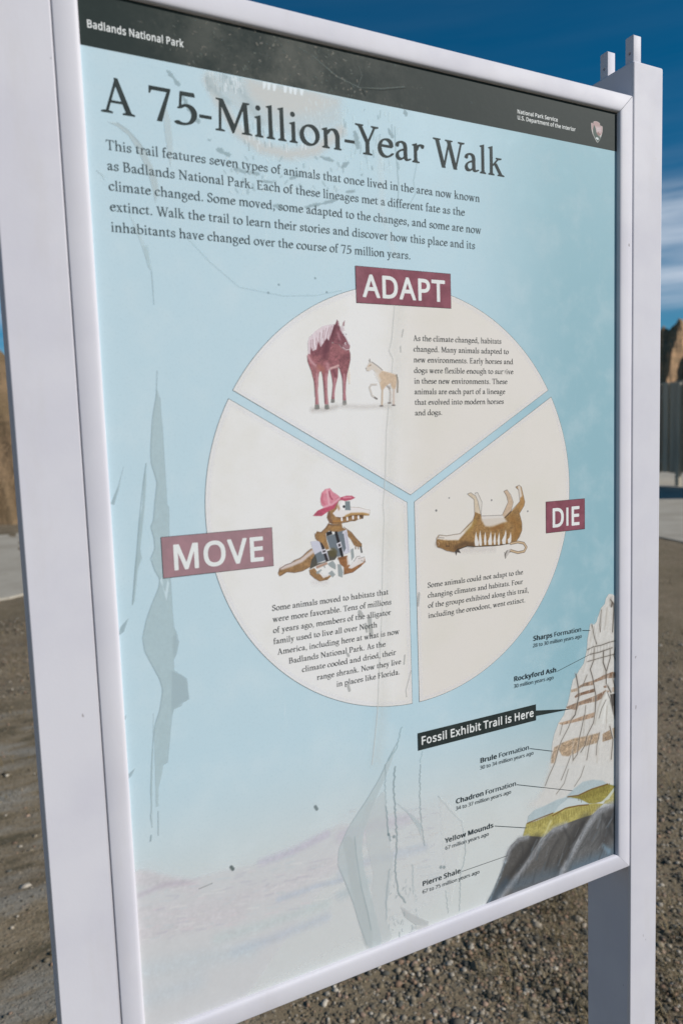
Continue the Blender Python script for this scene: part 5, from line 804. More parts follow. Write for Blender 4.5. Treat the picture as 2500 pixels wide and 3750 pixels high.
[1,[86,98,108],0.3194270609334449,0.8,0,[1793,-4572,1721,-4704],2.59],
[1,[86,98,108],0.28069522277712633,1.6,0,[2644,-4425,2560,-4515],2.33],
[1,[128,132,136],0.3264935484700453,1.6,0,[2301,-4583,2241,-4731],0.87]],
'emblem': [[0,[205,200,196],1,0.15,0,[2555,4183,2570,4190,2587,4182,2593,4187,2589,4199,2604,4211,2634,4216,2665,4214,2688,4204,2696,4194,2690,4184,2707,4175,2726,4177,2736,4164,2734,4120,2724,4084,2699,4031,2676,3999,2658,3980,2638,3992,2611,4024,2581,4065,2562,4116]],
[0,[178,152,150],1,0.15,0,[2558,4183,2570,4188,2589,4181,2594,4188,2592,4199,2606,4209,2634,4214,2663,4212,2686,4202,2692,4194,2688,4182,2705,4173,2724,4174,2732,4161,2730,4120,2720,4086,2673,4062,2604,4090,2568,4117]],
[0,[196,178,178],0.8,0.5,0,[2619,4157,2719,4167,2719,4115,2696,4088,2638,4095]],
[0,[84,98,92],1,0.2,0,[2600,4173,2613,4159,2627,4137,2638,4095,2680,4064,2707,4057,2699,4033,2658,3984,2615,4027,2589,4066,2583,4108]],
[0,[150,124,120],1,0.3,0,[2638,4084,2669,4105,2711,4076,2673,4057]],
[0,[205,210,208],1,0.2,0,[2680,4053,2709,4056,2706,4047]],
[0,[205,212,212],1,0.15,0,[2625,4028,2634,4039,2657,4041,2676,4029,2672,4012,2665,4018,2655,4010,2642,4019,2629,4021]],
[1,[215,205,205],0.8,0.2,0,[2650,4140,2699,4140],0.46],
[1,[215,205,205],0.8,0.2,0,[2650,4121,2711,4122],0.46]],
'peel_left': [[0,[164,181,184],0.66,0.5,0.03,[-2579,1158,-2596,1052,-2621,938,-2641,819,-2655,696,-2663,600,-2665,533,-2660,475,-2647,427,-2636,383,-2629,344,-2633,281,-2647,195,-2660,112,-2670,34,-2683,-20,-2697,-48,-2698,-87,-2687,-137,-2680,-186,-2680,-235,-2689,-281,-2710,-323,-2713,-372,-2698,-428,-2681,-476,-2661,-518,-2655,-559,-2662,-597,-2682,-650,-2715,-715,-2747,-785,-2778,-860,-2804,-936,-2824,-1013,-2831,-1081,-2827,-1142,-2809,-1207,-2780,-1277,-2750,-1348,-2720,-1419,-2700,-1481,-2690,-1534,-2694,-1604,-2712,-1693,-2735,-1770,-2761,-1836,-2782,-1919,-2798,-2018,-2811,-2108,-2820,-2190,-2831,-2292,-2842,-2413,-2848,-2515,-2849,-2598,-2853,-2657,-2860,-2692,-2861,-2737,-2857,-2794,-2781,-1757,-2808,-2640,-2788,-2635,-2778,-2471,-2737,-2335,-2722,-2256,-2681,-2241,-2617,-1820,-2593,-1752,-2522,-1736,-2510,-1707,-2452,-1687,-2462,-1499,-2496,-1461,-2573,-1397,-2571,-1295,-2540,-1239,-2514,-1131,-2541,-1116,-2529,-1047,-2550,-1003,-2556,-831,-2554,-551,-2549,-233,-2534,101,-2548,125,-2547,339,-2550,533,-2549,765,-2556,1070]],
[1,[122,140,146],0.55,0.5,0,[-2567,1307,-2583,1108,-2634,881,-2662,634,-2666,500,-2640,402,-2625,324,-2655,152,-2676,-6,-2704,-62,-2681,-162,-2679,-260,-2721,-344,-2691,-456,-2651,-539,-2665,-617,-2731,-748,-2794,-898,-2834,-1051,-2824,-1172,-2765,-1312,-2705,-1455,-2685,-1560,-2721,-1737,-2774,-1869,-2806,-2068,-2825,-2231,-2848,-2474,-2850,-2640,-2864,-2709,-2855,-2822],0.71],
[1,[122,140,146],0.4,0.4,0,[-2722,-2256,-2681,-2241,-2617,-1820,-2593,-1752,-2522,-1736,-2510,-1707,-2452,-1687,-2462,-1499,-2496,-1461,-2573,-1397,-2571,-1295,-2540,-1239,-2514,-1131,-2541,-1116,-2529,-1047,-2550,-1003,-2556,-831,-2554,-551,-2549,-233,-2534,101,-2548,125,-2547,339,-2550,533,-2549,765,-2556,1070],0.51],
[0,[160,178,184],0.8,0.4,0,[-2593,-1393,-2496,-1461,-2462,-1499,-2452,-1687,-2510,-1707,-2593,-1752,-2620,-1799]],
[0,[160,178,184],0.7,0.4,0,[-2564,-1072,-2523,-1058,-2514,-1131,-2540,-1239,-2576,-1274]],
[0,[205,222,228],0.8,0.3,0,[-2652,-549,-2631,-522,-2627,-622,-2604,-744,-2570,-589,-2583,-547,-2610,-664]],
[0,[160,178,182],0.75,0.3,0,[-2765,117,-2802,-15,-2831,-245,-2865,-436,-2906,-744,-2885,-708,-2836,-420,-2798,-336,-2806,-247,-2762,20,-2748,116,-2720,330,-2710,502,-2743,331]],
[1,[120,140,146],0.7,0.3,0,[-2710,502,-2748,312,-2802,-15,-2902,-735],0.6],
[0,[140,158,164],0.75,0.3,0,[-3040,-999,-3017,-925,-2947,-856,-2992,-968]],
[0,[140,158,164],0.75,0.3,0,[-3031,168,-2957,324,-2905,482,-2960,286,-3004,157]],
[0,[140,158,164],0.75,0.3,0,[-3047,-2321,-3035,-2273,-2975,-2232,-3007,-2290]],
[0,[140,158,164],0.75,0.3,0,[-3044,-1782,-3036,-1744,-3016,-1722,-3030,-1765]],
[1,[110,130,136],0.8,0.2,0,[-2793,-2686,-2805,-2914],0.51],
[1,[110,130,136],0.8,0.2,0,[-2869,-2896,-2878,-2946],1.03],
[1,[120,140,148],0.7,0.2,0,[-2564,2155,-2562,2007,-2560,1878],0.52]],
'peel_title': [[0,[178,190,192],0.72,0.4,0,[-2852,3352,-2776,3355,-2690,3307,-2622,3246,-2563,3166,-2505,3049,-2466,2928,-2462,2838,-2496,2743,-2509,2832,-2546,2990,-2610,3142,-2692,3271,-2778,3328]],
[1,[150,164,168],0.7,0.6,0,[-2776,3355,-2690,3307,-2605,3222,-2551,3150],1.12],
[0,[184,198,202],0.75,0.4,0,[-2383,3550,-2355,3555,-2324,3434,-2318,3219,-2346,3051,-2363,3176,-2381,3353]],
[0,[184,200,204],0.5,0.4,0,[-2731,2646,-2648,2510,-2602,2351,-2571,2253,-2604,2260,-2646,2402]],
[0,[170,190,195],0.6,0.4,0,[-2629,2369,-2583,2373,-2564,2155,-2593,2198]],
[1,[160,176,180],0.7,0.3,0,[-2968,2944,-2927,2915,-2912,2882],0.66],
[0,[192,195,194],0.5,7,0,[-1980,3917,-1368,3917,-659,3934,-668,3693,-876,3581,-1171,3498,-1533,3558,-1795,3665]],
[0,[203,199,193],0.65,8,0,[-1638,3943,-1368,3917,-952,3922,-726,3863,-938,3729,-1207,3667,-1442,3686,-1585,3775]],
[1,[200,197,192],0.75,5,0,[-1965,3838,-1875,3671,-1724,3453,-1502,3334,-1223,3315,-952,3392,-671,3612],9.2],
[1,[168,182,186],0.6,3,0,[-1685,3833,-1569,3665,-1490,3564],5.98],
[1,[160,178,184],0.6,2.5,0,[-1964,3857,-1920,3755,-1794,3684],4.84],
[1,[150,166,170],0.8,0.2,0,[-1837,3882,-1836,3839],0.55],
[1,[226,234,238],0.8,0.2,0,[-1710,3912,-1709,3862],0.86],
[1,[150,166,170],0.8,0.2,0,[-1816,3871,-1814,3847],0.64],
[1,[150,166,170],0.8,0.2,0,[-1813,3926,-1813,3862],0.89],
[1,[150,166,170],0.8,0.2,0,[-1756,3865,-1755,3811],0.6],
[1,[226,234,238],0.8,0.2,0,[-1830,3810,-1828,3775],0.84],
[1,[150,166,170],0.8,0.2,0,[-1790,3820,-1788,3787],0.54],
[1,[226,234,238],0.8,0.2,0,[-1691,3876,-1690,3831],0.94],
[1,[226,234,238],0.8,0.2,0,[-1833,3814,-1831,3769],0.68],
[1,[150,166,170],0.8,0.2,0,[-1670,3837,-1668,3796],0.86],
[1,[226,234,238],0.8,0.2,0,[-1737,3896,-1735,3845],0.78],
[1,[226,234,238],0.8,0.2,0,[-1659,3834,-1657,3782],0.69],
[1,[226,234,238],0.8,0.2,0,[-1672,3840,-1669,3818],0.63],
[1,[226,234,238],0.8,0.2,0,[-1815,3839,-1815,3777],0.82],
[1,[150,166,170],0.8,0.2,0,[-1980,3859,-1978,3812],0.59],
[1,[226,234,238],0.8,0.2,0,[-1757,3830,-1754,3811],0.98],
[1,[150,166,170],0.8,0.2,0,[-1705,3884,-1703,3857],0.5],
[1,[150,166,170],0.8,0.2,0,[-1980,3818,-1979,3755],0.86],
[1,[150,166,170],0.8,0.2,0,[-1832,3924,-1830,3884],0.95],
[1,[150,166,170],0.8,0.2,0,[-1864,3799,-1862,3756],0.89],
[1,[226,234,238],0.8,0.2,0,[-1708,3880,-1707,3817],0.99],
[1,[226,234,238],0.8,0.2,0,[-1674,3885,-1672,3850],0.94],
[1,[150,166,170],0.8,0.2,0,[-1795,3927,-1794,3882],0.52],
[1,[226,234,238],0.8,0.2,0,[-1917,3845,-1914,3820],0.65],
[1,[150,166,170],0.8,0.2,0,[-1951,3796,-1948,3777],0.69],
[1,[150,166,170],0.8,0.2,0,[-1674,3920,-1672,3877],0.62],
[1,[150,166,170],0.8,0.2,0,[-1767,3862,-1764,3841],0.8],
[1,[150,166,170],0.8,0.2,0,[-1798,3906,-1797,3844],0.68],
[1,[226,234,238],0.8,0.2,0,[-1724,3831,-1723,3770],0.83],
[1,[226,234,238],0.8,0.2,0,[-1808,3872,-1807,3816],0.8],
[1,[150,166,170],0.8,0.2,0,[-1867,3913,-1866,3855],0.64],
[1,[150,166,170],0.8,0.2,0,[-1737,3815,-1734,3782],0.82],
[1,[150,166,170],0.8,0.2,0,[-1801,3873,-1799,3836],0.81],
[1,[226,234,238],0.8,0.2,0,[-1956,3912,-1954,3869],0.54],
[1,[150,166,170],0.8,0.2,0,[-1990,3861,-1989,3811],0.5],
[1,[226,234,238],0.8,0.2,0,[-1724,3930,-1722,3886],0.81],
[1,[226,234,238],0.8,0.2,0,[-1876,3917,-1875,3856],0.55],
[1,[150,166,170],0.8,0.2,0,[-1839,3816,-1837,3775],0.93],
[1,[226,234,238],0.8,0.2,0,[-1930,3920,-1928,3894],0.78],
[1,[150,166,170],0.8,0.2,0,[-1912,3877,-1911,3826],0.53],
[1,[150,166,170],0.8,0.2,0,[-1772,3899,-1771,3843],0.62],
[1,[150,166,170],0.8,0.2,0,[-1906,3811,-1905,3752],0.58],
[1,[150,166,170],0.8,0.2,0,[-1964,3797,-1962,3753],0.85],
[1,[226,234,238],0.8,0.2,0,[-1751,3911,-1749,3883],0.94],
[1,[226,234,238],0.8,0.2,0,[-1795,3881,-1793,3843],0.75],
[1,[150,166,170],0.8,0.2,0,[-1657,3377,-1654,3352],0.75],
[1,[150,166,170],0.8,0.2,0,[-1475,3510,-1473,3467],0.91],
[1,[226,234,238],0.8,0.2,0,[-966,3552,-964,3490],0.67],
[1,[150,166,170],0.8,0.2,0,[-894,3641,-891,3594],1.01],
[1,[226,234,238],0.8,0.2,0,[-1399,3492,-1396,3454],0.82],
[1,[150,166,170],0.8,0.2,0,[-1276,3399,-1274,3357],0.66],
[1,[226,234,238],0.8,0.2,0,[-1573,3448,-1571,3391],0.74],
[1,[226,234,238],0.8,0.2,0,[-1097,3567,-1095,3515],0.59],
[1,[226,234,238],0.8,0.2,0,[-1235,3385,-1233,3351],0.78],
[1,[150,166,170],0.8,0.2,0,[-1399,3396,-1397,3352],0.94],
[1,[226,234,238],0.8,0.2,0,[-1090,3432,-1087,3398],0.68],
[1,[226,234,238],0.8,0.2,0,[-1517,3545,-1515,3485],0.67],
[1,[226,234,238],0.8,0.2,0,[-1059,3443,-1057,3384],1.04],
[1,[226,234,238],0.8,0.2,0,[-1262,3496,-1261,3434],0.77],
[1,[150,166,170],0.8,0.2,0,[-1427,3461,-1423,3436],0.84],
[1,[226,234,238],0.8,0.2,0,[-1521,3404,-1518,3365],0.91],
[1,[226,234,238],0.8,0.2,0,[-1471,3468,-1469,3417],0.9],
[1,[226,234,238],0.8,0.2,0,[-1678,3535,-1678,3467],0.77],
[1,[226,234,238],0.8,0.2,0,[-1030,3541,-1027,3502],0.61],
[1,[150,166,170],0.8,0.2,0,[-1263,3536,-1260,3508],0.61],
[1,[150,166,170],0.8,0.2,0,[-1601,3522,-1600,3463],0.99],
[1,[150,166,170],0.8,0.2,0,[-1571,3544,-1570,3492],0.53],
[1,[226,234,238],0.8,0.2,0,[-1101,3422,-1098,3376],0.67],
[1,[226,234,238],0.8,0.2,0,[-890,3639,-887,3600],0.95],
[1,[226,234,238],0.8,0.2,0,[-1645,3390,-1642,3359],0.57],
[1,[226,234,238],0.8,0.2,0,[-1609,3531,-1607,3486],0.7],
[1,[226,234,238],0.8,0.2,0,[-1537,3368,-1536,3299],0.68],
[1,[150,166,170],0.8,0.2,0,[-1146,3434,-1143,3406],1.04],
[1,[226,234,238],0.8,0.2,0,[-1344,3534,-1341,3507],1.03],
[1,[150,166,170],0.8,0.2,0,[-1502,3481,-1501,3425],0.84],
[1,[226,234,238],0.8,0.2,0,[-1613,3434,-1611,3384],0.78],
[1,[226,234,238],0.8,0.2,0,[-1420,3415,-1419,3360],0.9],
[1,[150,166,170],0.8,0.2,0,[-1242,3417,-1240,3348],0.57],
[1,[150,166,170],0.8,0.2,0,[-1466,3478,-1463,3444],0.57],
[1,[226,234,238],0.8,0.2,0,[-988,3515,-985,3480],0.77],
[1,[150,166,170],0.8,0.2,0,[-1463,3394,-1461,3349],0.89],
[1,[226,234,238],0.8,0.2,0,[-997,3624,-995,3573],0.54],
[1,[150,166,170],0.8,0.2,0,[-1080,3595,-1078,3544],0.89],
[1,[226,234,238],0.8,0.2,0,[-1251,3404,-1250,3336],0.96],
[1,[150,166,170],0.8,0.2,0,[-1541,3447,-1539,3401],0.84],
[1,[150,166,170],0.8,0.2,0,[-1620,3360,-1619,3297],0.89],
[1,[150,166,170],0.8,0.2,0,[-1379,3514,-1377,3453],0.96],
[1,[150,166,170],0.8,0.2,0,[-938,3589,-936,3523],0.65],
[1,[150,166,170],0.8,0.2,0,[-1121,3557,-1119,3506],1.01],
[1,[226,234,238],0.8,0.2,0,[-1551,3567,-1548,3545],0.92],
[0,[226,234,238],0.9,0.3,0,[-1462,3936,-1416,3939,-1436,3873,-1458,3852]],
[0,[226,234,238],0.9,0.3,0,[-1420,3936,-1373,3939,-1394,3861,-1415,3854]],
[0,[226,234,238],0.9,0.3,0,[-1367,3936,-1320,3939,-1341,3859,-1362,3856]],
[0,[226,234,238],0.9,0.3,0,[-1260,3936,-1212,3939,-1233,3860,-1255,3860]],
[0,[226,234,238],0.9,0.3,0,[-1206,3936,-1158,3939,-1179,3861,-1200,3863]],
[0,[226,234,238],0.9,0.3,0,[-1162,3936,-1114,3939,-1135,3858,-1156,3864]],
[0,[226,234,238],0.9,0.3,0,[-1096,3936,-1047,3939,-1068,3863,-1090,3867]],
[1,[206,222,226],0.5,0.2,0,[-663,3930,-660,3909],0.69],
[1,[206,222,226],0.5,0.2,0,[-928,3811,-924,3793],0.67],
[1,[206,222,226],0.5,0.2,0,[-928,3612,-924,3593],0.67],
[1,[206,222,226],0.5,0.2,0,[-930,3823,-927,3802],0.67],
[1,[206,222,226],0.5,0.2,0,[-1036,3762,-1033,3730],0.67],
[1,[206,222,226],0.5,0.2,0,[-895,3754,-892,3717],0.67],
[1,[206,222,226],0.5,0.2,0,[-1044,3767,-1041,3741],0.66],
[1,[206,222,226],0.5,0.2,0,[-993,3700,-989,3673],0.67],
[1,[206,222,226],0.5,0.2,0,[-1040,3585,-1037,3557],0.67],
[1,[206,222,226],0.5,0.2,0,[-926,3745,-922,3723],0.67],
[1,[206,222,226],0.5,0.2,0,[-941,3832,-937,3807],0.67],
[1,[206,222,226],0.5,0.2,0,[-931,3843,-928,3810],0.67],
[1,[206,222,226],0.5,0.2,0,[-768,3850,-764,3826],0.68],
[1,[206,222,226],0.5,0.2,0,[-992,3661,-989,3628],0.67],
[1,[206,222,226],0.5,0.2,0,[-715,3787,-712,3760],0.69],
[1,[206,222,226],0.5,0.2,0,[-757,3689,-753,3664],0.68],
[1,[206,222,226],0.5,0.2,0,[-791,3605,-788,3569],0.68],
[1,[206,222,226],0.5,0.2,0,[-1029,3771,-1026,3741],0.67],
[1,[206,222,226],0.5,0.2,0,[-843,3859,-841,3809],0.68],
[1,[206,222,226],0.5,0.2,0,[-904,3741,-901,3708],0.67],
[1,[206,222,226],0.5,0.2,0,[-844,3685,-840,3666],0.68],
[1,[206,222,226],0.5,0.2,0,[-856,3696,-852,3663],0.68],
[1,[206,222,226],0.5,0.2,0,[-985,3829,-982,3795],0.67],
[1,[206,222,226],0.5,0.2,0,[-949,3718,-947,3678],0.67],
[1,[206,222,226],0.5,0.2,0,[-1046,3689,-1043,3665],0.67],
[1,[206,222,226],0.5,0.2,0,[-740,3776,-736,3749],0.68],
[1,[206,222,226],0.5,0.2,0,[-852,3831,-849,3786],0.68],
[1,[206,222,226],0.5,0.2,0,[-872,3867,-869,3847],0.67],
[1,[206,222,226],0.5,0.2,0,[-898,3679,-895,3643],0.68],
[1,[206,222,226],0.5,0.2,0,[-828,3772,-825,3744],0.68],
[1,[206,222,226],0.5,0.2,0,[-786,3876,-784,3835],0.68],
[1,[206,222,226],0.5,0.2,0,[-849,3637,-845,3613],0.68],
[1,[206,222,226],0.5,0.2,0,[-725,3805,-722,3762],0.69],
[1,[206,222,226],0.5,0.2,0,[-715,3697,-712,3662],0.69],
[1,[206,222,226],0.5,0.2,0,[-666,3703,-664,3653],0.69],
[1,[206,222,226],0.5,0.2,0,[-1003,3849,-1000,3826],0.67],
[1,[206,222,226],0.5,0.2,0,[-991,3765,-988,3728],0.67],
[1,[206,222,226],0.5,0.2,0,[-832,3607,-829,3562],0.68],
[1,[206,222,226],0.5,0.2,0,[-981,3680,-978,3639],0.67],
[1,[206,222,226],0.5,0.2,0,[-811,3677,-807,3658],0.68],
[0,[140,160,166],0.75,0.4,0,[-2335,3854,-2331,3842,-2322,3835,-2324,3817,-2312,3812,-2299,3809,-2288,3804,-2281,3795,-2274,3785,-2273,3771,-2268,3760,-2261,3751,-2246,3748,-2238,3740,-2218,3757,-2222,3768,-2231,3777,-2239,3785,-2253,3789,-2257,3800,-2268,3806,-2272,3818,-2283,3824,-2284,3839,-2297,3843,-2300,3855,-2318,3854,-2327,3862]],
[0,[140,160,166],0.75,0.4,0,[-1931,3261,-1923,3251,-1913,3245,-1902,3239,-1891,3234,-1878,3233,-1863,3235,-1853,3228,-1842,3224,-1835,3212,-1817,3219,-1808,3211,-1791,3241,-1803,3243,-1810,3256,-1827,3251,-1837,3257,-1853,3252,-1861,3264,-1869,3274,-1877,3284,-1893,3280,-1905,3283,-1923,3274]],
[0,[140,160,166],0.75,0.4,0,[-1775,3109,-1764,3102,-1750,3105,-1742,3090,-1730,3087,-1714,3098,-1702,3094,-1690,3091,-1676,3092,-1662,3093,-1648,3096,-1636,3089,-1624,3083,-1608,3093,-1596,3090,-1583,3088,-1569,3091,-1557,3081,-1541,3093,-1528,3092,-1525,3109,-1537,3116,-1550,3118,-1563,3120,-1577,3116,-1591,3114,-1604,3113,-1615,3124,-1631,3112,-1644,3112,-1658,3109,-1670,3111,-1682,3114,-1692,3124,-1706,3120,-1715,3133,-1729,3131,-1741,3133,-1755,3128,-1770,3124]],
[0,[140,160,166],0.75,0.4,0,[-1559,3036,-1545,3031,-1531,3033,-1517,3030,-1503,3032,-1489,3034,-1475,3030,-1460,3032,-1446,3034,-1432,3035,-1417,3038,-1403,3036,-1400,3052,-1415,3052,-1428,3055,-1443,3054,-1456,3059,-1471,3053,-1485,3055,-1500,3048,-1514,3050,-1529,3048,-1543,3044,-1557,3044]],
[0,[140,160,166],0.75,0.4,0,[-1409,2827,-1394,2824,-1378,2824,-1364,2809,-1349,2812,-1333,2815,-1316,2823,-1314,2847,-1328,2858,-1344,2853,-1359,2861,-1375,2850,-1391,2850,-1407,2844]],
[0,[140,160,166],0.75,0.4,0,[-1086,2850,-1071,2849,-1057,2853,-1042,2850,-1029,2862,-1015,2865,-1001,2870,-986,2871,-972,2873,-958,2879,-943,2881,-930,2892,-917,2900,-902,2903,-887,2908,-871,2907,-856,2910,-843,2919,-827,2920,-813,2928,-796,2923,-783,2935,-769,2943,-756,2952,-741,2955,-728,2967,-731,2977,-748,2979,-762,2973,-778,2971,-791,2960,-808,2964,-819,2949,-835,2947,-849,2941,-865,2942,-878,2931,-891,2920,-905,2915,-919,2912,-935,2914,-948,2906,-965,2912,-978,2903,-993,2905,-1005,2892,-1020,2890,-1035,2889,-1048,2878,-1061,2872,-1075,2867,-1089,2863]],
[0,[140,160,166],0.75,0.4,0,[-2004,3332,-1993,3325,-1979,3324,-1970,3343,-1986,3339,-2000,3342]],
[0,[140,160,166],0.75,0.4,0,[-1230,3091,-1215,3092,-1200,3095,-1188,3103,-1172,3102,-1162,3117,-1147,3119,-1134,3128,-1118,3127,-1107,3139,-1114,3160,-1127,3152,-1143,3154,-1157,3150,-1172,3146,-1184,3138,-1195,3124,-1210,3123,-1223,3115,-1234,3105]],
[0,[140,160,166],0.75,0.4,0,[-911,3332,-896,3331,-882,3328,-871,3318,-856,3316,-842,3313,-826,3314,-813,3309,-797,3312,-783,3308,-765,3317,-761,3328,-775,3331,-789,3335,-801,3343,-813,3351,-831,3345,-846,3344,-862,3343,-875,3349,-891,3347,-906,3347]],
[0,[140,160,166],0.75,0.4,0,[-2217,3662,-2207,3656,-2208,3643,-2202,3634,-2196,3625,-2204,3608,-2200,3598,-2191,3591,-2179,3586,-2173,3577,-2176,3563,-2171,3553,-2157,3549,-2148,3542,-2146,3528,-2135,3523,-2137,3508,-2127,3501,-2121,3493,-2113,3486,-2111,3473,-2099,3469,-2087,3465,-2080,3456,-2061,3473,-2061,3487,-2066,3498,-2076,3503,-2090,3505,-2095,3516,-2107,3520,-2106,3534,-2117,3539,-2129,3543,-2136,3549,-2139,3560,-2144,3570,-2139,3585,-2148,3593,-2141,3609,-2161,3609,-2165,3619,-2168,3630,-2165,3645,-2180,3648,-2190,3654,-2195,3664,-2200,3673]],
[0,[140,160,166],0.75,0.4,0,[-476,3227,-469,3223,-461,3220,-446,3242,-457,3240,-468,3239]],
[0,[140,160,166],0.75,0.4,0,[-646,3043,-628,3040,-611,3041,-594,3046,-577,3045,-560,3053,-543,3059,-543,3076,-560,3076,-577,3075,-594,3068,-612,3067,-629,3060,-646,3055]],
[0,[140,160,166],0.75,0.4,0,[-678,3261,-664,3272,-643,3275,-627,3283,-618,3299,-608,3314,-594,3323,-608,3339,-622,3328,-644,3327,-660,3317,-664,3297,-680,3288,-690,3274]],
[0,[140,160,166],0.75,0.4,0,[-537,3631,-545,3615,-535,3605,-546,3587,-540,3576,-535,3564,-550,3545,-531,3538,-521,3528,-541,3508,-526,3499,-516,3489,-515,3475,-509,3464,-475,3475,-478,3488,-477,3502,-480,3514,-468,3532,-481,3541,-488,3552,-482,3568,-479,3583,-495,3591,-493,3605,-504,3615,-512,3626,-518,3637]],
[0,[140,160,166],0.75,0.4,0,[-154,3709,-149,3696,-148,3680,-145,3666,-137,3654,-121,3647,-121,3631,-101,3626,-84,3636,-84,3652,-92,3663,-101,3674,-115,3682,-124,3694,-131,3705,-141,3716]],
[1,[140,160,166],0.6,0.4,0,[-329,3479,-324,3418],1.43],
[1,[140,160,166],0.6,0.4,0,[-346,3323,-342,3296],1.72],
[0,[140,160,166],0.75,0.4,0,[38,3926,39,3913,34,3897,33,3882,50,3873,53,3859,76,3867,80,3883,83,3898,66,3907,68,3922,54,3932]],
[1,[140,160,166],0.45,0.3,0,[-1674,3128,-1656,3112],2.06],
[1,[206,222,228],0.45,0.3,0,[-1165,3299,-1171,3288],2.38],
[1,[206,222,228],0.45,0.3,0,[-1100,3187,-1087,3179],1.6],
[1,[206,222,228],0.45,0.3,0,[-1231,3190,-1249,3177],0.95],
[1,[206,222,228],0.45,0.3,0,[-1567,3077,-1567,3064],0.85],
[1,[206,222,228],0.45,0.3,0,[-1498,2985,-1495,2960],2.19],
[1,[206,222,228],0.45,0.3,0,[-1018,3231,-1013,3196],1.55],
[1,[206,222,228],0.45,0.3,0,[-1331,3265,-1331,3256],1.81],
[1,[140,160,166],0.45,0.3,0,[-800,3243,-792,3227],1.96],
[1,[140,160,166],0.45,0.3,0,[-1165,3039,-1160,3010],1.2],
[1,[140,160,166],0.45,0.3,0,[-1686,3043,-1691,3007],1.66],
[1,[206,222,228],0.45,0.3,0,[-1814,2918,-1801,2905],1.77],
[1,[140,160,166],0.45,0.3,0,[-1457,2992,-1432,2981],0.81],
[1,[206,222,228],0.45,0.3,0,[-1701,2968,-1716,2947],0.92],
[1,[206,222,228],0.45,0.3,0,[-1254,3027,-1263,3007],1.91],
[1,[140,160,166],0.45,0.3,0,[-1307,3113,-1325,3101],1.67],
[1,[140,160,166],0.45,0.3,0,[-1389,3060,-1370,3055],1.43],
[1,[140,160,166],0.45,0.3,0,[-837,3060,-846,3022],1.78],
[1,[206,222,228],0.45,0.3,0,[-1315,3203,-1308,3183],1.26],
[1,[140,160,166],0.45,0.3,0,[-1864,3087,-1850,3068],1.13],
[1,[140,160,166],0.45,0.3,0,[-1662,3239,-1641,3211],1.25],
[1,[206,222,228],0.45,0.3,0,[-1391,3261,-1397,3248],2.33],
[1,[206,222,228],0.45,0.3,0,[-1883,3004,-1904,2970],1.59],
[1,[140,160,166],0.45,0.3,0,[-1405,3054,-1413,3025],1.2],
[1,[140,160,166],0.45,0.3,0,[-1883,3149,-1867,3139],1.11],
[1,[140,160,166],0.45,0.3,0,[-1599,2989,-1587,2955],2.2],
[1,[206,222,228],0.45,0.3,0,[-1027,3186,-1044,3171],0.9],
[1,[140,160,166],0.45,0.3,0,[-994,3063,-972,3037],0.84],
[1,[140,160,166],0.45,0.3,0,[-1682,3103,-1664,3080],1.03],
[1,[206,222,228],0.45,0.3,0,[-1688,2929,-1703,2907],1.63],
[1,[140,160,166],0.45,0.3,0,[-1130,3057,-1110,3041],2.1],
[1,[140,160,166],0.45,0.3,0,[-1498,3088,-1503,3072],1.71],
[1,[140,160,166],0.45,0.3,0,[-1080,3247,-1081,3221],2.04],
[1,[140,160,166],0.45,0.3,0,[-1817,3176,-1842,3139],1.2],
[1,[206,222,228],0.45,0.3,0,[-1620,3117,-1618,3092],1.89],
[1,[206,222,228],0.45,0.3,0,[-1009,3033,-987,3011],1.21],
[1,[206,222,228],0.45,0.3,0,[-716,3280,-720,3243],1.54],
[1,[206,222,228],0.45,0.3,0,[-1463,3102,-1482,3067],1.95],
[1,[206,222,228],0.45,0.3,0,[-1224,2994,-1206,2983],1.87],
[1,[206,222,228],0.45,0.3,0,[-1196,3016,-1210,3005],2.32],
[1,[140,160,166],0.45,0.3,0,[-1301,3283,-1326,3242],1.49],
[1,[206,222,228],0.45,0.3,0,[-743,3083,-723,3069],2.38],
[1,[140,160,166],0.45,0.3,0,[-959,3328,-939,3316],2.25],
[1,[206,222,228],0.45,0.3,0,[-1649,3020,-1628,3001],1.81],
[1,[206,222,228],0.45,0.3,0,[-1660,3057,-1670,3046],0.88],
[1,[140,160,166],0.45,0.3,0,[-1798,3110,-1792,3092],1.88],
[1,[140,160,166],0.45,0.3,0,[-1600,3007,-1589,2999],1.62],
[1,[206,222,228],0.45,0.3,0,[-1152,3273,-1128,3267],1.77],
[1,[140,160,166],0.45,0.3,0,[-1255,3081,-1280,3047],1.43],
[1,[140,160,166],0.45,0.3,0,[-890,3112,-865,3077],1.55],
[1,[140,160,166],0.45,0.3,0,[-1685,2994,-1701,2974],0.97],
[1,[140,160,166],0.45,0.3,0,[-1743,3126,-1755,3116],1.48],
[1,[206,222,228],0.45,0.3,0,[-988,3162,-983,3134],2.41],
[1,[206,222,228],0.45,0.3,0,[-765,3178,-743,3143],0.87],
[1,[140,160,166],0.45,0.3,0,[-721,3306,-709,3281],2.44],
[1,[206,222,228],0.45,0.3,0,[-1383,3293,-1383,3273],0.88],
[1,[206,222,228],0.45,0.3,0,[-1737,3105,-1733,3086],2.15],
[1,[206,222,228],0.45,0.3,0,[-1453,3239,-1430,3215],1.23],
[1,[140,160,166],0.45,0.3,0,[-1649,2950,-1649,2917],2.21],
[1,[140,160,166],0.45,0.3,0,[-1737,3110,-1757,3093],0.91],
[1,[140,160,166],0.45,0.3,0,[-764,3081,-750,3045],2.41],
[1,[140,160,166],0.45,0.3,0,[-1176,3167,-1179,3158],1.99],
[1,[206,222,228],0.45,0.3,0,[-933,3017,-926,3000],0.9],
[1,[206,222,228],0.45,0.3,0,[-1424,2960,-1409,2949],1.81],
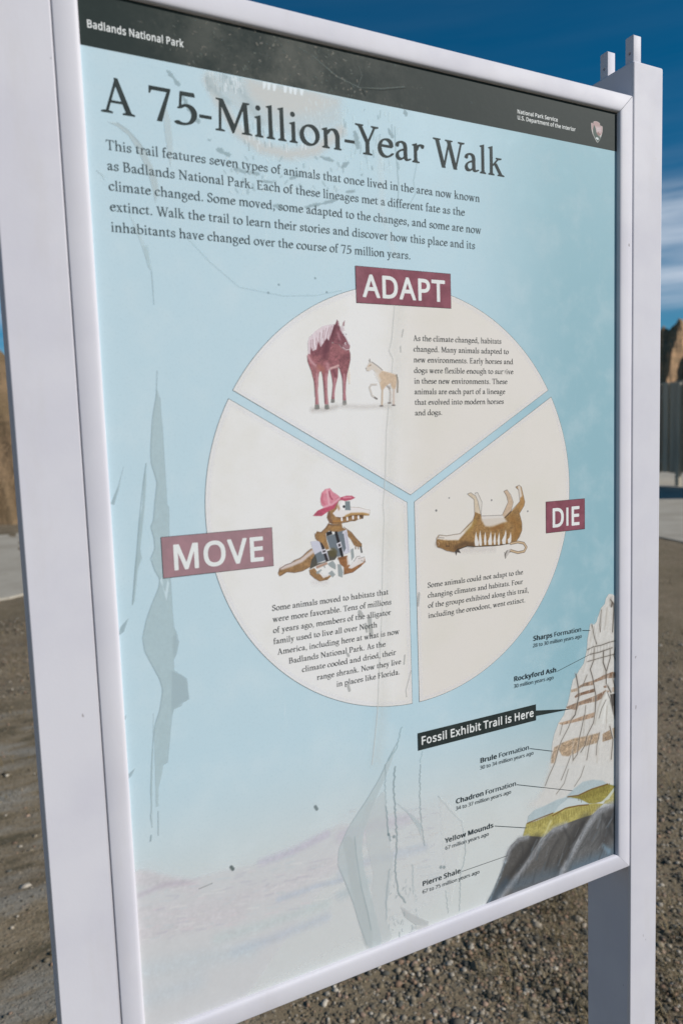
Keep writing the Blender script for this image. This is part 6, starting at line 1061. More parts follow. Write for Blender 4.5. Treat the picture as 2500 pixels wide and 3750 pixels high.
[1,[140,160,166],0.45,0.3,0,[-1582,3246,-1581,3227],1.42],
[1,[206,222,228],0.45,0.3,0,[-1834,3204,-1828,3197],1.89],
[1,[140,160,166],0.45,0.3,0,[-1594,3136,-1611,3112],1.78],
[1,[206,222,228],0.45,0.3,0,[-757,3071,-772,3029],1.99],
[1,[140,160,166],0.45,0.3,0,[-1764,2942,-1746,2916],1.78],
[1,[206,222,228],0.45,0.3,0,[-1535,3011,-1525,2983],1.67],
[1,[140,160,166],0.45,0.3,0,[-403,3429,-402,3352],1.16],
[1,[200,220,226],0.45,0.3,0,[-539,3568,-542,3490],1.49],
[1,[200,220,226],0.45,0.3,0,[-141,3418,-146,3403],1.99],
[1,[200,220,226],0.45,0.3,0,[-288,3485,-294,3464],1.63],
[1,[140,160,166],0.45,0.3,0,[-108,3752,-103,3680],1.3],
[1,[200,220,226],0.45,0.3,0,[-630,3386,-631,3351],1.46],
[1,[200,220,226],0.45,0.3,0,[-521,3440,-529,3420],1.43],
[1,[140,160,166],0.45,0.3,0,[-234,3868,-236,3804],1.28],
[1,[200,220,226],0.45,0.3,0,[-385,3369,-387,3298],1.66],
[1,[140,160,166],0.45,0.3,0,[-290,3605,-295,3528],0.68],
[1,[140,160,166],0.45,0.3,0,[-149,3396,-152,3360],0.59],
[1,[200,220,226],0.45,0.3,0,[-536,3762,-534,3707],1.65],
[1,[140,160,166],0.45,0.3,0,[-206,3380,-209,3308],0.87],
[1,[200,220,226],0.45,0.3,0,[-650,3469,-653,3444],1.24],
[1,[200,220,226],0.45,0.3,0,[-165,3344,-167,3323],1.62],
[1,[140,160,166],0.45,0.3,0,[-621,3698,-625,3650],1.49],
[1,[140,160,166],0.45,0.3,0,[-316,3660,-318,3579],1.05],
[1,[200,220,226],0.45,0.3,0,[-652,3786,-648,3733],1.78],
[1,[200,220,226],0.45,0.3,0,[-378,3474,-380,3423],1.0],
[1,[200,220,226],0.45,0.3,0,[-472,3663,-481,3582],1.87],
[1,[200,220,226],0.45,0.3,0,[-108,3499,-103,3458],2.0],
[1,[200,220,226],0.45,0.3,0,[-34,3732,-38,3673],1.07],
[1,[200,220,226],0.45,0.3,0,[-475,3627,-476,3611],0.92],
[1,[200,220,226],0.45,0.3,0,[-621,3824,-630,3751],1.38],
[1,[140,160,166],0.45,0.3,0,[-655,3622,-661,3555],1.1],
[1,[140,160,166],0.45,0.3,0,[-260,3812,-261,3789],2.0],
[1,[200,220,226],0.45,0.3,0,[-468,3691,-474,3647],1.48],
[1,[200,220,226],0.45,0.3,0,[-242,3443,-243,3376],1.88],
[1,[200,220,226],0.45,0.3,0,[-660,3741,-663,3662],1.09],
[1,[140,160,166],0.45,0.3,0,[-663,3311,-666,3233],1.88],
[1,[200,220,226],0.45,0.3,0,[-204,3455,-209,3420],1.23],
[1,[140,160,166],0.45,0.3,0,[-422,3451,-421,3401],0.93],
[1,[200,220,226],0.45,0.3,0,[-134,3363,-140,3301],1.74],
[1,[140,160,166],0.45,0.3,0,[-408,3854,-416,3838],0.69],
[1,[200,220,226],0.45,0.3,0,[-465,3352,-468,3282],1.72],
[1,[200,220,226],0.45,0.3,0,[-608,3682,-615,3603],1.59],
[1,[140,160,166],0.45,0.3,0,[-46,3399,-40,3340],2.05],
[1,[200,220,226],0.45,0.3,0,[-570,3454,-566,3377],1.43],
[1,[200,220,226],0.45,0.3,0,[-129,3870,-136,3790],2.0],
[1,[140,160,166],0.45,0.3,0,[-461,3510,-470,3431],1.49],
[1,[200,220,226],0.45,0.3,0,[-181,3858,-177,3832],1.8],
[1,[140,160,166],0.45,0.3,0,[-420,3645,-419,3567],0.85],
[1,[140,160,166],0.45,0.3,0,[-641,3721,-638,3652],1.26],
[1,[140,160,166],0.45,0.3,0,[-523,3461,-526,3419],0.91],
[1,[200,220,226],0.45,0.3,0,[-228,3386,-227,3323],1.73],
[1,[200,220,226],0.45,0.3,0,[-590,3853,-593,3783],0.97],
[1,[200,220,226],0.45,0.3,0,[-452,3527,-455,3493],1.32],
[1,[200,220,226],0.45,0.3,0,[-370,3750,-371,3701],1.35],
[1,[140,160,166],0.45,0.3,0,[-245,3638,-254,3590],1.53],
[1,[200,220,226],0.45,0.3,0,[-558,3555,-556,3539],0.9],
[1,[140,162,168],0.7,0.3,0,[-72,3734,-71,3537,-58,3371,-46,3183,-64,2948],0.88],
[1,[140,162,168],0.6,0.3,0,[189,3467,131,3247,153,3122,44,2960],0.66],
[1,[205,214,216],0.25,3,0,[-252,3573,-250,3263,-239,2846,-99,2476],6.33],
[1,[150,176,184],0.45,0.4,0,[-2290,2526,-2048,2284,-1774,2074,-1347,2020,-1008,2043,-729,2107],0.72],
[1,[110,130,138],0.8,0.3,0,[-1495,2042,-1492,2039],1.57],
[1,[110,130,138],0.8,0.3,0,[-1008,2207,-1006,2205],1.64],
[1,[110,130,138],0.8,0.3,0,[-1387,2122,-1384,2120],1.58],
[1,[110,130,138],0.8,0.3,0,[-891,2081,-888,2079],1.66]],
'peel_lower': [[0,[176,188,190],0.6,0.8,0,[-284,-2650,-311,-2686,-339,-2726,-369,-2771,-400,-2819,-432,-2872,-467,-2924,-504,-2975,-543,-3026,-584,-3075,-629,-3127,-676,-3181,-727,-3236,-781,-3294,-828,-3349,-870,-3403,-906,-3456,-936,-3507,-959,-3555,-977,-3601,-988,-3644,-994,-3684,-993,-3726,-988,-3770,-976,-3815,-959,-3863,-940,-3915,-920,-3973,-898,-4036,-875,-4104,-854,-4172,-833,-4240,-815,-4307,-798,-4375,-781,-4440,-763,-4505,-746,-4568,-728,-4630,-711,-4684,-695,-4728,-679,-4764,-664,-4791,-644,-4810,-617,-4821,-585,-4825,-547,-4821,-522,-4802,-510,-4767,-511,-4717,-525,-4651,-541,-4579,-558,-4499,-578,-4412,-598,-4318,-618,-4228,-637,-4141,-655,-4059,-672,-3980,-686,-3902,-696,-3826,-703,-3750,-707,-3676,-705,-3607,-696,-3543,-680,-3484,-659,-3429,-634,-3373,-606,-3314,-574,-3253,-539,-3190,-502,-3124,-463,-3055,-422,-2983,-380,-2909,-343,-2841,-313,-2778,-289,-2721,-271,-2671,-264,-2642,-269,-2635]],
[0,[184,190,191],0.5,1,0,[-664,-3247,-672,-3293,-675,-3355,-671,-3435,-661,-3531,-646,-3645,-631,-3741,-617,-3818,-604,-3878,-592,-3918,-586,-3957,-584,-3995,-586,-4031,-594,-4065,-602,-4112,-609,-4172,-615,-4244,-622,-4328,-625,-4414,-624,-4501,-621,-4590,-614,-4680,-593,-4747,-557,-4791,-507,-4812,-442,-4810,-400,-4794,-380,-4763,-383,-4717,-408,-4658,-425,-4594,-433,-4525,-432,-4451,-423,-4373,-410,-4297,-394,-4224,-375,-4153,-352,-4086,-339,-4012,-334,-3932,-339,-3846,-353,-3755,-366,-3665,-376,-3576,-385,-3487,-393,-3399,-398,-3321,-403,-3252,-406,-3194,-408,-3144,-416,-3113,-431,-3101,-452,-3106,-479,-3129,-508,-3147,-538,-3161,-570,-3169,-603,-3172,-629,-3187,-650,-3211]],
[0,[168,174,175],0.4,1.6,0,[-930,-3550,-919,-3613,-909,-3681,-899,-3753,-889,-3830,-880,-3911,-867,-3996,-851,-4083,-831,-4173,-809,-4266,-789,-4360,-771,-4456,-755,-4552,-743,-4650,-725,-4724,-704,-4775,-678,-4802,-648,-4805,-629,-4785,-619,-4742,-619,-4675,-629,-4585,-641,-4501,-655,-4422,-671,-4349,-688,-4282,-705,-4214,-723,-4147,-740,-4080,-757,-4014,-770,-3948,-780,-3885,-785,-3822,-787,-3761,-788,-3705,-790,-3653,-791,-3606,-792,-3563,-802,-3529,-822,-3502,-851,-3483,-888,-3472,-914,-3480,-928,-3506]],
[1,[140,156,160],0.55,0.4,0,[-244,-2595,-351,-2740,-481,-2951,-646,-3150,-861,-3379,-980,-3584,-1002,-3745,-933,-3934,-831,-4235,-768,-4502,-692,-4752],0.97],
[1,[130,146,150],0.6,0.4,0,[-793,-3500,-781,-3721,-737,-4075,-669,-4393,-636,-4603],0.95],
[1,[122,140,145],0.75,0.25,0,[-277,-2860,-285,-2881,-283,-2904,-294,-2923,-296,-2945,-284,-2970,-292,-2991,-302,-3011,-302,-3033,-305,-3055,-297,-3079,-309,-3099,-306,-3122,-305,-3143,-295,-3168,-305,-3187,-304,-3208,-300,-3231,-294,-3254,-290,-3277,-295,-3297,-303,-3317,-289,-3342,-301,-3361,-294,-3384,-295,-3406,-286,-3430,-292,-3450,-290,-3472,-296,-3492,-291,-3515,-278,-3541,-293,-3558,-292,-3580,-281,-3605,-282,-3627,-287,-3647,-286,-3669,-282,-3694,-291,-3714,-291,-3738,-296,-3759,-288,-3785,-291,-3807,-293,-3830,-302,-3850,-305,-3873,-306,-3896,-314,-3917,-304,-3943,-318,-3962,-311,-3987,-316,-4009,-322,-4030,-308,-4058,-308,-4081,-313,-4102,-309,-4126,-303,-4151,-296,-4176,-292,-4201,-288,-4225,-293,-4246,-291,-4270,-284,-4296,-272,-4318,-258,-4340,-234,-4366,-220,-4389,-218,-4408,-199,-4432],1.63],
[1,[122,140,145],0.7,0.25,0,[-411,-3266,-406,-3290,-408,-3312,-393,-3338,-400,-3359,-403,-3381,-399,-3405,-393,-3429,-398,-3451,-400,-3473,-397,-3497,-390,-3522,-393,-3544,-390,-3567,-388,-3591,-372,-3620,-373,-3644,-364,-3672],1.63],
[1,[122,140,145],0.7,0.25,0,[39,-2911,41,-2933,39,-2955,31,-2975,39,-2999,24,-3017,34,-3041,25,-3061,24,-3083,21,-3104,34,-3129,23,-3148,31,-3172,30,-3194,19,-3213,25,-3237,13,-3256,18,-3279,26,-3304,23,-3327,24,-3350,25,-3373,14,-3394,28,-3421,17,-3441,23,-3466,28,-3490,29,-3513,30,-3537,36,-3562,25,-3582,24,-3605,39,-3632,37,-3655,50,-3682,46,-3704,45,-3726,55,-3753,52,-3775,65,-3802,58,-3823,66,-3849],1.07],
[1,[160,172,175],0.8,0.25,0,[260,-3329,288,-3355,295,-3375,310,-3397,326,-3420,359,-3447,375,-3470,384,-3490,396,-3512,415,-3536,439,-3558,449,-3577,469,-3598,485,-3619,512,-3643,523,-3662,543,-3684,573,-3708,571,-3730,569,-3752,582,-3779,587,-3803,591,-3827,597,-3851,590,-3872,599,-3898,598,-3920,608,-3946,598,-3966,616,-3994,617,-4017,608,-4038,615,-4063,619,-4087,611,-4109,604,-4131,592,-4151,600,-4178,588,-4199,587,-4223,578,-4244,562,-4264,555,-4286,548,-4308,544,-4331,537,-4353,537,-4377,528,-4398,532,-4423,535,-4447,535,-4471,527,-4492,535,-4518,523,-4537,529,-4563,528,-4586,529,-4610,521,-4631,525,-4655,523,-4678,512,-4698,519,-4724,518,-4747,510,-4768],1.03],
[1,[122,140,145],0.6,0.25,0,[-403,-2806,-403,-2828,-403,-2850,-403,-2873,-397,-2896,-401,-2917,-401,-2940,-405,-2961,-400,-2984,-412,-3004,-414,-3025,-404,-3050,-406,-3072,-417,-3091,-405,-3116,-405,-3137,-408,-3158,-409,-3179,-409,-3201,-398,-3226,-412,-3244],0.96],
[1,[140,154,158],0.7,0.25,0,[-381,-3989,-398,-4007,-397,-4030,-406,-4051,-399,-4076,-402,-4098,-410,-4118,-412,-4141,-425,-4160,-415,-4186,-430,-4204,-428,-4228,-434,-4249,-434,-4272,-430,-4296,-438,-4317,-444,-4338,-444,-4361,-444,-4384,-442,-4408,-435,-4434,-435,-4457,-441,-4478,-439,-4502,-437,-4526,-451,-4544],1.33],
[1,[150,166,170],0.6,0.25,0,[-103,-4024,-90,-4052,-91,-4075,-90,-4099,-99,-4120,-99,-4144,-88,-4171,-102,-4190,-94,-4217,-98,-4239,-103,-4261,-89,-4289,-93,-4312,-91,-4336,-92,-4360],1.19],
[1,[165,176,178],0.7,0.25,0,[331,-4469,338,-4495,335,-4518,339,-4544,348,-4571,352,-4596,343,-4617,354,-4645,345,-4666,359,-4695,362,-4720,356,-4742],1.07],
[1,[140,166,172],0.7,0.25,0,[-182,-2441,-197,-2459,-199,-2481,-211,-2500,-210,-2522,-215,-2543,-228,-2561,-228,-2583,-240,-2603,-246,-2623,-244,-2645,-255,-2662,-269,-2677,-283,-2693,-312,-2705,-324,-2721,-338,-2737,-351,-2753,-358,-2770],1.3],
[1,[140,166,172],0.6,0.25,0,[72,-2766,60,-2788,61,-2813,49,-2835,36,-2857,39,-2882],1.0],
[0,[170,182,186],0.6,0.5,0,[-295,-3247,-149,-3410,-15,-3621,71,-3886,24,-3733,28,-3583,-148,-3385]],
[0,[205,207,206],0.4,2,0,[279,-3347,422,-3486,581,-3710,591,-3895,492,-4311,394,-4647,319,-4050]],
[0,[176,178,178],0.7,0.6,0,[-264,-4454,-100,-4611,96,-4761,80,-4808,-76,-4735,-213,-4598]],
[1,[190,190,188],0.7,0.8,0,[-105,-4764,94,-4820],4.16],
[1,[206,212,212],0.5,0.3,0,[-69,-4425,-69,-4477],1.37],
[1,[165,176,180],0.5,0.3,0,[-393,-4532,-406,-4559],1.28],
[1,[165,176,180],0.5,0.3,0,[-408,-4272,-428,-4304],0.82],
[1,[206,212,212],0.5,0.3,0,[-401,-4086,-389,-4146],0.88],
[1,[206,212,212],0.5,0.3,0,[-93,-4776,-83,-4804],1.15],
[1,[165,176,180],0.5,0.3,0,[-440,-4184,-449,-4195],1.16],
[1,[206,212,212],0.5,0.3,0,[-302,-4278,-314,-4309],1.31],
[1,[206,212,212],0.5,0.3,0,[-403,-4643,-402,-4681],1.37],
[1,[206,212,212],0.5,0.3,0,[-327,-4534,-338,-4581],1.36],
[1,[165,176,180],0.5,0.3,0,[-313,-4614,-294,-4636],0.83],
[1,[165,176,180],0.5,0.3,0,[-447,-4300,-442,-4324],0.68],
[1,[165,176,180],0.5,0.3,0,[-72,-4727,-78,-4782],1.22],
[1,[206,212,212],0.5,0.3,0,[-308,-4580,-304,-4615],1.38],
[1,[165,176,180],0.5,0.3,0,[-407,-4246,-416,-4277],1.2],
[1,[122,140,145],0.5,0.3,0,[-350,-4618,-336,-4655],0.85],
[1,[165,176,180],0.5,0.3,0,[-118,-4747,-97,-4776],1.33],
[1,[122,140,145],0.5,0.3,0,[-394,-4233,-407,-4247],0.86],
[1,[165,176,180],0.5,0.3,0,[-373,-4686,-363,-4704],0.92],
[1,[122,140,145],0.5,0.3,0,[-217,-4252,-230,-4278],1.21],
[1,[122,140,145],0.5,0.3,0,[-78,-4380,-59,-4414],0.81],
[1,[122,140,145],0.5,0.3,0,[-129,-4813,-118,-4840],0.78],
[1,[165,176,180],0.5,0.3,0,[-345,-4186,-328,-4217],0.83],
[1,[165,176,180],0.5,0.3,0,[-407,-4436,-392,-4462],0.72],
[1,[206,212,212],0.5,0.3,0,[-68,-4337,-59,-4356],0.77],
[1,[206,212,212],0.5,0.3,0,[-107,-4775,-91,-4826],0.84],
[1,[122,140,145],0.5,0.3,0,[-410,-4612,-423,-4652],0.8],
[1,[165,176,180],0.5,0.3,0,[-146,-4341,-160,-4379],0.96],
[1,[122,140,145],0.5,0.3,0,[-374,-4265,-392,-4276],0.9],
[1,[165,176,180],0.5,0.3,0,[-300,-4609,-289,-4649],0.92],
[1,[206,212,212],0.5,0.3,0,[-81,-4353,-86,-4394],1.19],
[1,[122,140,145],0.5,0.3,0,[-159,-4800,-161,-4846],0.75],
[1,[165,176,180],0.5,0.3,0,[-363,-4536,-355,-4589],1.27],
[1,[122,140,145],0.5,0.3,0,[-140,-4284,-128,-4320],1.13],
[1,[122,140,145],0.5,0.3,0,[-220,-4538,-215,-4585],1.12],
[1,[206,212,212],0.5,0.3,0,[-129,-4541,-139,-4550],1.12],
[1,[165,176,180],0.5,0.3,0,[-174,-4580,-165,-4623],1.3],
[1,[122,140,145],0.5,0.3,0,[-52,-4435,-63,-4465],0.76],
[1,[206,212,212],0.5,0.3,0,[-299,-4823,-313,-4829],0.98],
[1,[165,176,180],0.5,0.3,0,[-118,-4756,-129,-4800],1.49],
[1,[165,176,180],0.5,0.3,0,[-234,-4625,-240,-4681],0.7],
[1,[165,176,180],0.5,0.3,0,[-180,-4244,-196,-4266],1.18],
[1,[165,176,180],0.5,0.3,0,[-319,-4138,-330,-4190],0.84],
[1,[165,176,180],0.5,0.3,0,[-391,-4668,-410,-4672],1.12],
[1,[165,176,180],0.5,0.3,0,[-182,-4172,-189,-4201],1.33],
[1,[165,176,180],0.5,0.3,0,[-405,-4185,-422,-4216],1.32],
[1,[122,140,145],0.5,0.3,0,[-248,-4622,-268,-4662],1.26],
[1,[122,140,145],0.5,0.3,0,[-182,-4820,-191,-4853],1.04],
[1,[122,140,145],0.5,0.3,0,[-196,-4285,-188,-4344],0.68],
[1,[165,176,180],0.5,0.3,0,[-71,-4553,-58,-4574],1.04],
[1,[165,176,180],0.5,0.3,0,[-252,-4726,-246,-4752],1.32],
[1,[206,212,212],0.5,0.3,0,[-295,-4509,-302,-4554],0.72],
[1,[165,176,180],0.5,0.3,0,[-127,-4727,-113,-4743],1.48],
[1,[206,212,212],0.5,0.3,0,[-343,-4533,-364,-4554],1.5],
[1,[206,212,212],0.5,0.3,0,[-432,-4453,-433,-4495],0.98],
[1,[206,212,212],0.5,0.3,0,[-102,-4286,-99,-4321],0.97],
[1,[206,212,212],0.5,0.3,0,[-245,-4426,-252,-4454],0.85],
[1,[122,140,145],0.5,0.3,0,[-303,-4321,-321,-4338],1.46],
[1,[122,140,145],0.5,0.3,0,[-57,-4560,-66,-4580],1.02],
[1,[122,140,145],0.5,0.3,0,[-285,-4751,-286,-4809],1.53],
[1,[165,176,180],0.5,0.3,0,[-59,-4617,-42,-4673],1.06],
[1,[110,126,130],0.7,0.4,0,[-321,-3635,-317,-3639],3.31],
[1,[110,126,130],0.7,0.4,0,[-387,-3591,-384,-3595],3.28],
[1,[110,126,130],0.7,0.4,0,[272,-4165,276,-4169],3.52],
[1,[110,126,130],0.7,0.4,0,[316,-4178,320,-4183],3.54],
[1,[84,96,96],0.9,0.3,0,[-2135,-3426,-2119,-3454],3.35],
[1,[110,122,124],0.9,0.4,0,[-1227,-3054,-1209,-3087],3.01],
[1,[120,122,122],0.7,0.3,0,[-2458,-3546,-2329,-3532],0.82]],
'seam': [[1,[176,180,178],0.55,0.4,0,[-126,2046,-177,1653,-212,1532,-170,1456,-205,1192,-271,728,-300,260,-335,-34,-327,-170,-360,-600,-387,-1173,-449,-1863,-474,-2212,-508,-2443,-559,-2765],1.19],
[0,[192,190,182],0.22,9,0,[-123,2046,-174,1653,-208,1532,-167,1456,-201,1192,-268,728,-297,260,-332,-34,-324,-171,-356,-600,-383,-1173,-446,-1864,-471,-2213,-505,-2443,-556,-2766,-447,-2792,-397,-2467,-362,-2235,-337,-1883,-275,-1188,-248,-612,-216,-179,-225,-42,-189,254,-161,725,-94,1192,-60,1458,-102,1534,-67,1656,-15,2052]],
[1,[140,144,142],0.65,0.3,0,[-37,1756,-57,1683],1.21],
[1,[140,144,142],0.65,0.3,0,[-76,1585,-75,1528],1.21],
[1,[140,144,142],0.65,0.3,0,[74,-1011,56,-1139],2.57],
[1,[140,144,142],0.65,0.3,0,[-123,-1659,-136,-1752],1.6],
[1,[140,144,142],0.65,0.3,0,[-52,-1839,-121,-2043,-115,-2116],0.97],
[1,[140,144,142],0.65,0.3,0,[-649,-1113,-625,-1151],4.23],
[1,[140,144,142],0.65,0.3,0,[-535,-1209,-521,-1373],4.89],
[1,[140,144,142],0.65,0.3,0,[-583,-1249,-571,-1331],2.44],
[1,[140,144,142],0.65,0.3,0,[-801,-1533,-791,-1553],2.71],
[1,[140,144,142],0.65,0.3,0,[-808,-1867,-795,-1916],3.03]],
'landscape': [[0,[201,200,202],0.35,16,0.012,[-3072,-3191,-2917,-3208,-2803,-3296,-2567,-3446,-2441,-3431,-2141,-3447,-1830,-3486,-1479,-3442,-1160,-3348,-940,-3315,-785,-3262,-603,-3263,-63,-3333,365,-3395,462,-4301,159,-4595,-2776,-4933,-3245,-4733]],
[0,[201,200,202],0.6,2.6,0.012,[-3072,-3191,-2917,-3208,-2803,-3296,-2567,-3446,-2441,-3431,-2141,-3447,-1830,-3486,-1479,-3442,-1160,-3348,-940,-3315,-584,-3486,-801,-3714,-1112,-3859,-2359,-5111,-3245,-4733]],
[1,[200,193,197],0.5,4,0.05,[-2999,-3267,-2768,-3382,-2487,-3515],12.8],
[1,[200,193,197],0.4,9,0.05,[-3019,-3598,-2499,-3730,-1613,-3795,-955,-3716],15.48],
[1,[200,193,197],0.5,9,0.05,[-3032,-3806,-2713,-3832,-2076,-3917],15.56],
[1,[180,170,182],0.5,3,0.05,[-3009,-3432,-2769,-3403,-2567,-3446],4.63],
[1,[186,180,196],0.6,4,0.05,[-1830,-3475,-1480,-3454,-1113,-3385],7.49],
[1,[178,186,198],0.6,3,0.05,[-1666,-3917,-1258,-3908,-963,-3930],5.92],
[1,[186,198,198],0.5,6,0.05,[-2306,-4108,-1861,-4128,-1143,-4137],9.54],
[1,[178,186,198],0.55,6,0.05,[-2141,-4303,-1754,-4305,-1149,-4279],8.6],
[1,[186,198,204],0.45,12,0.05,[-3015,-4177,-2528,-4251,-1985,-4337],15.77],
[1,[184,196,204],0.4,12,0.05,[-3032,-4453,-2540,-4469],15.89],
[1,[178,186,198],0.5,5,0.05,[-961,-3859,-701,-3817,63,-3871],9.44],
[1,[190,182,194],0.5,6,0.05,[-945,-3456,-556,-3446,-151,-3484],12.47],
[1,[170,184,190],0.5,6,0.05,[-970,-4097,-657,-4052],9.49],
[1,[215,214,212],0.4,0.8,0,[-2295,-3642,-2212,-3652],1.77],
[1,[176,174,184],0.4,0.8,0,[-1435,-3968,-1389,-3964],0.83],
[1,[176,174,184],0.4,0.8,0,[-1560,-4058,-1450,-4082],1.33],
[1,[176,174,184],0.4,0.8,0,[-2674,-3774,-2598,-3792],1.28],
[1,[215,214,212],0.4,0.8,0,[-1007,-4128,-954,-4114],0.67],
[1,[208,196,200],0.4,0.8,0,[-1957,-3533,-1902,-3536],1.41],
[1,[186,196,200],0.4,0.8,0,[-1920,-3911,-1863,-3906],1.83],
[1,[176,174,184],0.4,0.8,0,[-1314,-3631,-1190,-3647],1.72],
[1,[208,196,200],0.4,0.8,0,[-2733,-3437,-2671,-3437],0.59],
[1,[208,196,200],0.4,0.8,0,[-1709,-3646,-1580,-3670],0.96],
[1,[186,196,200],0.4,0.8,0,[-1786,-3962,-1676,-3992],1.37],
[1,[176,174,184],0.4,0.8,0,[-1345,-3705,-1261,-3712],1.76],
[1,[208,196,200],0.4,0.8,0,[-1886,-4052,-1776,-4058],0.61],
[1,[215,214,212],0.4,0.8,0,[-1332,-3805,-1229,-3826],1.68],
[1,[176,174,184],0.4,0.8,0,[-2692,-3569,-2655,-3554],1.85],
[1,[176,174,184],0.4,0.8,0,[-2637,-3918,-2571,-3920],1.28],
[1,[176,174,184],0.4,0.8,0,[-1798,-3832,-1718,-3835],1.99],
[1,[186,196,200],0.4,0.8,0,[-2370,-3934,-2331,-3937],1.22],
[1,[215,214,212],0.4,0.8,0,[-2696,-3745,-2593,-3774],1.72],
[1,[208,196,200],0.4,0.8,0,[-2785,-3695,-2701,-3717],1.11],
[1,[176,174,184],0.4,0.8,0,[-2112,-3551,-2028,-3548],1.56],
[1,[176,174,184],0.4,0.8,0,[-2685,-3812,-2578,-3834],1.12],
[1,[176,174,184],0.4,0.8,0,[-1771,-3935,-1673,-3948],0.69],
[1,[215,214,212],0.4,0.8,0,[-2525,-3915,-2423,-3926],1.64],
[1,[215,214,212],0.4,0.8,0,[-2621,-3854,-2514,-3864],1.82],
[1,[208,196,200],0.4,0.8,0,[-2862,-3495,-2800,-3488],1.19],
[1,[186,196,200],0.4,0.8,0,[-2603,-3829,-2577,-3818],0.66],
[1,[215,214,212],0.4,0.8,0,[-1286,-4019,-1252,-4016],1.08],
[1,[215,214,212],0.4,0.8,0,[-2117,-3825,-1999,-3846],1.34],
[1,[208,196,200],0.4,0.8,0,[-2890,-3616,-2861,-3621],1.42],
[1,[176,174,184],0.4,0.8,0,[-2082,-3523,-1992,-3522],1.38],
[1,[186,196,200],0.4,0.8,0,[-1920,-3750,-1872,-3749],1.31],
[1,[208,196,200],0.4,0.8,0,[-1432,-3752,-1362,-3742],1.5],
[1,[186,196,200],0.4,0.8,0,[-1291,-3696,-1165,-3713],1.42],
[1,[215,214,212],0.4,0.8,0,[-2016,-3504,-1962,-3504],1.07],
[1,[186,196,200],0.4,0.8,0,[-2311,-3947,-2272,-3939],1.61],
[1,[186,196,200],0.4,0.8,0,[-1148,-4095,-1099,-4078],1.42],
[1,[186,196,200],0.4,0.8,0,[-2969,-3756,-2898,-3765],1.74],
[1,[186,196,200],0.4,0.8,0,[-2825,-3554,-2722,-3578],1.07],
[1,[176,174,184],0.4,0.8,0,[-1459,-3748,-1337,-3772],1.79],
[1,[208,196,200],0.4,0.8,0,[-1632,-3958,-1600,-3957],1.45],
[1,[186,196,200],0.4,0.8,0,[-1565,-3612,-1489,-3624],1.63],
[1,[208,196,200],0.4,0.8,0,[-2160,-3631,-2136,-3624],0.76],
[1,[176,174,184],0.4,0.8,0,[-1798,-3735,-1772,-3720],1.37],
[1,[208,196,200],0.4,0.8,0,[-2165,-3922,-2112,-3909],1.73],
[1,[186,196,200],0.4,0.8,0,[-1476,-3792,-1333,-3813],0.93],
[1,[186,196,200],0.4,0.8,0,[-1397,-4075,-1267,-4113],1.88],
[1,[208,196,200],0.4,0.8,0,[-2648,-3889,-2539,-3913],1.68],
[1,[186,196,200],0.4,0.8,0,[-2208,-3700,-2119,-3718],0.63],
[1,[176,174,184],0.4,0.8,0,[-1182,-3640,-1078,-3658],1.01],
[1,[186,196,200],0.4,0.8,0,[-2276,-3708,-2241,-3714],1.35],
[1,[215,214,212],0.4,0.8,0,[-3004,-3870,-2927,-3885],1.24],
[1,[215,214,212],0.4,0.8,0,[-1997,-3901,-1885,-3928],1.89],
[1,[186,196,200],0.4,0.8,0,[-1481,-3967,-1449,-3947],0.85],
[1,[176,174,184],0.4,0.8,0,[-1595,-3743,-1466,-3763],1.62],
[1,[186,196,200],0.4,0.8,0,[-2773,-3473,-2744,-3455],1.61],
[1,[208,196,200],0.4,0.8,0,[-2899,-3776,-2856,-3784],1.69],
[1,[176,174,184],0.4,0.8,0,[-2540,-3438,-2451,-3440],1.83],
[1,[215,214,212],0.4,0.8,0,[-1465,-3781,-1389,-3799],1.14],
[1,[215,214,212],0.4,0.8,0,[-1194,-3951,-1157,-3934],1.02],
[1,[186,196,200],0.4,0.8,0,[-1755,-3491,-1640,-3512],1.08],
[1,[186,196,200],0.4,0.8,0,[-2679,-3683,-2586,-3690],1.35],
[1,[208,196,200],0.4,0.8,0,[-2700,-3687,-2666,-3669],0.81],
[1,[215,214,212],0.4,0.8,0,[-2465,-3625,-2425,-3631],1.38],
[1,[176,174,184],0.4,0.8,0,[-2869,-3625,-2792,-3628],1.73],
[1,[215,214,212],0.4,0.8,0,[-1711,-4050,-1659,-4056],1.17],
[1,[176,174,184],0.4,0.8,0,[-1929,-3469,-1864,-3481],0.65],
[1,[215,214,212],0.4,0.8,0,[-2739,-3649,-2653,-3652],1.55],
[1,[208,196,200],0.4,0.8,0,[-2326,-3941,-2259,-3943],1.77],
[1,[176,174,184],0.4,0.8,0,[-2041,-3612,-1947,-3633],1.8],
[1,[186,196,200],0.4,0.8,0,[-2230,-3777,-2161,-3791],1.03],
[1,[208,196,200],0.4,0.8,0,[-2712,-3694,-2643,-3690],0.74],
[1,[208,196,200],0.4,0.8,0,[-2471,-3641,-2399,-3648],1.53],
[1,[186,196,200],0.4,0.8,0,[-2001,-3956,-1911,-3982],0.86],
[1,[176,174,184],0.4,0.8,0,[-1713,-3765,-1673,-3745],0.86],
[1,[215,214,212],0.4,0.8,0,[-1851,-3796,-1733,-3816],1.09],
[1,[186,196,200],0.4,0.8,0,[-1308,-4019,-1203,-4046],0.64],
[1,[215,214,212],0.4,0.8,0,[-2479,-3795,-2440,-3798],1.74],
[1,[176,174,184],0.4,0.8,0,[-1982,-3658,-1891,-3672],1.12],
[1,[215,214,212],0.4,0.8,0,[-1308,-3935,-1199,-3942],2.08],
[1,[215,214,212],0.4,0.8,0,[-1288,-3590,-1236,-3573],0.86],
[1,[176,174,184],0.4,0.8,0,[-2029,-3770,-1968,-3779],1.26],
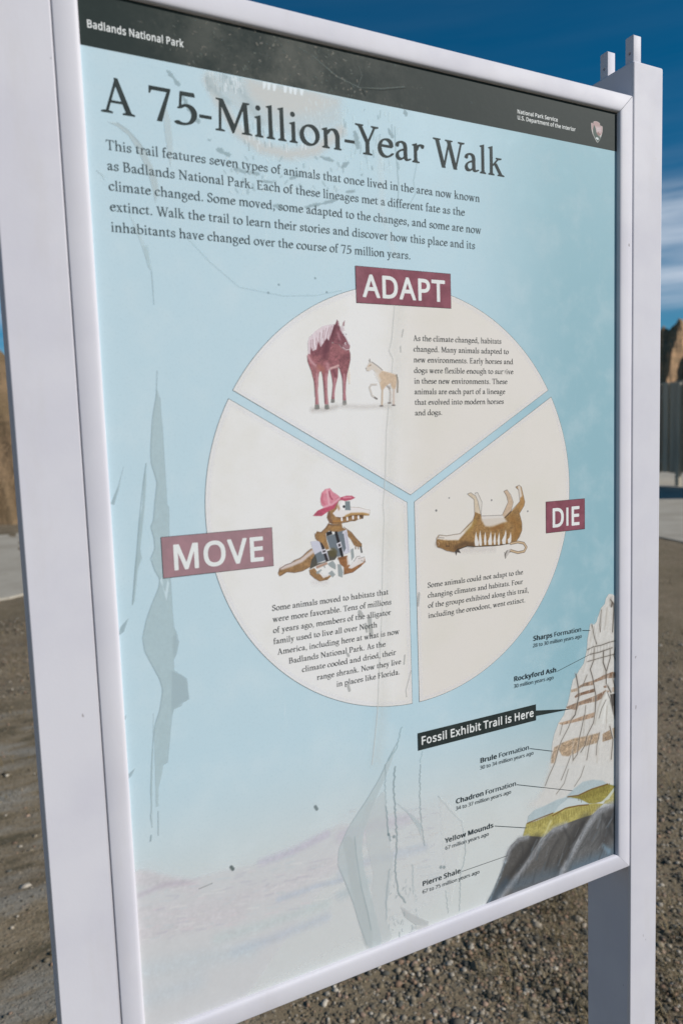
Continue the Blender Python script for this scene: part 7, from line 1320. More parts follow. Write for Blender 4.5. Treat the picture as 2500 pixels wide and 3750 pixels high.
[1,[186,196,200],0.4,0.8,0,[-3008,-3534,-2895,-3559],1.08],
[1,[215,214,212],0.4,0.8,0,[-1464,-3723,-1344,-3747],0.83],
[1,[215,214,212],0.4,0.8,0,[-1735,-3791,-1711,-3788],2.02],
[1,[215,214,212],0.4,0.8,0,[-2703,-3881,-2665,-3865],1.34],
[1,[215,214,212],0.4,0.8,0,[-2431,-3611,-2328,-3634],1.69],
[1,[215,214,212],0.4,0.8,0,[-2684,-3478,-2584,-3485],1.47],
[1,[215,214,212],0.4,0.8,0,[-1187,-3703,-1133,-3712],1.0],
[1,[215,214,212],0.4,0.8,0,[-1225,-3852,-1102,-3859],2.03],
[1,[208,196,200],0.4,0.8,0,[-2840,-3470,-2809,-3458],0.79],
[1,[176,174,184],0.4,0.8,0,[-2709,-3432,-2679,-3422],0.67],
[1,[208,196,200],0.4,0.8,0,[-2171,-4013,-2103,-4030],1.17],
[1,[208,196,200],0.4,0.8,0,[-2463,-3733,-2421,-3733],1.03],
[1,[186,196,200],0.4,0.8,0,[-2162,-3762,-2110,-3751],1.33],
[1,[215,214,212],0.4,0.8,0,[-2548,-3842,-2507,-3838],1.48],
[1,[208,196,200],0.4,0.8,0,[-2575,-3590,-2507,-3583],1.14],
[1,[176,174,184],0.4,0.8,0,[-2245,-3632,-2201,-3628],1.1],
[1,[176,174,184],0.4,0.8,0,[-2537,-3474,-2495,-3478],1.71],
[1,[215,214,212],0.4,0.8,0,[-2661,-3663,-2596,-3668],1.82],
[1,[215,214,212],0.4,0.8,0,[-2999,-3607,-2947,-3604],0.78],
[1,[186,196,200],0.4,0.8,0,[-2987,-3665,-2923,-3676],1.21],
[1,[176,174,184],0.4,0.8,0,[-1067,-4101,-1002,-4094],1.1],
[1,[215,214,212],0.4,0.8,0,[-1694,-3776,-1596,-3784],1.39],
[1,[208,196,200],0.4,0.8,0,[-2596,-3457,-2490,-3486],1.83],
[1,[208,196,200],0.4,0.8,0,[-2889,-3608,-2811,-3613],0.75],
[1,[208,196,200],0.4,0.8,0,[-2222,-4001,-2161,-4008],1.83],
[1,[186,196,200],0.4,0.8,0,[-1821,-3775,-1776,-3780],1.33],
[1,[215,214,212],0.4,0.8,0,[-1275,-4048,-1130,-4082],2.0],
[1,[176,174,184],0.4,0.8,0,[-2873,-3856,-2785,-3865],1.85],
[1,[208,196,200],0.4,0.8,0,[-2063,-3980,-2019,-3978],1.07],
[1,[215,214,212],0.4,0.8,0,[-2572,-3428,-2461,-3443],0.89],
[1,[208,196,200],0.4,0.8,0,[-2403,-3969,-2355,-3959],1.41],
[1,[208,196,200],0.4,0.8,0,[-1810,-4024,-1672,-4040],1.82],
[1,[176,174,184],0.4,0.8,0,[-1820,-3727,-1749,-3718],0.6],
[1,[208,196,200],0.4,0.8,0,[-2152,-3576,-2032,-3597],0.83],
[1,[186,196,200],0.4,0.8,0,[-2278,-3509,-2157,-3529],1.77],
[1,[176,174,184],0.4,0.8,0,[-1333,-3678,-1241,-3677],1.25],
[1,[186,196,200],0.4,0.8,0,[-2715,-3680,-2686,-3668],0.99],
[1,[215,214,212],0.4,0.8,0,[-1076,-4023,-1012,-4015],1.54],
[1,[208,196,200],0.4,0.8,0,[-2602,-3914,-2546,-3922],1.25],
[1,[215,214,212],0.4,0.8,0,[-1080,-3741,-1004,-3731],2.16],
[1,[186,196,200],0.4,0.8,0,[-1051,-4062,-960,-4058],1.78],
[1,[186,196,200],0.4,0.8,0,[-2906,-3485,-2808,-3493],0.84],
[1,[186,196,200],0.4,0.8,0,[-2554,-3497,-2432,-3520],1.4],
[1,[176,174,184],0.4,0.8,0,[-2313,-3965,-2243,-3976],1.36],
[1,[186,196,200],0.4,0.8,0,[-1630,-3865,-1556,-3884],1.21],
[1,[208,196,200],0.4,0.8,0,[-1461,-3787,-1327,-3803],0.65],
[1,[186,196,200],0.4,0.8,0,[-1723,-3590,-1660,-3585],1.93],
[1,[186,196,200],0.4,0.8,0,[-1688,-3841,-1603,-3856],1.94],
[1,[208,196,200],0.4,0.8,0,[-2630,-3796,-2508,-3832],1.13],
[1,[215,214,212],0.4,0.8,0,[-1520,-3583,-1411,-3606],1.95],
[1,[176,174,184],0.4,0.8,0,[-1821,-3672,-1784,-3662],1.54],
[1,[176,174,184],0.4,0.8,0,[-2194,-3629,-2135,-3635],1.43],
[1,[215,214,212],0.4,0.8,0,[-2428,-3430,-2406,-3429],0.96],
[1,[176,174,184],0.4,0.8,0,[-1681,-3677,-1595,-3672],1.24],
[1,[176,174,184],0.4,0.8,0,[-2772,-3941,-2725,-3929],1.39],
[1,[186,196,200],0.4,0.8,0,[-2830,-3825,-2722,-3837],1.51],
[1,[176,174,184],0.4,0.8,0,[-2765,-3518,-2658,-3547],1.29],
[1,[215,214,212],0.4,0.8,0,[-1889,-3489,-1804,-3499],1.4],
[1,[186,196,200],0.4,0.8,0,[-1569,-3565,-1481,-3564],1.97],
[1,[215,214,212],0.4,0.8,0,[-2748,-3745,-2721,-3734],1.12],
[1,[208,196,200],0.4,0.8,0,[-2184,-3987,-2079,-3991],0.89],
[1,[215,214,212],0.4,0.8,0,[-2336,-3606,-2209,-3622],1.19],
[1,[208,196,200],0.4,0.8,0,[-1426,-4039,-1328,-4060],1.88],
[1,[186,196,200],0.4,0.8,0,[-2931,-3889,-2851,-3893],1.24],
[1,[176,174,184],0.4,0.8,0,[-2800,-3873,-2765,-3855],0.8],
[1,[186,196,200],0.4,0.8,0,[-2804,-3799,-2717,-3816],1.51],
[1,[186,196,200],0.4,0.8,0,[-1591,-3498,-1461,-3509],2.04],
[1,[176,174,184],0.4,0.8,0,[-2499,-3950,-2420,-3962],1.75],
[1,[196,190,186],0.4,0.8,0,[-490,-3737,-381,-3736],1.64],
[1,[186,194,200],0.4,0.8,0,[135,-4212,281,-4227],1.39],
[1,[196,190,186],0.4,0.8,0,[-809,-3777,-719,-3783],1.45],
[1,[182,180,188],0.4,0.8,0,[-35,-3402,92,-3429],0.93],
[1,[182,180,188],0.4,0.8,0,[-311,-3905,-175,-3929],1.29],
[1,[182,180,188],0.4,0.8,0,[-809,-3413,-752,-3411],1.02],
[1,[182,180,188],0.4,0.8,0,[-799,-3553,-746,-3542],0.69],
[1,[186,194,200],0.4,0.8,0,[-162,-3798,-15,-3830],1.58],
[1,[186,194,200],0.4,0.8,0,[-265,-3706,-101,-3729],0.76],
[1,[182,180,188],0.4,0.8,0,[-783,-3639,-670,-3644],0.64],
[1,[186,194,200],0.4,0.8,0,[-392,-3899,-352,-3900],1.95],
[1,[186,194,200],0.4,0.8,0,[-557,-3480,-403,-3500],0.71],
[1,[182,180,188],0.4,0.8,0,[39,-4028,106,-4027],2.06],
[1,[182,180,188],0.4,0.8,0,[33,-3665,171,-3685],0.99],
[1,[196,190,186],0.4,0.8,0,[-124,-3848,-32,-3846],1.16],
[1,[182,180,188],0.4,0.8,0,[-785,-3570,-641,-3605],1.73],
[1,[196,190,186],0.4,0.8,0,[-659,-3836,-521,-3852],1.36],
[1,[182,180,188],0.4,0.8,0,[154,-3506,262,-3519],1.29],
[1,[196,190,186],0.4,0.8,0,[-378,-3372,-252,-3374],0.95],
[1,[186,194,200],0.4,0.8,0,[-588,-3994,-510,-4003],1.07],
[1,[182,180,188],0.4,0.8,0,[-778,-3817,-645,-3848],1.61],
[1,[186,194,200],0.4,0.8,0,[-682,-3627,-564,-3648],1.85],
[1,[182,180,188],0.4,0.8,0,[-319,-3770,-247,-3781],1.71],
[1,[182,180,188],0.4,0.8,0,[-560,-3575,-467,-3595],1.67],
[1,[186,194,200],0.4,0.8,0,[-107,-3386,40,-3406],1.98],
[1,[182,180,188],0.4,0.8,0,[158,-3885,198,-3878],1.96],
[1,[196,190,186],0.4,0.8,0,[-766,-3559,-656,-3565],0.87],
[1,[196,190,186],0.4,0.8,0,[-228,-4014,-136,-4012],1.03],
[1,[182,180,188],0.4,0.8,0,[-83,-3505,41,-3521],1.68],
[1,[182,180,188],0.4,0.8,0,[-322,-3705,-267,-3696],0.96],
[1,[186,194,200],0.4,0.8,0,[-376,-4041,-259,-4043],1.05],
[1,[196,190,186],0.4,0.8,0,[137,-3752,241,-3752],1.89],
[1,[196,190,186],0.4,0.8,0,[-791,-3393,-690,-3392],1.35],
[1,[186,194,200],0.4,0.8,0,[121,-4242,257,-4270],2.0],
[1,[186,194,200],0.4,0.8,0,[-806,-3869,-771,-3867],1.23],
[1,[196,190,186],0.4,0.8,0,[-133,-3507,0,-3532],0.82],
[1,[186,194,200],0.4,0.8,0,[5,-4188,139,-4216],1.18],
[1,[186,194,200],0.4,0.8,0,[-643,-3665,-596,-3649],1.78],
[1,[196,190,186],0.4,0.8,0,[-839,-3217,-778,-3227],1.11],
[1,[186,194,200],0.4,0.8,0,[-824,-3204,-784,-3201],1.87],
[1,[196,190,186],0.4,0.8,0,[-520,-3553,-393,-3568],1.03],
[1,[196,190,186],0.4,0.8,0,[-611,-3690,-496,-3701],1.14],
[1,[196,190,186],0.4,0.8,0,[-363,-3611,-236,-3624],1.57],
[1,[186,194,200],0.4,0.8,0,[-645,-3319,-557,-3326],1.48],
[1,[196,190,186],0.4,0.8,0,[-423,-3589,-327,-3588],1.04],
[1,[186,194,200],0.4,0.8,0,[-746,-3959,-609,-3992],0.72],
[1,[196,190,186],0.4,0.8,0,[-747,-3681,-666,-3690],1.14],
[1,[186,194,200],0.4,0.8,0,[-712,-3927,-597,-3935],1.54],
[1,[182,180,188],0.4,0.8,0,[19,-3521,98,-3519],1.69],
[1,[182,180,188],0.4,0.8,0,[-633,-3458,-587,-3437],1.29],
[1,[182,180,188],0.4,0.8,0,[105,-3658,198,-3678],1.46],
[1,[186,194,200],0.4,0.8,0,[-415,-3614,-257,-3642],1.8],
[1,[196,190,186],0.4,0.8,0,[-156,-3537,-1,-3557],1.44],
[1,[186,194,200],0.4,0.8,0,[-283,-3814,-193,-3834],0.86],
[1,[182,180,188],0.4,0.8,0,[-795,-3841,-743,-3832],0.9],
[1,[186,194,200],0.4,0.8,0,[-25,-4080,140,-4117],1.88],
[1,[182,180,188],0.4,0.8,0,[-901,-3409,-796,-3421],0.97],
[1,[186,194,200],0.4,0.8,0,[-380,-3538,-315,-3536],1.12],
[1,[196,190,186],0.4,0.8,0,[-492,-4020,-350,-4037],1.49],
[1,[196,190,186],0.4,0.8,0,[-484,-3703,-442,-3707],0.76],
[1,[196,190,186],0.4,0.8,0,[-97,-3682,23,-3705],1.58],
[1,[196,190,186],0.4,0.8,0,[-368,-3798,-332,-3787],1.72],
[1,[186,194,200],0.4,0.8,0,[97,-3942,209,-3968],0.81],
[1,[182,180,188],0.4,0.8,0,[-132,-3657,-96,-3647],1.26],
[1,[182,180,188],0.4,0.8,0,[-242,-3452,-132,-3460],1.3],
[1,[182,180,188],0.4,0.8,0,[-310,-3552,-204,-3575],1.41],
[1,[182,180,188],0.4,0.8,0,[-177,-3689,-48,-3716],1.14],
[1,[196,190,186],0.4,0.8,0,[-928,-3684,-802,-3705],1.56],
[1,[196,190,186],0.4,0.8,0,[-102,-4032,-2,-4034],1.22],
[1,[186,194,200],0.4,0.8,0,[-501,-3737,-406,-3756],1.19]]
}

# ------------------------------------------------------------ helpers
random.seed(11)
RNG = np.random.default_rng(5)
def lin(c):
    return tuple((v / 12.92 if v <= 0.04045 else ((v + 0.055) / 1.055) ** 2.4) for v in (x / 255 for x in c))
def tag(o, label=None, cat=None, group=None, kind=None):
    if label: o['label'] = label
    if cat: o['category'] = cat
    if group: o['group'] = group
    if kind: o['kind'] = kind
    return o
def empty(name, loc):
    o = bpy.data.objects.new(name, None)
    COL.objects.link(o)
    o.location = loc
    o.empty_display_size = 0.1
    return o
def link(name, me, mats=None, parent=None, smooth=False):
    o = bpy.data.objects.new(name, me)
    COL.objects.link(o)
    if mats: me.materials.append(mats)
    if parent: o.parent = parent
    if smooth: me.polygons.foreach_set('use_smooth', [True] * len(me.polygons))
    return o
def from_arrays(name, V, F, mat=None, parent=None, smooth=False):
    """V (n,3), F (m,k) integer array or list of faces"""
    me = bpy.data.meshes.new(name)
    if isinstance(F, np.ndarray):
        k = F.shape[1]
        me.vertices.add(len(V)); me.vertices.foreach_set('co', np.asarray(V, np.float32).ravel())
        me.loops.add(F.size); me.loops.foreach_set('vertex_index', F.astype(np.int32).ravel())
        me.polygons.add(len(F)); me.polygons.foreach_set('loop_start', np.arange(0, F.size, k, dtype=np.int32))
        me.update(calc_edges=True); me.validate()
    else:
        me.from_pydata([tuple(v) for v in V], [], F)
        me.update()
    return link(name, me, mat, parent, smooth)
class MT:
    """small node-material builder"""
    def __init__(s, name, rough=0.6, spec=0.5):
        s.m = bpy.data.materials.new(name); s.m.use_nodes = True
        s.t = s.m.node_tree; s.b = s.t.nodes['Principled BSDF']
        s.b.inputs['Roughness'].default_value = rough
        s.b.inputs['Specular IOR Level'].default_value = spec
        s._c = None
    def n(s, t, **k):
        n = s.t.nodes.new(t)
        for a, v in k.items(): setattr(n, a, v)
        return n
    def l(s, a, b): s.t.links.new(a, b)
    def coord(s, scale=(1, 1, 1), rot=(0, 0, 0)):
        if s._c is None: s._c = s.n('ShaderNodeTexCoord')
        m = s.n('ShaderNodeMapping'); m.inputs['Scale'].default_value = scale; m.inputs['Rotation'].default_value = rot
        s.l(s._c.outputs['Object'], m.inputs[0]); return m.outputs[0]
    def noise(s, scale, detail=4, rough=0.55, vec=None, dist=0):
        n = s.n('ShaderNodeTexNoise'); n.inputs['Scale'].default_value = scale; n.inputs['Detail'].default_value = detail
        n.inputs['Roughness'].default_value = rough; n.inputs['Distortion'].default_value = dist
        s.l(vec if vec is not None else s.coord(), n.inputs['Vector']); return n.outputs[0]
    def rng(s, v, a, b, c=0.0, d=1.0, smooth=True):
        n = s.n('ShaderNodeMapRange', interpolation_type='SMOOTHSTEP' if smooth else 'LINEAR')
        for k, x in zip(('From Min', 'From Max', 'To Min', 'To Max'), (a, b, c, d)): n.inputs[k].default_value = x
        s.l(v, n.inputs['Value']); return n.outputs[0]
    def mix(s, f, a, b, mode='MIX'):
        n = s.n('ShaderNodeMix', data_type='RGBA', blend_type=mode)
        for k, x in (('Factor', f), ('A', a), ('B', b)):
            if hasattr(x, 'is_output'): s.l(x, n.inputs[k])
            elif isinstance(x, (int, float)): n.inputs[k].default_value = x
            else: n.inputs[k].default_value = (*lin(x), 1)
        return n.outputs['Result']
    def math(s, op, a, b=0.0):
        n = s.n('ShaderNodeMath', operation=op)
        for i, x in enumerate((a, b)):
            if hasattr(x, 'is_output'): s.l(x, n.inputs[i])
            else: n.inputs[i].default_value = x
        return n.outputs[0]
    def color(s, c):
        if hasattr(c, 'is_output'): s.l(c, s.b.inputs['Base Color'])
        else: s.b.inputs['Base Color'].default_value = (*lin(c), 1)
        return s
    def bump(s, h, strength, dist):
        n = s.n('ShaderNodeBump'); n.inputs['Strength'].default_value = strength; n.inputs['Distance'].default_value = dist
        s.l(h, n.inputs['Height']); s.l(n.outputs[0], s.b.inputs['Normal']); return s

# ------------------------------------------------------------ materials
def paint_mat():
    m = MT('white_enamel', 0.55, 0.16)
    a = m.noise(9, 5); d = m.noise(520, 2)
    spot = m.rng(m.noise(38, 3, 0.7), 0.74, 0.80)
    c = m.mix(m.rng(a, 0.35, 0.7), (213, 211, 217), (205, 203, 211))
    c = m.mix(m.math('MULTIPLY', spot, 0.35), c, (190, 180, 168))
    nick = m.rng(m.noise(1, 2, 0.5, m.coord((130, 130, 60))), 0.785, 0.80)
    c = m.mix(m.math('MULTIPLY', nick, 0.55), c, (120, 112, 110))
    dust = m.rng(m.noise(1, 5, 0.7, m.coord((24, 24, 5))), 0.5, 0.75)
    c = m.mix(m.math('MULTIPLY', dust, 0.18), c, (192, 186, 180))
    m.color(c).bump(d, 0.06, 0.0006)
    m.l(m.rng(a, 0.3, 0.7, 0.5, 0.62), m.b.inputs['Roughness'])
    return m.m
def ink(name, c, rough=0.6, var=0.10, fade=None):
    m = MT(name, rough, 0.15)
    a = m.noise(60, 5, 0.6); b = m.noise(900, 2, 0.6)
    hi = tuple(min(255, v * (1 + var) + 8 * var * 10) for v in c)
    col = m.mix(m.rng(a, 0.35, 0.7), c, hi)
    col = m.mix(m.rng(b, 0.45, 0.75, 0, 0.35), col, hi)
    if fade:                       # haze of the loosened clear film over the left part of the print
        sx = m.n('ShaderNodeSeparateXYZ'); m.l(m.coord(), sx.inputs[0])
        col = m.mix(m.rng(sx.outputs[0], -0.03, -0.12, 0, fade), col, (226, 222, 222))
    return m.color(col).m
PAINT = paint_mat()

def panel_mat():
    m = MT('printed_panel', 0.55, 0.2)
    sp = m.n('ShaderNodeSeparateXYZ'); m.l(m.coord(), sp.inputs[0])
    x, z = sp.outputs[0], sp.outputs[2]
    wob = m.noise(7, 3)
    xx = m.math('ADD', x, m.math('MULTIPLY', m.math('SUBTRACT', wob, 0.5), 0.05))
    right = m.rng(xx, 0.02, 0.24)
    blue = m.mix(right, (184, 209, 219), (144, 182, 193))  # bluer beyond the film haze, with light falloff to the right painted in
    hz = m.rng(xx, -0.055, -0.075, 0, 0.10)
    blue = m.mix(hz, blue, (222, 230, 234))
    low = m.rng(z, ZC - 0.22, ZC - 0.40)
    c = m.mix(low, blue, (205, 208, 206))
    a = m.noise(24, 5, 0.6); b = m.noise(420, 3, 0.7)
    c = m.mix(m.rng(a, 0.42, 0.75, 0, 0.22), c, (214, 224, 227))
    c = m.mix(m.rng(b, 0.50, 0.72, 0, 0.14), c, (140, 168, 178))
    sc = m.noise(1, 6, 0.75, m.coord((70, 70, 6)))
    c = m.mix(m.rng(sc, 0.62, 0.72, 0, 0.25), c, (226, 232, 234))
    m.color(c).bump(m.noise(14, 3), 0.05, 0.002)
    m.l(m.rng(a, 0.3, 0.7, 0.5, 0.62), m.b.inputs['Roughness'])
    return m.m
def header_mat():
    m = MT('header_print', 0.6, 0.15)
    sp = m.n('ShaderNodeSeparateXYZ'); m.l(m.coord(), sp.inputs[0])
    a = m.noise(22, 7, 0.68); b = m.noise(160, 5, 0.7)
    dust = m.math('MULTIPLY', m.rng(a, 0.36, 0.66), m.math('MULTIPLY', m.rng(sp.outputs[0], -0.29, -0.16), m.rng(sp.outputs[0], 0.06, -0.08)))
    c = m.mix(m.rng(b, 0.45, 0.75, 0, 0.35), (40, 50, 48), (50, 60, 57))
    c = m.mix(m.math('MULTIPLY', dust, 0.40), c, (118, 118, 110))
    c = m.mix(m.math('MULTIPLY', m.rng(b, 0.6, 0.66), m.math('MULTIPLY', dust, 0.6)), c, (150, 140, 128))
    return m.color(c).bump(a, 0.12, 0.003).m
def sector_mat():
    m = MT('cream_print', 0.55, 0.2)
    sp = m.n('ShaderNodeSeparateXYZ'); m.l(m.coord(), sp.inputs[0])
    a = m.noise(13, 5, 0.6); b = m.noise(500, 3, 0.7)
    c = m.mix(m.rng(sp.outputs[0], -0.05, 0.03), (228, 226, 224), (221, 215, 208))
    c = m.mix(m.rng(a, 0.42, 0.72, 0, 0.4), c, (213, 209, 196))
    c = m.mix(m.rng(b, 0.5, 0.75, 0, 0.10), c, (170, 170, 170))
    return m.color(c).m
def art_mat():
    m = bpy.data.materials.new('printed_artwork'); m.use_nodes = True
    t = m.node_tree; b = t.nodes['Principled BSDF']; b.inputs['Roughness'].default_value = 0.6; b.inputs['Specular IOR Level'].default_value = 0.15
    at = t.nodes.new('ShaderNodeAttribute'); at.attribute_name = 'ink'
    tr = t.nodes.new('ShaderNodeBsdfTransparent'); mx = t.nodes.new('ShaderNodeMixShader')
    t.links.new(at.outputs['Color'], b.inputs['Base Color']); t.links.new(at.outputs['Alpha'], mx.inputs[0])
    t.links.new(tr.outputs[0], mx.inputs[1]); t.links.new(b.outputs[0], mx.inputs[2])
    t.links.new(mx.outputs[0], t.nodes['Material Output'].inputs[0])
    return m
ARTM = art_mat()

# ------------------------------------------------------------ the sign: posts, frame, panel
# sign coordinates are millimetres: x right, y up from the circle's centre, z towards the reader
def W3(x, y, z=0.0): return (x / 1000, -z / 1000, y / 1000 + ZC)
sign = empty('information_sign', (0, 0, 0))
tag(sign, 'upright white framed information sign on two white posts, pale blue panel with a circle', 'sign')

def rounded_post(name, x0, x1, z0, z1, ytop, parent, inner_x, inner_r, outer_r):
    bm = bmesh.new()
    v = [bm.verts.new(W3(x, y, z)) for y in (-ZC * 1000 - 400, ytop) for (x, z) in ((x0, z0), (x1, z0), (x1, z1), (x0, z1))]
    for f in ((0, 1, 2, 3), (7, 6, 5, 4), (0, 4, 5, 1), (1, 5, 6, 2), (2, 6, 7, 3), (3, 7, 4, 0)): bm.faces.new([v[i] for i in f])
    bm.normal_update()
    side = [e for e in bm.edges if abs(e.verts[0].co.z - e.verts[1].co.z) > 0.5]
    inner = [e for e in side if abs(e.verts[0].co.x - inner_x / 1000) < 1e-4]
    bmesh.ops.bevel(bm, geom=[e for e in side if e not in inner], offset=outer_r, segments=6, profile=0.5, affect='EDGES')
    bmesh.ops.bevel(bm, geom=inner, offset=inner_r, segments=5, profile=0.5, affect='EDGES')
    top = [e for e in bm.edges if min(e.verts[0].co.z, e.verts[1].co.z) > ytop / 1000 + ZC - 0.001]
    bmesh.ops.bevel(bm, geom=top, offset=0.0022, segments=3, profile=0.5, affect='EDGES')
    bmesh.ops.recalc_face_normals(bm, faces=bm.faces)
    me = bpy.data.meshes.new(name); bm.to_mesh(me); bm.free()
    o = link(name, me, PAINT, parent, True)
    o.modifiers.new('wn', 'WEIGHTED_NORMAL').keep_sharp = True
    return o
def prong(x0, x1, z0, z1, y0, y1, hole_y, parent):
    """square bracket lug with a drilled hole right through it (a filled outline extruded sideways)"""
    cu = bpy.data.curves.new('prong', 'CURVE'); cu.dimensions = '2D'; cu.fill_mode = 'BOTH'
    w, h = (z1 - z0) / 1000, (y1 - y0) / 1000
    def add(P):
        sp = cu.splines.new('POLY'); sp.points.add(len(P) - 1); sp.use_cyclic_u = True
        for p, q in zip(sp.points, P): p.co = (q[0], q[1], 0, 1)
    c = 0.0012
    add([(0, 0), (w, 0), (w, h - c), (w - c * .3, h - c * .3), (w - c, h), (c, h), (c * .3, h - c * .3), (0, h - c)])
    hy = (hole_y - y0) / 1000
    add([(w / 2 + .00175 * math.cos(a), hy + .00175 * math.sin(a)) for a in [i * math.pi / 8 for i in range(16)]])
    cu.extrude = (x1 - x0) / 2000
    t = bpy.data.objects.new('t', cu); COL.objects.link(t)
    me = bpy.data.meshes.new_from_object(t.evaluated_get(bpy.context.evaluated_depsgraph_get()))
    bpy.data.objects.remove(t); bpy.data.curves.remove(cu)
    # local (u, v, n) -> sign (z, y, x)
    for vt in me.vertices:
        u, v_, n = vt.co
        vt.co = W3((x0 + x1) / 2 + n * 1000, y0 + v_ * 1000, z0 + u * 1000)
    me.materials.clear()
    o = link('prong', me, PAINT, parent)
    bm = bmesh.new(); bm.from_mesh(me); bmesh.ops.remove_doubles(bm, verts=bm.verts, dist=1e-5); bmesh.ops.recalc_face_normals(bm, faces=bm.faces); bm.to_mesh(me); bm.free()
    bv = o.modifiers.new('bevel', 'BEVEL'); bv.width = 0.0007; bv.segments = 2
    return o
YT = 497.0
for x0, x1, xi, ri in ((-375.2, -324.7, -324.7, 0.0014), (317.2, 369.0, 317.2, 0.0034)):
    p = rounded_post('post', x0, x1, -70, 5.0, YT, sign, xi, ri, 0.0018 if x0 < 0 else 0.0042)
    xa = x0 + 3.6
    prong(xa, xa + 12.2, -9.8, 2.2, YT - 5, YT + 30.5, YT + 11.5, p)
    prong(xa, xa + 12.2, -49, -37, YT - 5, YT + 30.5, YT + 11.5, p)
# printed panel: a thin sheet held in the frame
IX0, IX1, IY0, IY1 = -303.6, 296.2, -481.0, 436.0
bm = bmesh.new()
v = [bm.verts.new(W3(x, y, z)) for z in (-5, 0) for (x, y) in ((IX0 - 4, IY0 - 4), (IX1 + 4, IY0 - 4), (IX1 + 4, IY1 + 4), (IX0 - 4, IY1 + 4))]
for f in ((3, 2, 1, 0), (4, 5, 6, 7), (0, 1, 5, 4), (1, 2, 6, 5), (2, 3, 7, 6), (3, 0, 4, 7)): bm.faces.new([v[i] for i in f])
me = bpy.data.meshes.new('panel'); bm.to_mesh(me); bm.free()
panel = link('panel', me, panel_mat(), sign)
# frame: four mitred rails with a rolled inner lip
PROF = [(0, -5), (0, 1.7), (0.35, 2.9), (1.0, 3.9), (2.0, 4.6), (3.4, 5.0), (5.2, 5.2), (7, 5.25), (19.4, 5.25), (20.1, 5.05), (20.5, 4.5), (20.6, 3.8), (20.6, -34), (14, -34), (14, -6)]
def rail(side):
    V = []; n = len(PROF)
    for end in (0, 1):
        g = 0.34 if (side in 'TR' and end == 1) else 0.1
        for u, z in PROF:
            if side in 'LR':
                x = IX0 - u if side == 'L' else IX1 + u
                y = (IY0 - u + g) if end == 0 else (IY1 + u - g)
            else:
                y = IY1 + u if side == 'T' else IY0 - u
                x = (IX0 - u + g) if end == 0 else (IX1 + u - g)
            V.append(W3(x, y, z))
    F = [(i, (i + 1) % n, n + (i + 1) % n, n + i) for i in range(n)] + [tuple(range(n))[::-1], tuple(range(n, 2 * n))]
    o = from_arrays('frame_rail', V, F, PAINT, sign)
    bm = bmesh.new(); bm.from_mesh(o.data); bmesh.ops.recalc_face_normals(bm, faces=bm.faces); bm.to_mesh(o.data); bm.free()
    o.data.polygons.foreach_set('use_smooth', [len(p.vertices) == 4 for p in o.data.polygons])
    for e in o.data.edges: pass
    o.data.set_sharp_from_angle(angle=math.radians(40))
    return o
for s_ in 'TBLR': rail(s_)

# ------------------------------------------------------------ flat print on the panel
def flat(name, polys, z, mat, label=None):
    V = []; F = []
    for P in polys:
        b = len(V); V += [W3(x, y, z) for x, y in P]; F.append(tuple(range(b, b + len(P))))
    o = from_arrays(name, V, F, mat, panel)
    bm = bmesh.new(); bm.from_mesh(o.data)
    bmesh.ops.triangulate(bm, faces=[f for f in bm.faces if len(f.verts) > 4])
    for f in bm.faces:
        f.normal_update()
        if f.normal.y > 0: f.normal_flip()
    bm.to_mesh(o.data); bm.free()
    if label: o['label'] = label
    return o
def rect(x0, y0, x1, y1): return [(x0, y0), (x1, y0), (x1, y1), (x0, y1)]
def line(x0, y0, x1, y1, w):
    d = math.hypot(x1 - x0, y1 - y0); nx, ny = -(y1 - y0) / d * w / 2, (x1 - x0) / d * w / 2
    return [(x0 + nx, y0 + ny), (x0 - nx, y0 - ny), (x1 - nx, y1 - ny), (x1 + nx, y1 + ny)]
KERN = {'Wa': -62, 'Ye': -70, 'Te': -40, 'AP': 0, 'r.': -30, 'y.': -30, '5-': -20, '-Y': -30}
def lettering(name, runs, z, mat, label=None):
    """runs: (text, font, cap height, x0, x1 or None, baseline). Filled outlines turned into one flat mesh."""
    cu = bpy.data.curves.new(name, 'CURVE'); cu.dimensions = '2D'; cu.fill_mode = 'FRONT'
    for text, font, cap, x0, x1, y in runs:
        FT = FONTS[font]; s = cap / 652.0; pos = []; x = 0
        for i, ch in enumerate(text):
            pos.append(x); x += FT[ord(ch)][0] + KERN.get(text[i:i + 2], 0)
        ext_l = min(FT[ord(text[0])][1][::2])
        ext_r = pos[-1] + max(max(l[::2]) for l in FT[ord(text[-1])][1:])
        k = 1.0 if x1 is None else (x1 - x0) / ((ext_r - ext_l) * s)
        for ch, px in zip(text, pos):
            for l in FT[ord(ch)][1:]:
                m_ = len(l) // 2
                sp = cu.splines.new('POLY'); sp.points.add(m_ - 1); sp.use_cyclic_u = True
                for j in range(m_):
                    sp.points[j].co = (x0 + (px + l[2 * j] - ext_l) * s * k, y + l[2 * j + 1] * s, 0, 1)
    t = bpy.data.objects.new('t', cu); COL.objects.link(t)
    me = bpy.data.meshes.new_from_object(t.evaluated_get(bpy.context.evaluated_depsgraph_get()))
    bpy.data.objects.remove(t); bpy.data.curves.remove(cu)
    n = len(me.vertices); co = np.empty(n * 3, np.float32); me.vertices.foreach_get('co', co); co = co.reshape(-1, 3)
    out = np.stack([co[:, 0] / 1000, np.full(n, -z / 1000, np.float32), co[:, 1] / 1000 + ZC], 1)
    me.vertices.foreach_set('co', out.ravel()); me.materials.clear()
    me.name = name
    o = link(name, me, mat, panel)
    if label: o['label'] = label
    return o

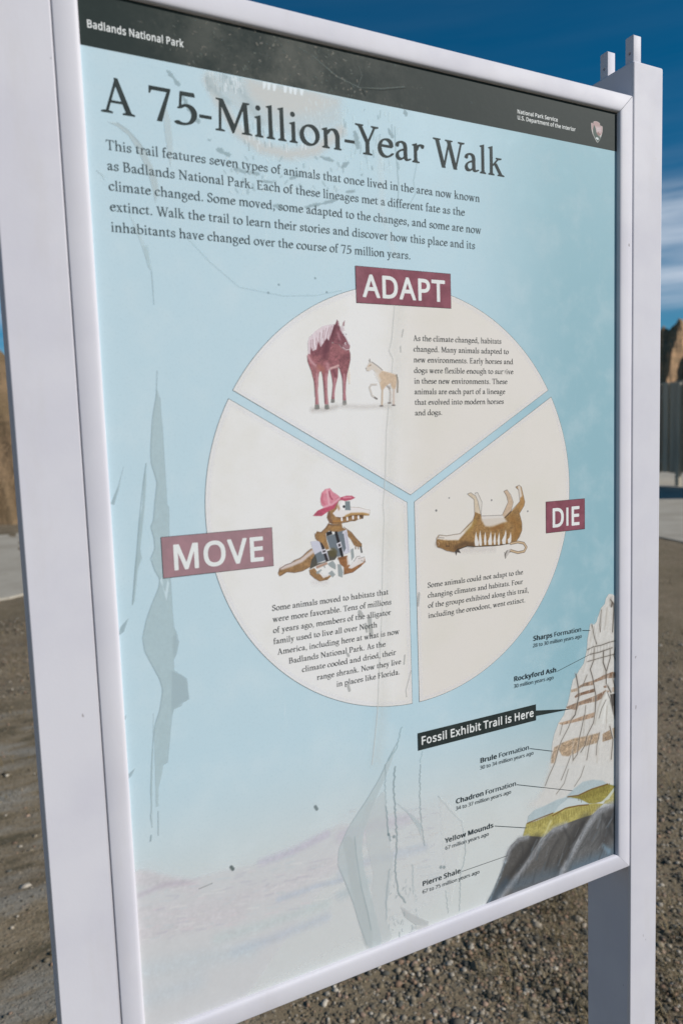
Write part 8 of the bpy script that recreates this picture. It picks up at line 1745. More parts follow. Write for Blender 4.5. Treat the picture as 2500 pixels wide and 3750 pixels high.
NOISE = None
def paper(kind, x, y):
    """linear colour of what lies under a piece of print"""
    L3 = lambda c: np.array(lin(c))
    n_ = len(x)
    if kind == 'cream': return np.tile(L3((217, 213, 208)), (n_, 1))
    if kind == 'header': return np.tile(L3((52, 62, 59)), (n_, 1))
    ss = lambda t: np.clip(t, 0, 1) ** 2 * (3 - 2 * np.clip(t, 0, 1))
    r = ss((x - 20) / 220)[:, None]; lo = ss((-220 - y) / 180)[:, None]
    c = L3((184, 210, 219)) * (1 - r) + L3((150, 187, 198)) * r
    return c * (1 - lo) + L3((205, 208, 206)) * lo
def canvas(name, ops, res, z, label=None, box=None, under='panel'):
    """paint polygons and brush strokes (feathered, grained) on a fine grid; the grid becomes a mesh whose vertices carry the ink"""
    global NOISE
    if NOISE is None:
        a = RNG.random((700, 700)); b = a.copy()
        for _ in range(2): b = (b + np.roll(b, 1, 0) + np.roll(b, 1, 1) + np.roll(b, -1, 0) + np.roll(b, -1, 1)) / 5
        c = RNG.random((700, 700))
        for _ in range(14): c = (c + np.roll(c, 1, 0) + np.roll(c, 1, 1) + np.roll(c, -1, 0) + np.roll(c, -1, 1)) / 5
        st = lambda q: (q - q.mean()) / q.std()
        NOISE = st(st(b) + st(c) * 0.8 + st(a) * 0.5)
    allp = np.array([c for o in ops for c in o[5]], float).reshape(-1, 2) / 10
    pad = 8
    x0, y0 = np.maximum(allp.min(0) - pad, (IX0 + .2, IY0 + .2)); x1, y1 = np.minimum(allp.max(0) + pad, (IX1 - .2, IY1 - .2))
    if box: x0, y0, x1, y1 = max(x0, box[0]), max(y0, box[1]), min(x1, box[2]), min(y1, box[3])
    xs = np.arange(x0, x1, res); ys = np.arange(y0, y1, res)
    CA = np.zeros((len(ys), len(xs))); CC = np.zeros((len(ys), len(xs), 3))
    for o in ops:
        kind, col, al, fe, gn = o[:5]
        col = np.array(col, float)
        P = np.array(o[5], float).reshape(-1, 2) / 10
        w = o[6] / 2 if kind == 1 else 0
        m = w + fe + 0.6
        i0, i1 = np.searchsorted(xs, (P[:, 0].min() - m, P[:, 0].max() + m)); j0, j1 = np.searchsorted(ys, (P[:, 1].min() - m, P[:, 1].max() + m))
        if i1 <= i0 or j1 <= j0: continue
        X, Y = np.meshgrid(xs[i0:i1], ys[j0:j1])
        D = np.full(X.shape, 1e9); ins = np.zeros(X.shape, bool)
        n = len(P)
        for k in range(n if kind == 0 else n - 1):
            a, b = P[k], P[(k + 1) % n]; e = b - a
            t = np.clip(((X - a[0]) * e[0] + (Y - a[1]) * e[1]) / (e @ e + 1e-9), 0, 1)
            D = np.minimum(D, np.hypot(X - a[0] - e[0] * t, Y - a[1] - e[1] * t))
            if kind == 0 and e[1] != 0:
                c = ((a[1] <= Y) != (b[1] <= Y)); ins ^= c & (X < a[0] + (Y - a[1]) * e[0] / e[1])
        D = np.where(ins, -D, D) if kind == 0 else D - w
        f = max(fe, res * 0.9)
        A = np.clip(0.5 - D / (2 * f), 0, 1); A = A * A * (3 - 2 * A) * al
        nz_ = NOISE[np.ix_(np.arange(j0, j1) % 700, np.arange(i0, i1) % 700)]
        A = np.clip(A * (1 + 0.07 * nz_ * (A < al * .9)), 0, 1)
        C = col[None, None] * (1 + 0.5 * gn * nz_[..., None]) if gn else np.broadcast_to(col, X.shape + (3,))
        oa = CA[j0:j1, i0:i1]; oc = CC[j0:j1, i0:i1]
        na = A + oa * (1 - A)
        CC[j0:j1, i0:i1] = (C * A[..., None] + oc * (oa * (1 - A))[..., None]) / np.maximum(na, 1e-6)[..., None]
        CA[j0:j1, i0:i1] = na
    h, wd = CA.shape
    big = CA > 0.015
    cell = big[:-1, :-1] | big[1:, :-1] | big[:-1, 1:] | big[1:, 1:]
    jj, ii = np.nonzero(cell)
    idx = np.stack([jj * wd + ii, jj * wd + ii + 1, (jj + 1) * wd + ii + 1, (jj + 1) * wd + ii], 1)
    used, inv = np.unique(idx, return_inverse=True)
    F = inv.reshape(-1, 4)
    vj, vi = np.divmod(used, wd)
    V = np.stack([xs[vi] / 1000, np.full(len(used), -z / 1000), ys[vj] / 1000 + ZC], 1)
    o = from_arrays(name, V, F, ARTM, panel)
    c = np.clip(CC.reshape(-1, 3)[used] / 255, 0, 1); c = np.where(c <= 0.04045, c / 12.92, ((c + 0.055) / 1.055) ** 2.4)
    # areas never painted borrow the mean ink so soft edges do not go dark
    low = CA.ravel()[used] < 1e-4
    if low.any() and (~low).any(): c[low] = c[~low].mean(0)
    # the film shades the print below it and light bounces between the two: solve for the ink that gives the wanted mixture
    al_ = CA.ravel()[used][:, None]; pp = paper(under, xs[vi], ys[vj]); want = al_ * c + (1 - al_) * pp; ink_ = c.copy()
    for _ in range(25):
        ink_ = np.clip((want - (1 - al_) ** 2 * pp / (1 - al_ * ink_ * pp)) / np.maximum(al_, 0.02), 0.0, 0.95)
    c = ink_
    at = o.data.color_attributes.new('ink', 'FLOAT_COLOR', 'POINT')
    at.data.foreach_set('color', np.concatenate([c, CA.ravel()[used][:, None]], 1).astype(np.float32).ravel())
    if label: o['label'] = label
    return o

INK_T = ink('title_ink', (44, 53, 53)); INK_B = ink('text_ink', (66, 78, 82), var=.14); INK_S = ink('small_text_ink', (58, 60, 60)); INK_C = ink('caption_ink', (42, 50, 52))
WHITE_INK = ink('white_ink', (222, 224, 222), var=.02); BLACK_INK = ink('black_ink', (38, 46, 45)); RED = ink('maroon_ink', (124, 70, 82), fade=.20); HAIR = ink('hairline_ink', (84, 98, 104))

flat('header_band', [rect(IX0 - 1, 392.6, IX1 + 1, IY1 + 1)], 0.10, header_mat())
# three sectors of the circle, each a hairline outline with its cream field
def sector(Rr, g, a0):
    out = []
    da = math.asin(g / Rr)
    A0, A1 = math.radians(a0) + da, math.radians(a0 + 120) - da
    mid = math.radians(a0 + 60); ap = g / math.sin(math.radians(60))
    out.append((ap * math.cos(mid), ap * math.sin(mid)))
    n = 90
    out += [(Rr * math.cos(A0 + (A1 - A0) * i / n), Rr * math.sin(A0 + (A1 - A0) * i / n)) for i in range(n + 1)]
    return out
CREAM = sector_mat()
for a0, lb in ((30, 'upper cream sector with the horses'), (150, 'left cream sector with the alligator'), (270, 'right cream sector with the animal on its back')):
    o = flat('circle_sector', [sector(220.6, 4.2, a0)], 0.14, HAIR, lb)
    f_ = flat('sector_field', [sector(220.15, 4.65, a0)], 0.18, CREAM)
# soft printed shade round the sector edges and under the tags
def soft(P, col, al, fe): return [0, col, al, fe, 0, [int(v * 10) for q in P for v in q]]
def softs(P, w, col, al, fe): return [1, col, al, fe, 0, [int(v * 10) for q in P for v in q], w]
edge = []
for a0 in (30, 150, 270):
    S_ = sector(217.5, 7.2, a0)
    edge.append(softs(S_ + S_[:1], 1.0, (204, 204, 216), .45, 3.2))
canvas('sector_edge_tint', edge, 1.0, 0.22, under='cream')
canvas('landscape_picture', ART['landscape'], 0.9, 0.20, 'faded painting of pale pink and grey hills')
canvas('rock_formation_picture', ART['formation'], 0.55, 0.24, 'painting of layered white, yellow and grey rock spires')
canvas('horse_picture', ART['horse'], 0.42, 0.28, 'painting of a reddish horse with a pale mane', under='cream')
canvas('foal_picture', ART['foal'], 0.42, 0.30, 'painting of a small tan early horse with a raised foreleg', under='cream')
canvas('alligator_picture', ART['alligator'], 0.42, 0.28, 'painting of an alligator in a pink hat carrying suitcases', under='cream')
canvas('oreodont_picture', ART['oreodont'], 0.42, 0.28, 'painting of a striped brown animal lying on its back', under='cream')
canvas('emblem', ART['emblem'], 0.22, 0.16, 'small arrowhead emblem with a tree and a white bison', under='header')

lettering('park_name', [('Badlands National Park', 'sansb', 5.9, -296.8, -217.6, 407.2)], 0.16, WHITE_INK)
lettering('service_name', [('National Park Service', 'sansb', 4.0, 148.2, 205.4, 411.9), ('U.S. Department of the Interior', 'sansb', 4.0, 148.2, 231.8, 405.6)], 0.16, WHITE_INK)
lettering('title', [('A 75-Million-Year Walk', 'serif', 27.3, -290.2, 129.2, 343.0)], 0.16, INK_T)
PX = -288
lettering('introduction', [('This trail features seven types of animals that once lived in the area now known', 'serif', 7.9, PX, 95.5, 312.8),
    ('as Badlands National Park. Each of these lineages met a different fate as the', 'serif', 7.9, PX, 76.1, 296.4),
    ('climate changed. Some moved, some adapted to the changes, and some are now', 'serif', 7.9, PX, 97.2, 280.0),
    ('extinct. Walk the trail to learn their stories and discover how this place and its', 'serif', 7.9, PX, 88.5, 263.3),
    ('inhabitants have changed over the course of 75 million years.', 'serif', 7.9, PX, 6.9, 246.4)], 0.16, INK_B)
Q = [('As the climate changed, habitats', 121.9), ('changed. Many animals adapted to', 132.0), ('new environments. Early horses and', 138.0), ('dogs were flexible enough to survive', 138.3), ('in these new environments. These', 129.8), ('animals are each part of a lineage', 126.5), ('that evolved into modern horses', 124.2), ('and dogs.', 41.5)]
lettering('adapt_text', [(t, 'serif', 5.7, 8.0, e, 164.6 - 10.95 * i) for i, (t, e) in enumerate(Q)], 0.32, INK_S)
Q = [('Some animals moved to habitats that', -159.8, -30.1), ('were more favorable. Tens of millions', -159.8, -27.1), ('of years ago, members of the alligator', -159.8, -27.7), ('family used to live all over North', -159.8, -44.9), ('America, including here at what is now', -156.2, -18.3), ('Badlands National Park. As the', -144.7, -35.4), ('climate cooled and dried, their', -131.2, -23.0), ('range shrank. Now they live', -115.3, -17.1), ('in places like Florida.', -93.7, -19.4)]
lettering('move_text', [(t, 'serif', 5.7, a, e, -97.4 - 10.98 * i) for i, (t, a, e) in enumerate(Q)], 0.32, INK_S)
Q = [('Some animals could not adapt to the', 149.1), ('changing climates and habitats. Four', 148.9), ('of the groups exhibited along this trail,', 156.8), ('including the oreodont, went extinct.', 151.5)]
lettering('die_text', [(t, 'serif', 5.7, 18.5, e, -96.4 - 11.1 * i) for i, (t, e) in enumerate(Q)], 0.32, INK_S)
# maroon tags
for word, (x0, y0, x1, y1), (tx0, tx1, ty, cap) in (('ADAPT', (-57.1, 199.5, 56.1, 235.5), (-49.7, 48.6, 206.3, 21.0)), ('MOVE', (-262.2, -53.6, -156.2, -16.0), (-251.6, -166.0, -46.8, 22.2)), ('DIE', (183.8, -51.8, 244.6, -14.6), (193.9, 235.8, -45.4, 21.6))):
    flat('tag_border', [rect(x0, y0, x1, y1)], 0.36, BLACK_INK)
    flat('word_tag', [rect(x0 + .35, y0 + .35, x1 - .35, y1 - .35)], 0.40, RED, 'maroon tag reading ' + word)
    lettering('tag_lettering', [(word, 'sansb', cap, tx0, tx1, ty)], 0.44, WHITE_INK)
flat('trail_label', [rect(1.3, -274.6, 166.4, -254.9), [(166.4, -262.6), (166.4, -269.3), (223.8, -272.0)]], 0.40, BLACK_INK, 'black label with a pointer towards the rock painting')
lettering('label_lettering', [('Fossil Exhibit Trail is Here', 'sansb', 8.9, 6.0, 162.6, -268.9)], 0.44, WHITE_INK)
for nm, rest, sub, (x0, y), (xr, x1), (sx0, sx1, sy), ln in (
    ('Sharps', 'Formation', '28 to 30 million years ago', (163.7, -177.3), (196.0, 238.2), (163.0, 239.2, -185.2), (240.4, -176.3, 253.1, -178.4)),
    ('Rockyford Ash', '', '30 million years ago', (134.6, -221.0), (0, 198.1), (133.8, 194.0, -229.0), (199.8, -220.6, 252.0, -208.6)),
    ('Brule', 'Formation', '30 to 34 million years ago', (84.6, -308.0), (111.2, 155.0), (83.7, 162.1, -315.8), (156.6, -307.2, 191.9, -318.6)),
    ('Chadron', 'Formation', '34 to 37 million years ago', (49.8, -347.8), (91.2, 135.0), (49.2, 127.7, -355.6), (136.4, -347.0, 223.0, -376.6)),
    ('Yellow Mounds', '', '67 million years ago', (33.5, -390.0), (0, 101.2), (33.9, 94.4, -398.2), (103.0, -389.0, 150.3, -404.6)),
    ('Pierre Shale', '', '67 to 75 million years ago', (3.2, -431.4), (0, 53.7), (2.6, 80.2, -440.2), (55.8, -430.6, 121.0, -431.0))):
    runs = []
    if rest: runs += [(nm, 'sansb', 5.5, x0, xr - 3.5, y), (rest, 'sans', 5.6, xr, x1, y)]
    else: runs += [(nm, 'sansb', 5.5, x0, x1, y)]
    runs.append((sub, 'sans', 4.3, sx0, sx1, sy))
    lettering('caption', runs, 0.42, INK_C)
    flat('leader_line', [line(*ln, 0.62)], 0.41, INK_C)
# where the clear film has lifted, run and stained
canvas('peeled_film', ART['peel_left'], 0.6, 0.13, 'long ragged grey peel running down the left side')
canvas('peeled_film', ART['peel_title'], 0.6, 0.135, 'beige and grey water stains and flakes around the title', (-304, -500, 297, 392.3))
canvas('peeled_film', ART['peel_lower'], 0.6, 0.23, 'branching grey runs and torn lines at the bottom centre')
canvas('film_seam', ART['seam'], 0.6, 0.27, 'wavering seam of lifted film down the middle', under='cream')
# creases in the dark header
cre = [softs([(-95, 424), (-70, 410), (-45, 404), (-20, 408), (5, 414)], 1.0, (110, 118, 114), .6, .6), softs([(-48, 404), (-43, 416), (-46, 424)], .8, (106, 113, 110), .5, .5), softs([(-95, 424), (-110, 429)], .8, (93, 101, 98), .5, .5), softs([(-43, 403), (-40, 398)], 1.2, (22, 28, 27), .6, .5), softs([(-44, 404), (-22, 406), (6, 413)], .9, (27, 34, 32), .6, .4)]
cre += [softs([(x, y), (x + random.uniform(-1.5, 1.5), y + random.uniform(-1.5, 1.5))], random.uniform(.5, 1.8), random.choice([(111, 115, 108), (133, 127, 118), (91, 99, 95)]), .5, .5) for x, y in zip(RNG.normal(-120, 60, 150), RNG.uniform(394, 434, 150)) if x > -300]
tag(canvas('scuffed_film', cre, 0.5, 0.20, under='header'), kind='stuff')

# ------------------------------------------------------------ ground, path, banks
def ground_mat():
    m = MT('gravel_ground', 0.9, 0.2)
    n1 = m.noise(0.55, 5, 0.6); n2 = m.noise(4.5, 6, 0.65); n3 = m.noise(70, 4, 0.7)
    c = m.mix(m.rng(n2, 0.3, 0.7), (124, 109, 86), (146, 130, 106))
    c = m.mix(m.rng(n1, 0.42, 0.62, 0, 0.6), c, (114, 102, 78))
    def stones(scale, lo, hi, cols):
        v = m.n('ShaderNodeTexVoronoi', feature='F1'); v.inputs['Scale'].default_value = scale; v.inputs['Randomness'].default_value = 1
        m.l(m.coord((1, 1, 0.4)), v.inputs['Vector'])
        mask = m.rng(v.outputs['Distance'], hi, lo)
        sp = m.n('ShaderNodeSeparateColor'); m.l(v.outputs['Color'], sp.inputs[0])
        r = m.n('ShaderNodeValToRGB'); r.color_ramp.interpolation = 'CONSTANT'; m.l(sp.outputs[0], r.inputs[0])
        e = r.color_ramp.elements
        e[0].position = 0; e[0].color = (*lin(cols[0]), 1); e[1].position = 1 / len(cols); e[1].color = (*lin(cols[1]), 1)
        for i, q in enumerate(cols[2:]):
            w = e.new((i + 2) / len(cols)); w.color = (*lin(q), 1)
        keep = m.rng(sp.outputs[1], 0.28, 0.34)
        return m.math('MULTIPLY', mask, keep), r.outputs[0]
    cols = [(96, 90, 78), (154, 140, 118), (114, 104, 86), (176, 164, 146), (82, 80, 72), (150, 122, 100), (130, 116, 94), (96, 84, 66)]
    m1, c1 = stones(80, 0.34, 0.46, cols); m2, c2 = stones(190, 0.28, 0.46, cols); m3, c3 = stones(46, 0.22, 0.34, cols)
    sx_ = m.n('ShaderNodeSeparateXYZ'); m.l(m.coord(), sx_.inputs[0])
    clay = m.math('MULTIPLY', m.rng(sx_.outputs[0], 0.25, -0.05), m.rng(sx_.outputs[1], 4.6, 3.6))   # hard bare clay left of the sign
    crust = m.noise(2.2, 7, 0.72, m.coord((0.7, 2.2, 1)))
    c = m.mix(m.math('MULTIPLY', clay, m.rng(crust, 0.42, 0.62)), c, (148, 142, 130))
    c = m.mix(m.math('MULTIPLY', clay, m.rng(crust, 0.46, 0.36)), c, (92, 84, 66))
    soilp = m.math('MULTIPLY', m.rng(n1, 0.40, 0.55, 1.0, 0.6), m.rng(clay, 0, 1, 1, 0.35))
    m2 = m.math('MULTIPLY', m2, soilp); m1 = m.math('MULTIPLY', m1, soilp); m3 = m.math('MULTIPLY', m3, m.math('MULTIPLY', soilp, 0.8))
    c = m.mix(m2, c, c2); c = m.mix(m1, c, c1); c = m.mix(m3, c, c3)
    c = m.mix(m.rng(n3, 0.35, 0.7, 0, 0.4), c, (84, 78, 66))
    h = m.math('ADD', m.math('MULTIPLY', m1, 0.8), m.math('ADD', m.math('MULTIPLY', m2, 0.4), m.math('ADD', m3, m.math('MULTIPLY', n2, 0.8))))
    h = m.math('ADD', h, m.math('MULTIPLY', m.math('MULTIPLY', clay, crust), 2.5))
    m.color(c).bump(h, 0.6, 0.008)
    return m.m
GM = ground_mat()
def gz(x, y):
    r = math.hypot(x, y)
    k = min(1.0, 30 / (r + 1e-3))
    z = 0.018 * noise.noise((x * 1.7, y * 1.7, 0.3)) + 0.010 * noise.noise((x * 5.1, y * 5.1, 2.0))
    ridge = 0.035 * max(0, 1 - abs(noise.noise((x * 0.9 + 4, y * 1.9, 7.0))) * 4) * (1 if x < 0.2 else 0.3)
    return (z + ridge - 0.02) * k
t = np.linspace(-1, 1, 281)
ax = np.sinh(t * 6.6) / np.sinh(6.6) * 900
X, Y = np.meshgrid(ax, ax + 0.0)
V = np.array([(x, y + 2.0, gz(x, y + 2.0)) for x, y in zip(X.ravel(), Y.ravel())])
n = len(ax); q = np.arange((n - 1) * n).reshape(n - 1, n)[:, :-1].ravel()
ground = from_arrays('ground', V, np.stack([q, q + 1, q + n + 1, q + n], 1), GM, None, True)
tag(ground, kind='structure')

def concrete_mat():
    m = MT('worn_concrete', 0.85, 0.25)
    a = m.noise(1.3, 6, 0.6); b = m.noise(40, 5, 0.7)
    c = m.mix(m.rng(a, 0.3, 0.7), (178, 171, 157), (160, 152, 138))
    c = m.mix(m.rng(b, 0.5, 0.75, 0, 0.4), c, (134, 129, 119))
    return m.color(c).bump(b, 0.3, 0.004).m
pts = [(-16, 3.5), (-6, 6.1), (-2.2, 7.0), (-0.3, 7.56), (1.2, 8.6), (2.8, 9.6), (4.6, 9.9), (6.4, 9.0), (7.6, 7.6), (8.07, 6.41), (7.93, 5.94), (7.6, 4.5), (7.0, 1.0), (6.6, -5), (24, -6), (26, 34), (18, 34), (10, 20), (4, 15.4), (-0.14, 14.0), (-6, 12.8), (-16, 11.2)]
dn = []
for (xa, ya), (xb, yb) in zip(pts, pts[1:] + pts[:1]):
    k = max(1, int(math.hypot(xb - xa, yb - ya) / 0.25))
    for i in range(k):
        x, y = xa + (xb - xa) * i / k, ya + (yb - ya) * i / k
        dn.append((x + 0.10 * noise.noise((x * 3, y * 3, 1)) + 0.06 * noise.noise((x * 11, y * 11, 1)), y + 0.10 * noise.noise((x * 3, y * 3, 5)) + 0.06 * noise.noise((x * 11, y * 11, 5))))
k = len(dn)
V = [(x, y, 0.008) for x, y in dn] + [(x, y, -0.2) for x, y in dn]
F = [tuple(range(k))] + [(i, k + i, k + (i + 1) % k, (i + 1) % k) for i in range(k)]
path = from_arrays('concrete_path', V, F, concrete_mat())
bm = bmesh.new(); bm.from_mesh(path.data); bmesh.ops.triangulate(bm, faces=[f for f in bm.faces if len(f.verts) > 4]); bmesh.ops.recalc_face_normals(bm, faces=bm.faces); bm.to_mesh(path.data); bm.free()
tag(path, kind='structure')

def clay_mat(name, c0, c1, c2):
    m = MT(name, 0.95, 0.1)
    sp = m.n('ShaderNodeSeparateXYZ'); m.l(m.coord(), sp.inputs[0])
    a = m.noise(0.5, 7, 0.65); b = m.noise(3.2, 6, 0.7)
    strat = m.noise(1.0, 4, 0.6, m.coord((0.03, 0.03, 1.3)))
    c = m.mix(m.rng(strat, 0.4, 0.6), c0, c1)
    c = m.mix(m.rng(a, 0.45, 0.7, 0, 0.6), c, c2)
    c = m.mix(m.rng(b, 0.4, 0.75, 0, 0.4), c, tuple(v * .72 for v in c0))
    return m.color(c).bump(m.math('ADD', b, a), 0.9, 0.25).m
def hill(name, org, ang, L, D, prof, freq, mat, nx=220, ny=120, gul=0.4):
    """eroded bank: u runs along the crest, v back from its foot"""
    ca, sa = math.cos(ang), math.sin(ang)
    V = []
    for j in range(ny):
        v = j / (ny - 1)
        for i in range(nx):
            u = (i / (nx - 1) - 0.5) * 2
            H = prof(u)
            r = noise.noise((u * freq, v * 0.8, 3.1)) ; r2 = noise.noise((u * freq * 2.7, v * 1.6, 9.2)); r3 = noise.noise((u * freq * 7, v * 6, 1.7))
            g = 1 - gul * (abs(r) * 1.6 + 0.5 * abs(r2)) 
            s = min(1.0, v / 0.55)
            s = s ** 0.9 if v < 0.55 else 1 - 0.35 * (v - 0.55)
            h = H * max(0.02, s * (1 - (1 - g) * math.sin(min(1, v / 0.55) * math.pi * 0.96)) + 0.05 * r3 + 0.03 * noise.noise((u * freq * 18, v * 14, 4.4)))
            x, y = u * L, v * D
            V.append((org[0] + x * ca - y * sa + 0.4 * r2, org[1] + x * sa + y * ca, h - 0.35))
    q = np.arange((ny - 1) * nx).reshape(ny - 1, nx)[:, :-1].ravel()
    o = from_arrays(name, np.array(V), np.stack([q, q + 1, q + nx + 1, q + nx], 1), mat, None, True)
    tag(o, kind='structure')
    return o
CL1 = clay_mat('bank_clay', (146, 122, 94), (126, 106, 80), (98, 86, 64))
CL2 = clay_mat('butte_clay', (186, 150, 116), (160, 132, 102), (134, 116, 90))
hill('bank', (-22, 13.2), math.radians(6), 27, 16, lambda u: 6.9 * (1 - 0.5 * max(0, u - 0.75) / .25) * (0.97 + 0.03 * math.sin(u * 17)), 9, CL1, 320, 110, 0.34)
def butte():
    """badlands wall far behind the fence: sharp spurs run down from a jagged crest"""
    d = Vector((16.57, 13.46)) / 21.35; r = Vector((d.y, -d.x)); o = Vector((-0.4, -0.65)) + d * 132
    rr = random.Random(8)
    sp = [(-1.55, 21.0, -0.5), (1.36, 22.6, -3.6)]
    u = -6.0
    while u > -70: sp.append((u, rr.uniform(15, 22), rr.uniform(-3, 3))); u -= rr.uniform(3, 6)
    u = 5.0
    while u < 60: sp.append((u, rr.uniform(16, 23), rr.uniform(-3, 3))); u += rr.uniform(3, 6)
    us = np.concatenate([np.linspace(-70, -9, 160), np.linspace(-8.8, 8.8, 240), np.linspace(9, 60, 130)]); vs = np.linspace(0, 34, 90)
    V = []
    for v in vs:
        q = min(1, v / 18); back = max(0, v - 18)
        for u in us:
            h = 8.5 * q
            for uc, H, drift in sp:
                if abs(u - uc) > 16: continue
                ur = uc + drift * (1 - q)
                h = max(h, H * q ** 0.7 - (0.75 + 0.9 * (1 - q)) * abs(u - ur) - 0.10 * min(abs(u - ur), 3) ** 2)
            h -= back * 0.8
            h += 0.7 * noise.noise((u * .8, v * .35, 2)) + 0.5 * noise.noise((u * 1.9, v * .6, 6)) + 0.22 * noise.noise((u * 4.4, v * 2.4, 6))
            V.append((o.x + r.x * u + d.x * v, o.y + r.y * u + d.y * v, h - 0.5))
    nx, ny = len(us), len(vs)
    q = np.arange((ny - 1) * nx).reshape(ny - 1, nx)[:, :-1].ravel()
    tag(from_arrays('butte', np.array(V), np.stack([q, q + 1, q + nx + 1, q + nx], 1), CL2, None, True), kind='structure')
butte()

# ------------------------------------------------------------ board fence on the path
def wood_mat():
    m = MT('weathered_boards', 0.9, 0.15)
    g = m.noise(1, 5, 0.65, m.coord((30, 30, 1.4))); a = m.noise(1, 2, 0.5, m.coord((4.2, 4.2, 0.2)))
    c = m.mix(m.rng(g, 0.3, 0.7), (182, 172, 156), (150, 142, 128))
    c = m.mix(m.rng(a, 0.35, 0.65, 0, 0.6), c, (200, 190, 170))
    return m.color(c).bump(g, 0.4, 0.004).m
WOOD = wood_mat()
def boxes(name, B, mat, parent=None):
    V = []; F = []
    for x0, y0, z0, x1, y1, z1 in B:
        b = len(V)
        V += [(x, y, z) for z in (z0, z1) for (x, y) in ((x0, y0), (x1, y0), (x1, y1), (x0, y1))]
        F += [tuple(b + i for i in f) for f in ((3, 2, 1, 0), (4, 5, 6, 7), (0, 1, 5, 4), (1, 2, 6, 5), (2, 3, 7, 6), (3, 0, 4, 7))]
    o = from_arrays(name, V, F, mat, parent)
    bv = o.modifiers.new('bevel', 'BEVEL'); bv.width = 0.006; bv.segments = 1
    return o
fence = empty('board_fence', (16.3, 12.8, 0.0))
tag(fence, 'tall grey weathered board fence raised on posts along the concrete path', 'fence')
fy0, fy1 = -5.5, 5.3
B = []; y = fy0; i = 0
while y < fy1:
    w = random.uniform(0.165, 0.185)
    zt = 2.80 + random.uniform(-.02, .02); B.append((-0.03, y, 0.36 + random.uniform(-.015, .015), -0.005, y + w, zt))
    B.append((0.03, y + w - 0.06, 0.36, 0.055, y + w + 0.13, 2.78)); y += w + 0.065; i += 1
boxes('boards', B, WOOD, fence)
boxes('rail', [(-0.004, fy0, 0.62, 0.029, fy1, 0.71)], WOOD, fence); boxes('rail', [(-0.004, fy0, 2.36, 0.029, fy1, 2.45)], WOOD, fence)
for k in range(5):
    yp = fy0 + 0.06 + k * 2.62
    boxes('post', [(-0.15, yp, -0.3, -0.032, yp + 0.12, 2.74)], WOOD, fence)

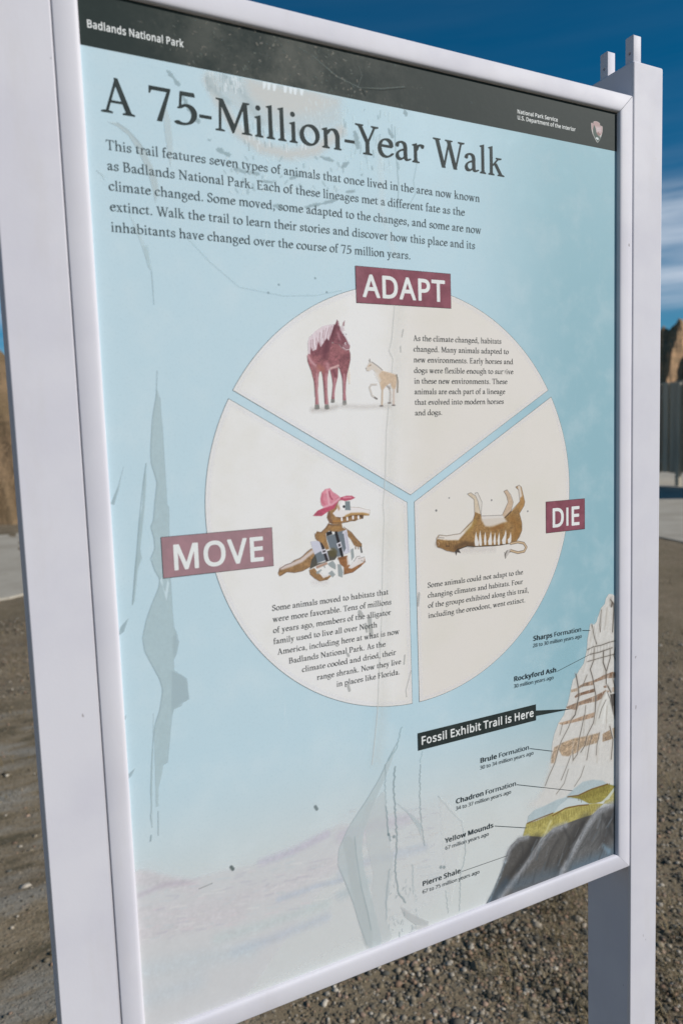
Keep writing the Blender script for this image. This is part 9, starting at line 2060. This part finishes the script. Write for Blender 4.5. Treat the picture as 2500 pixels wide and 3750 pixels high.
# ------------------------------------------------------------ loose gravel and dry grass
def attr_mat(name, rough):
    m = MT(name, rough, 0.3)
    at = m.n('ShaderNodeAttribute', attribute_name='tone')
    c = m.mix(m.rng(m.noise(90, 3, 0.7), 0.35, 0.7, 0, 0.45), at.outputs['Color'], (70, 66, 60), 'MIX')
    return m.color(c).m
bm = bmesh.new(); bmesh.ops.create_icosphere(bm, subdivisions=1, radius=1.0)
bv_ = np.array([v.co[:] for v in bm.verts]); bf_ = np.array([[v.index for v in f.verts] for f in bm.faces]); bm.free()
STC = [(104, 98, 86), (148, 136, 116), (120, 110, 92), (170, 158, 140), (90, 88, 80), (148, 120, 98), (132, 120, 100), (98, 88, 70), (186, 176, 160), (154, 130, 112), (84, 80, 70), (136, 122, 98)]
def pebbles(N):
    VV, FF, CC = [], [], []; b = 0
    cnt = 0
    while cnt < N:
        if random.random() < 0.82:
            d = 0.45 + 4.6 * random.random() ** 1.5; a = math.radians(random.triangular(-25, 88, 30)); x, y = d * math.cos(a) + 0.05, d * math.sin(a) * .9 + 0.35
        else:
            y = 0.5 + 6 * random.random() ** 1.4; x = -0.39 + random.uniform(-.5, .35)
        if noise.noise((x * 1.1, y * 1.1, 3)) > 0.3 and random.random() < .5: continue
        if x < 0.2 and y < 4 and random.random() < .75: continue
        s = random.choice([0.0025, 0.003, 0.0035, 0.004, 0.005, 0.006, 0.0075, 0.0095]) * random.uniform(.8, 1.3)
        if random.random() < 0.012: s *= 1.9
        v = bv_ * np.array([random.uniform(.8, 1.35), random.uniform(.7, 1.1), random.uniform(.4, .65)])
        ph = RNG.uniform(0, 6.28, 3); v = v * (1 + 0.14 * np.sin(bv_ @ RNG.normal(0, 2.4, (3, 1)) + ph[0]))
        a = random.uniform(0, 6.28); c_, s_ = math.cos(a), math.sin(a)
        v = np.stack([v[:, 0] * c_ - v[:, 1] * s_, v[:, 0] * s_ + v[:, 1] * c_, v[:, 2]], 1) * s + (x, y, gz(x, y) + s * .04)
        VV.append(v); FF.append(bf_ + b); b += len(v); cnt += 1
        col = np.array(lin(random.choice(STC))) * random.uniform(.75, 1.15); CC.append(np.tile(np.append(col, 1), (len(v), 1)))
    o = from_arrays('gravel', np.concatenate(VV), np.concatenate(FF), attr_mat('pebbles', 0.8), None, True)
    at = o.data.color_attributes.new('tone', 'FLOAT_COLOR', 'POINT'); at.data.foreach_set('color', np.concatenate(CC).astype(np.float32).ravel())
    tag(o, 'loose mixed gravel scattered over the bare ground', 'gravel', kind='stuff')
pebbles(42000)
def grass(N):
    VV, FF, CC = [], [], []; b = 0
    for k in range(N):
        r_ = random.random()
        if r_ < .55: cx, cy = random.uniform(0.75, 1.5), random.uniform(0.4, 1.5)
        elif r_ < .9: cx, cy = random.uniform(1.2, 6.5), random.uniform(0.3, 5.0)
        else: cx, cy = random.uniform(-.7, -.1), random.uniform(2.0, 6.5)
        for j in range(random.randint(5, 16)):
            x, y = cx + random.gauss(0, .03), cy + random.gauss(0, .03)
            a = random.uniform(0, 6.28); L = random.uniform(.03, .11); w = random.uniform(.0006, .0013); lean = random.uniform(.5, 1.25)
            dx, dy = math.cos(a), math.sin(a); z0 = gz(x, y) - .003
            P = []
            for q_ in range(4):
                s = q_ / 3; bend = lean * s * s
                px, py, pz = x + dx * L * bend, y + dy * L * bend, z0 + L * s * (1 - .45 * bend)
                ww = w * (1 - s * .85); P += [(px - dy * ww, py + dx * ww, pz), (px + dy * ww, py - dx * ww, pz)]
            VV += P; FF += [(b + 2 * i, b + 2 * i + 1, b + 2 * i + 3, b + 2 * i + 2) for i in range(3)]; b += 8
            col = np.array(lin(random.choice([(150, 130, 92), (128, 110, 76), (170, 152, 116), (104, 92, 62)]))); CC += [np.append(col, 1)] * 8
    o = from_arrays('dry_grass', np.array(VV), np.array(FF), attr_mat('straw', 0.8), None)
    at = o.data.color_attributes.new('tone', 'FLOAT_COLOR', 'POINT'); at.data.foreach_set('color', np.array(CC, np.float32).ravel())
    tag(o, 'sparse dry tan grass wisps on the gravel', 'grass', kind='stuff')
grass(420)
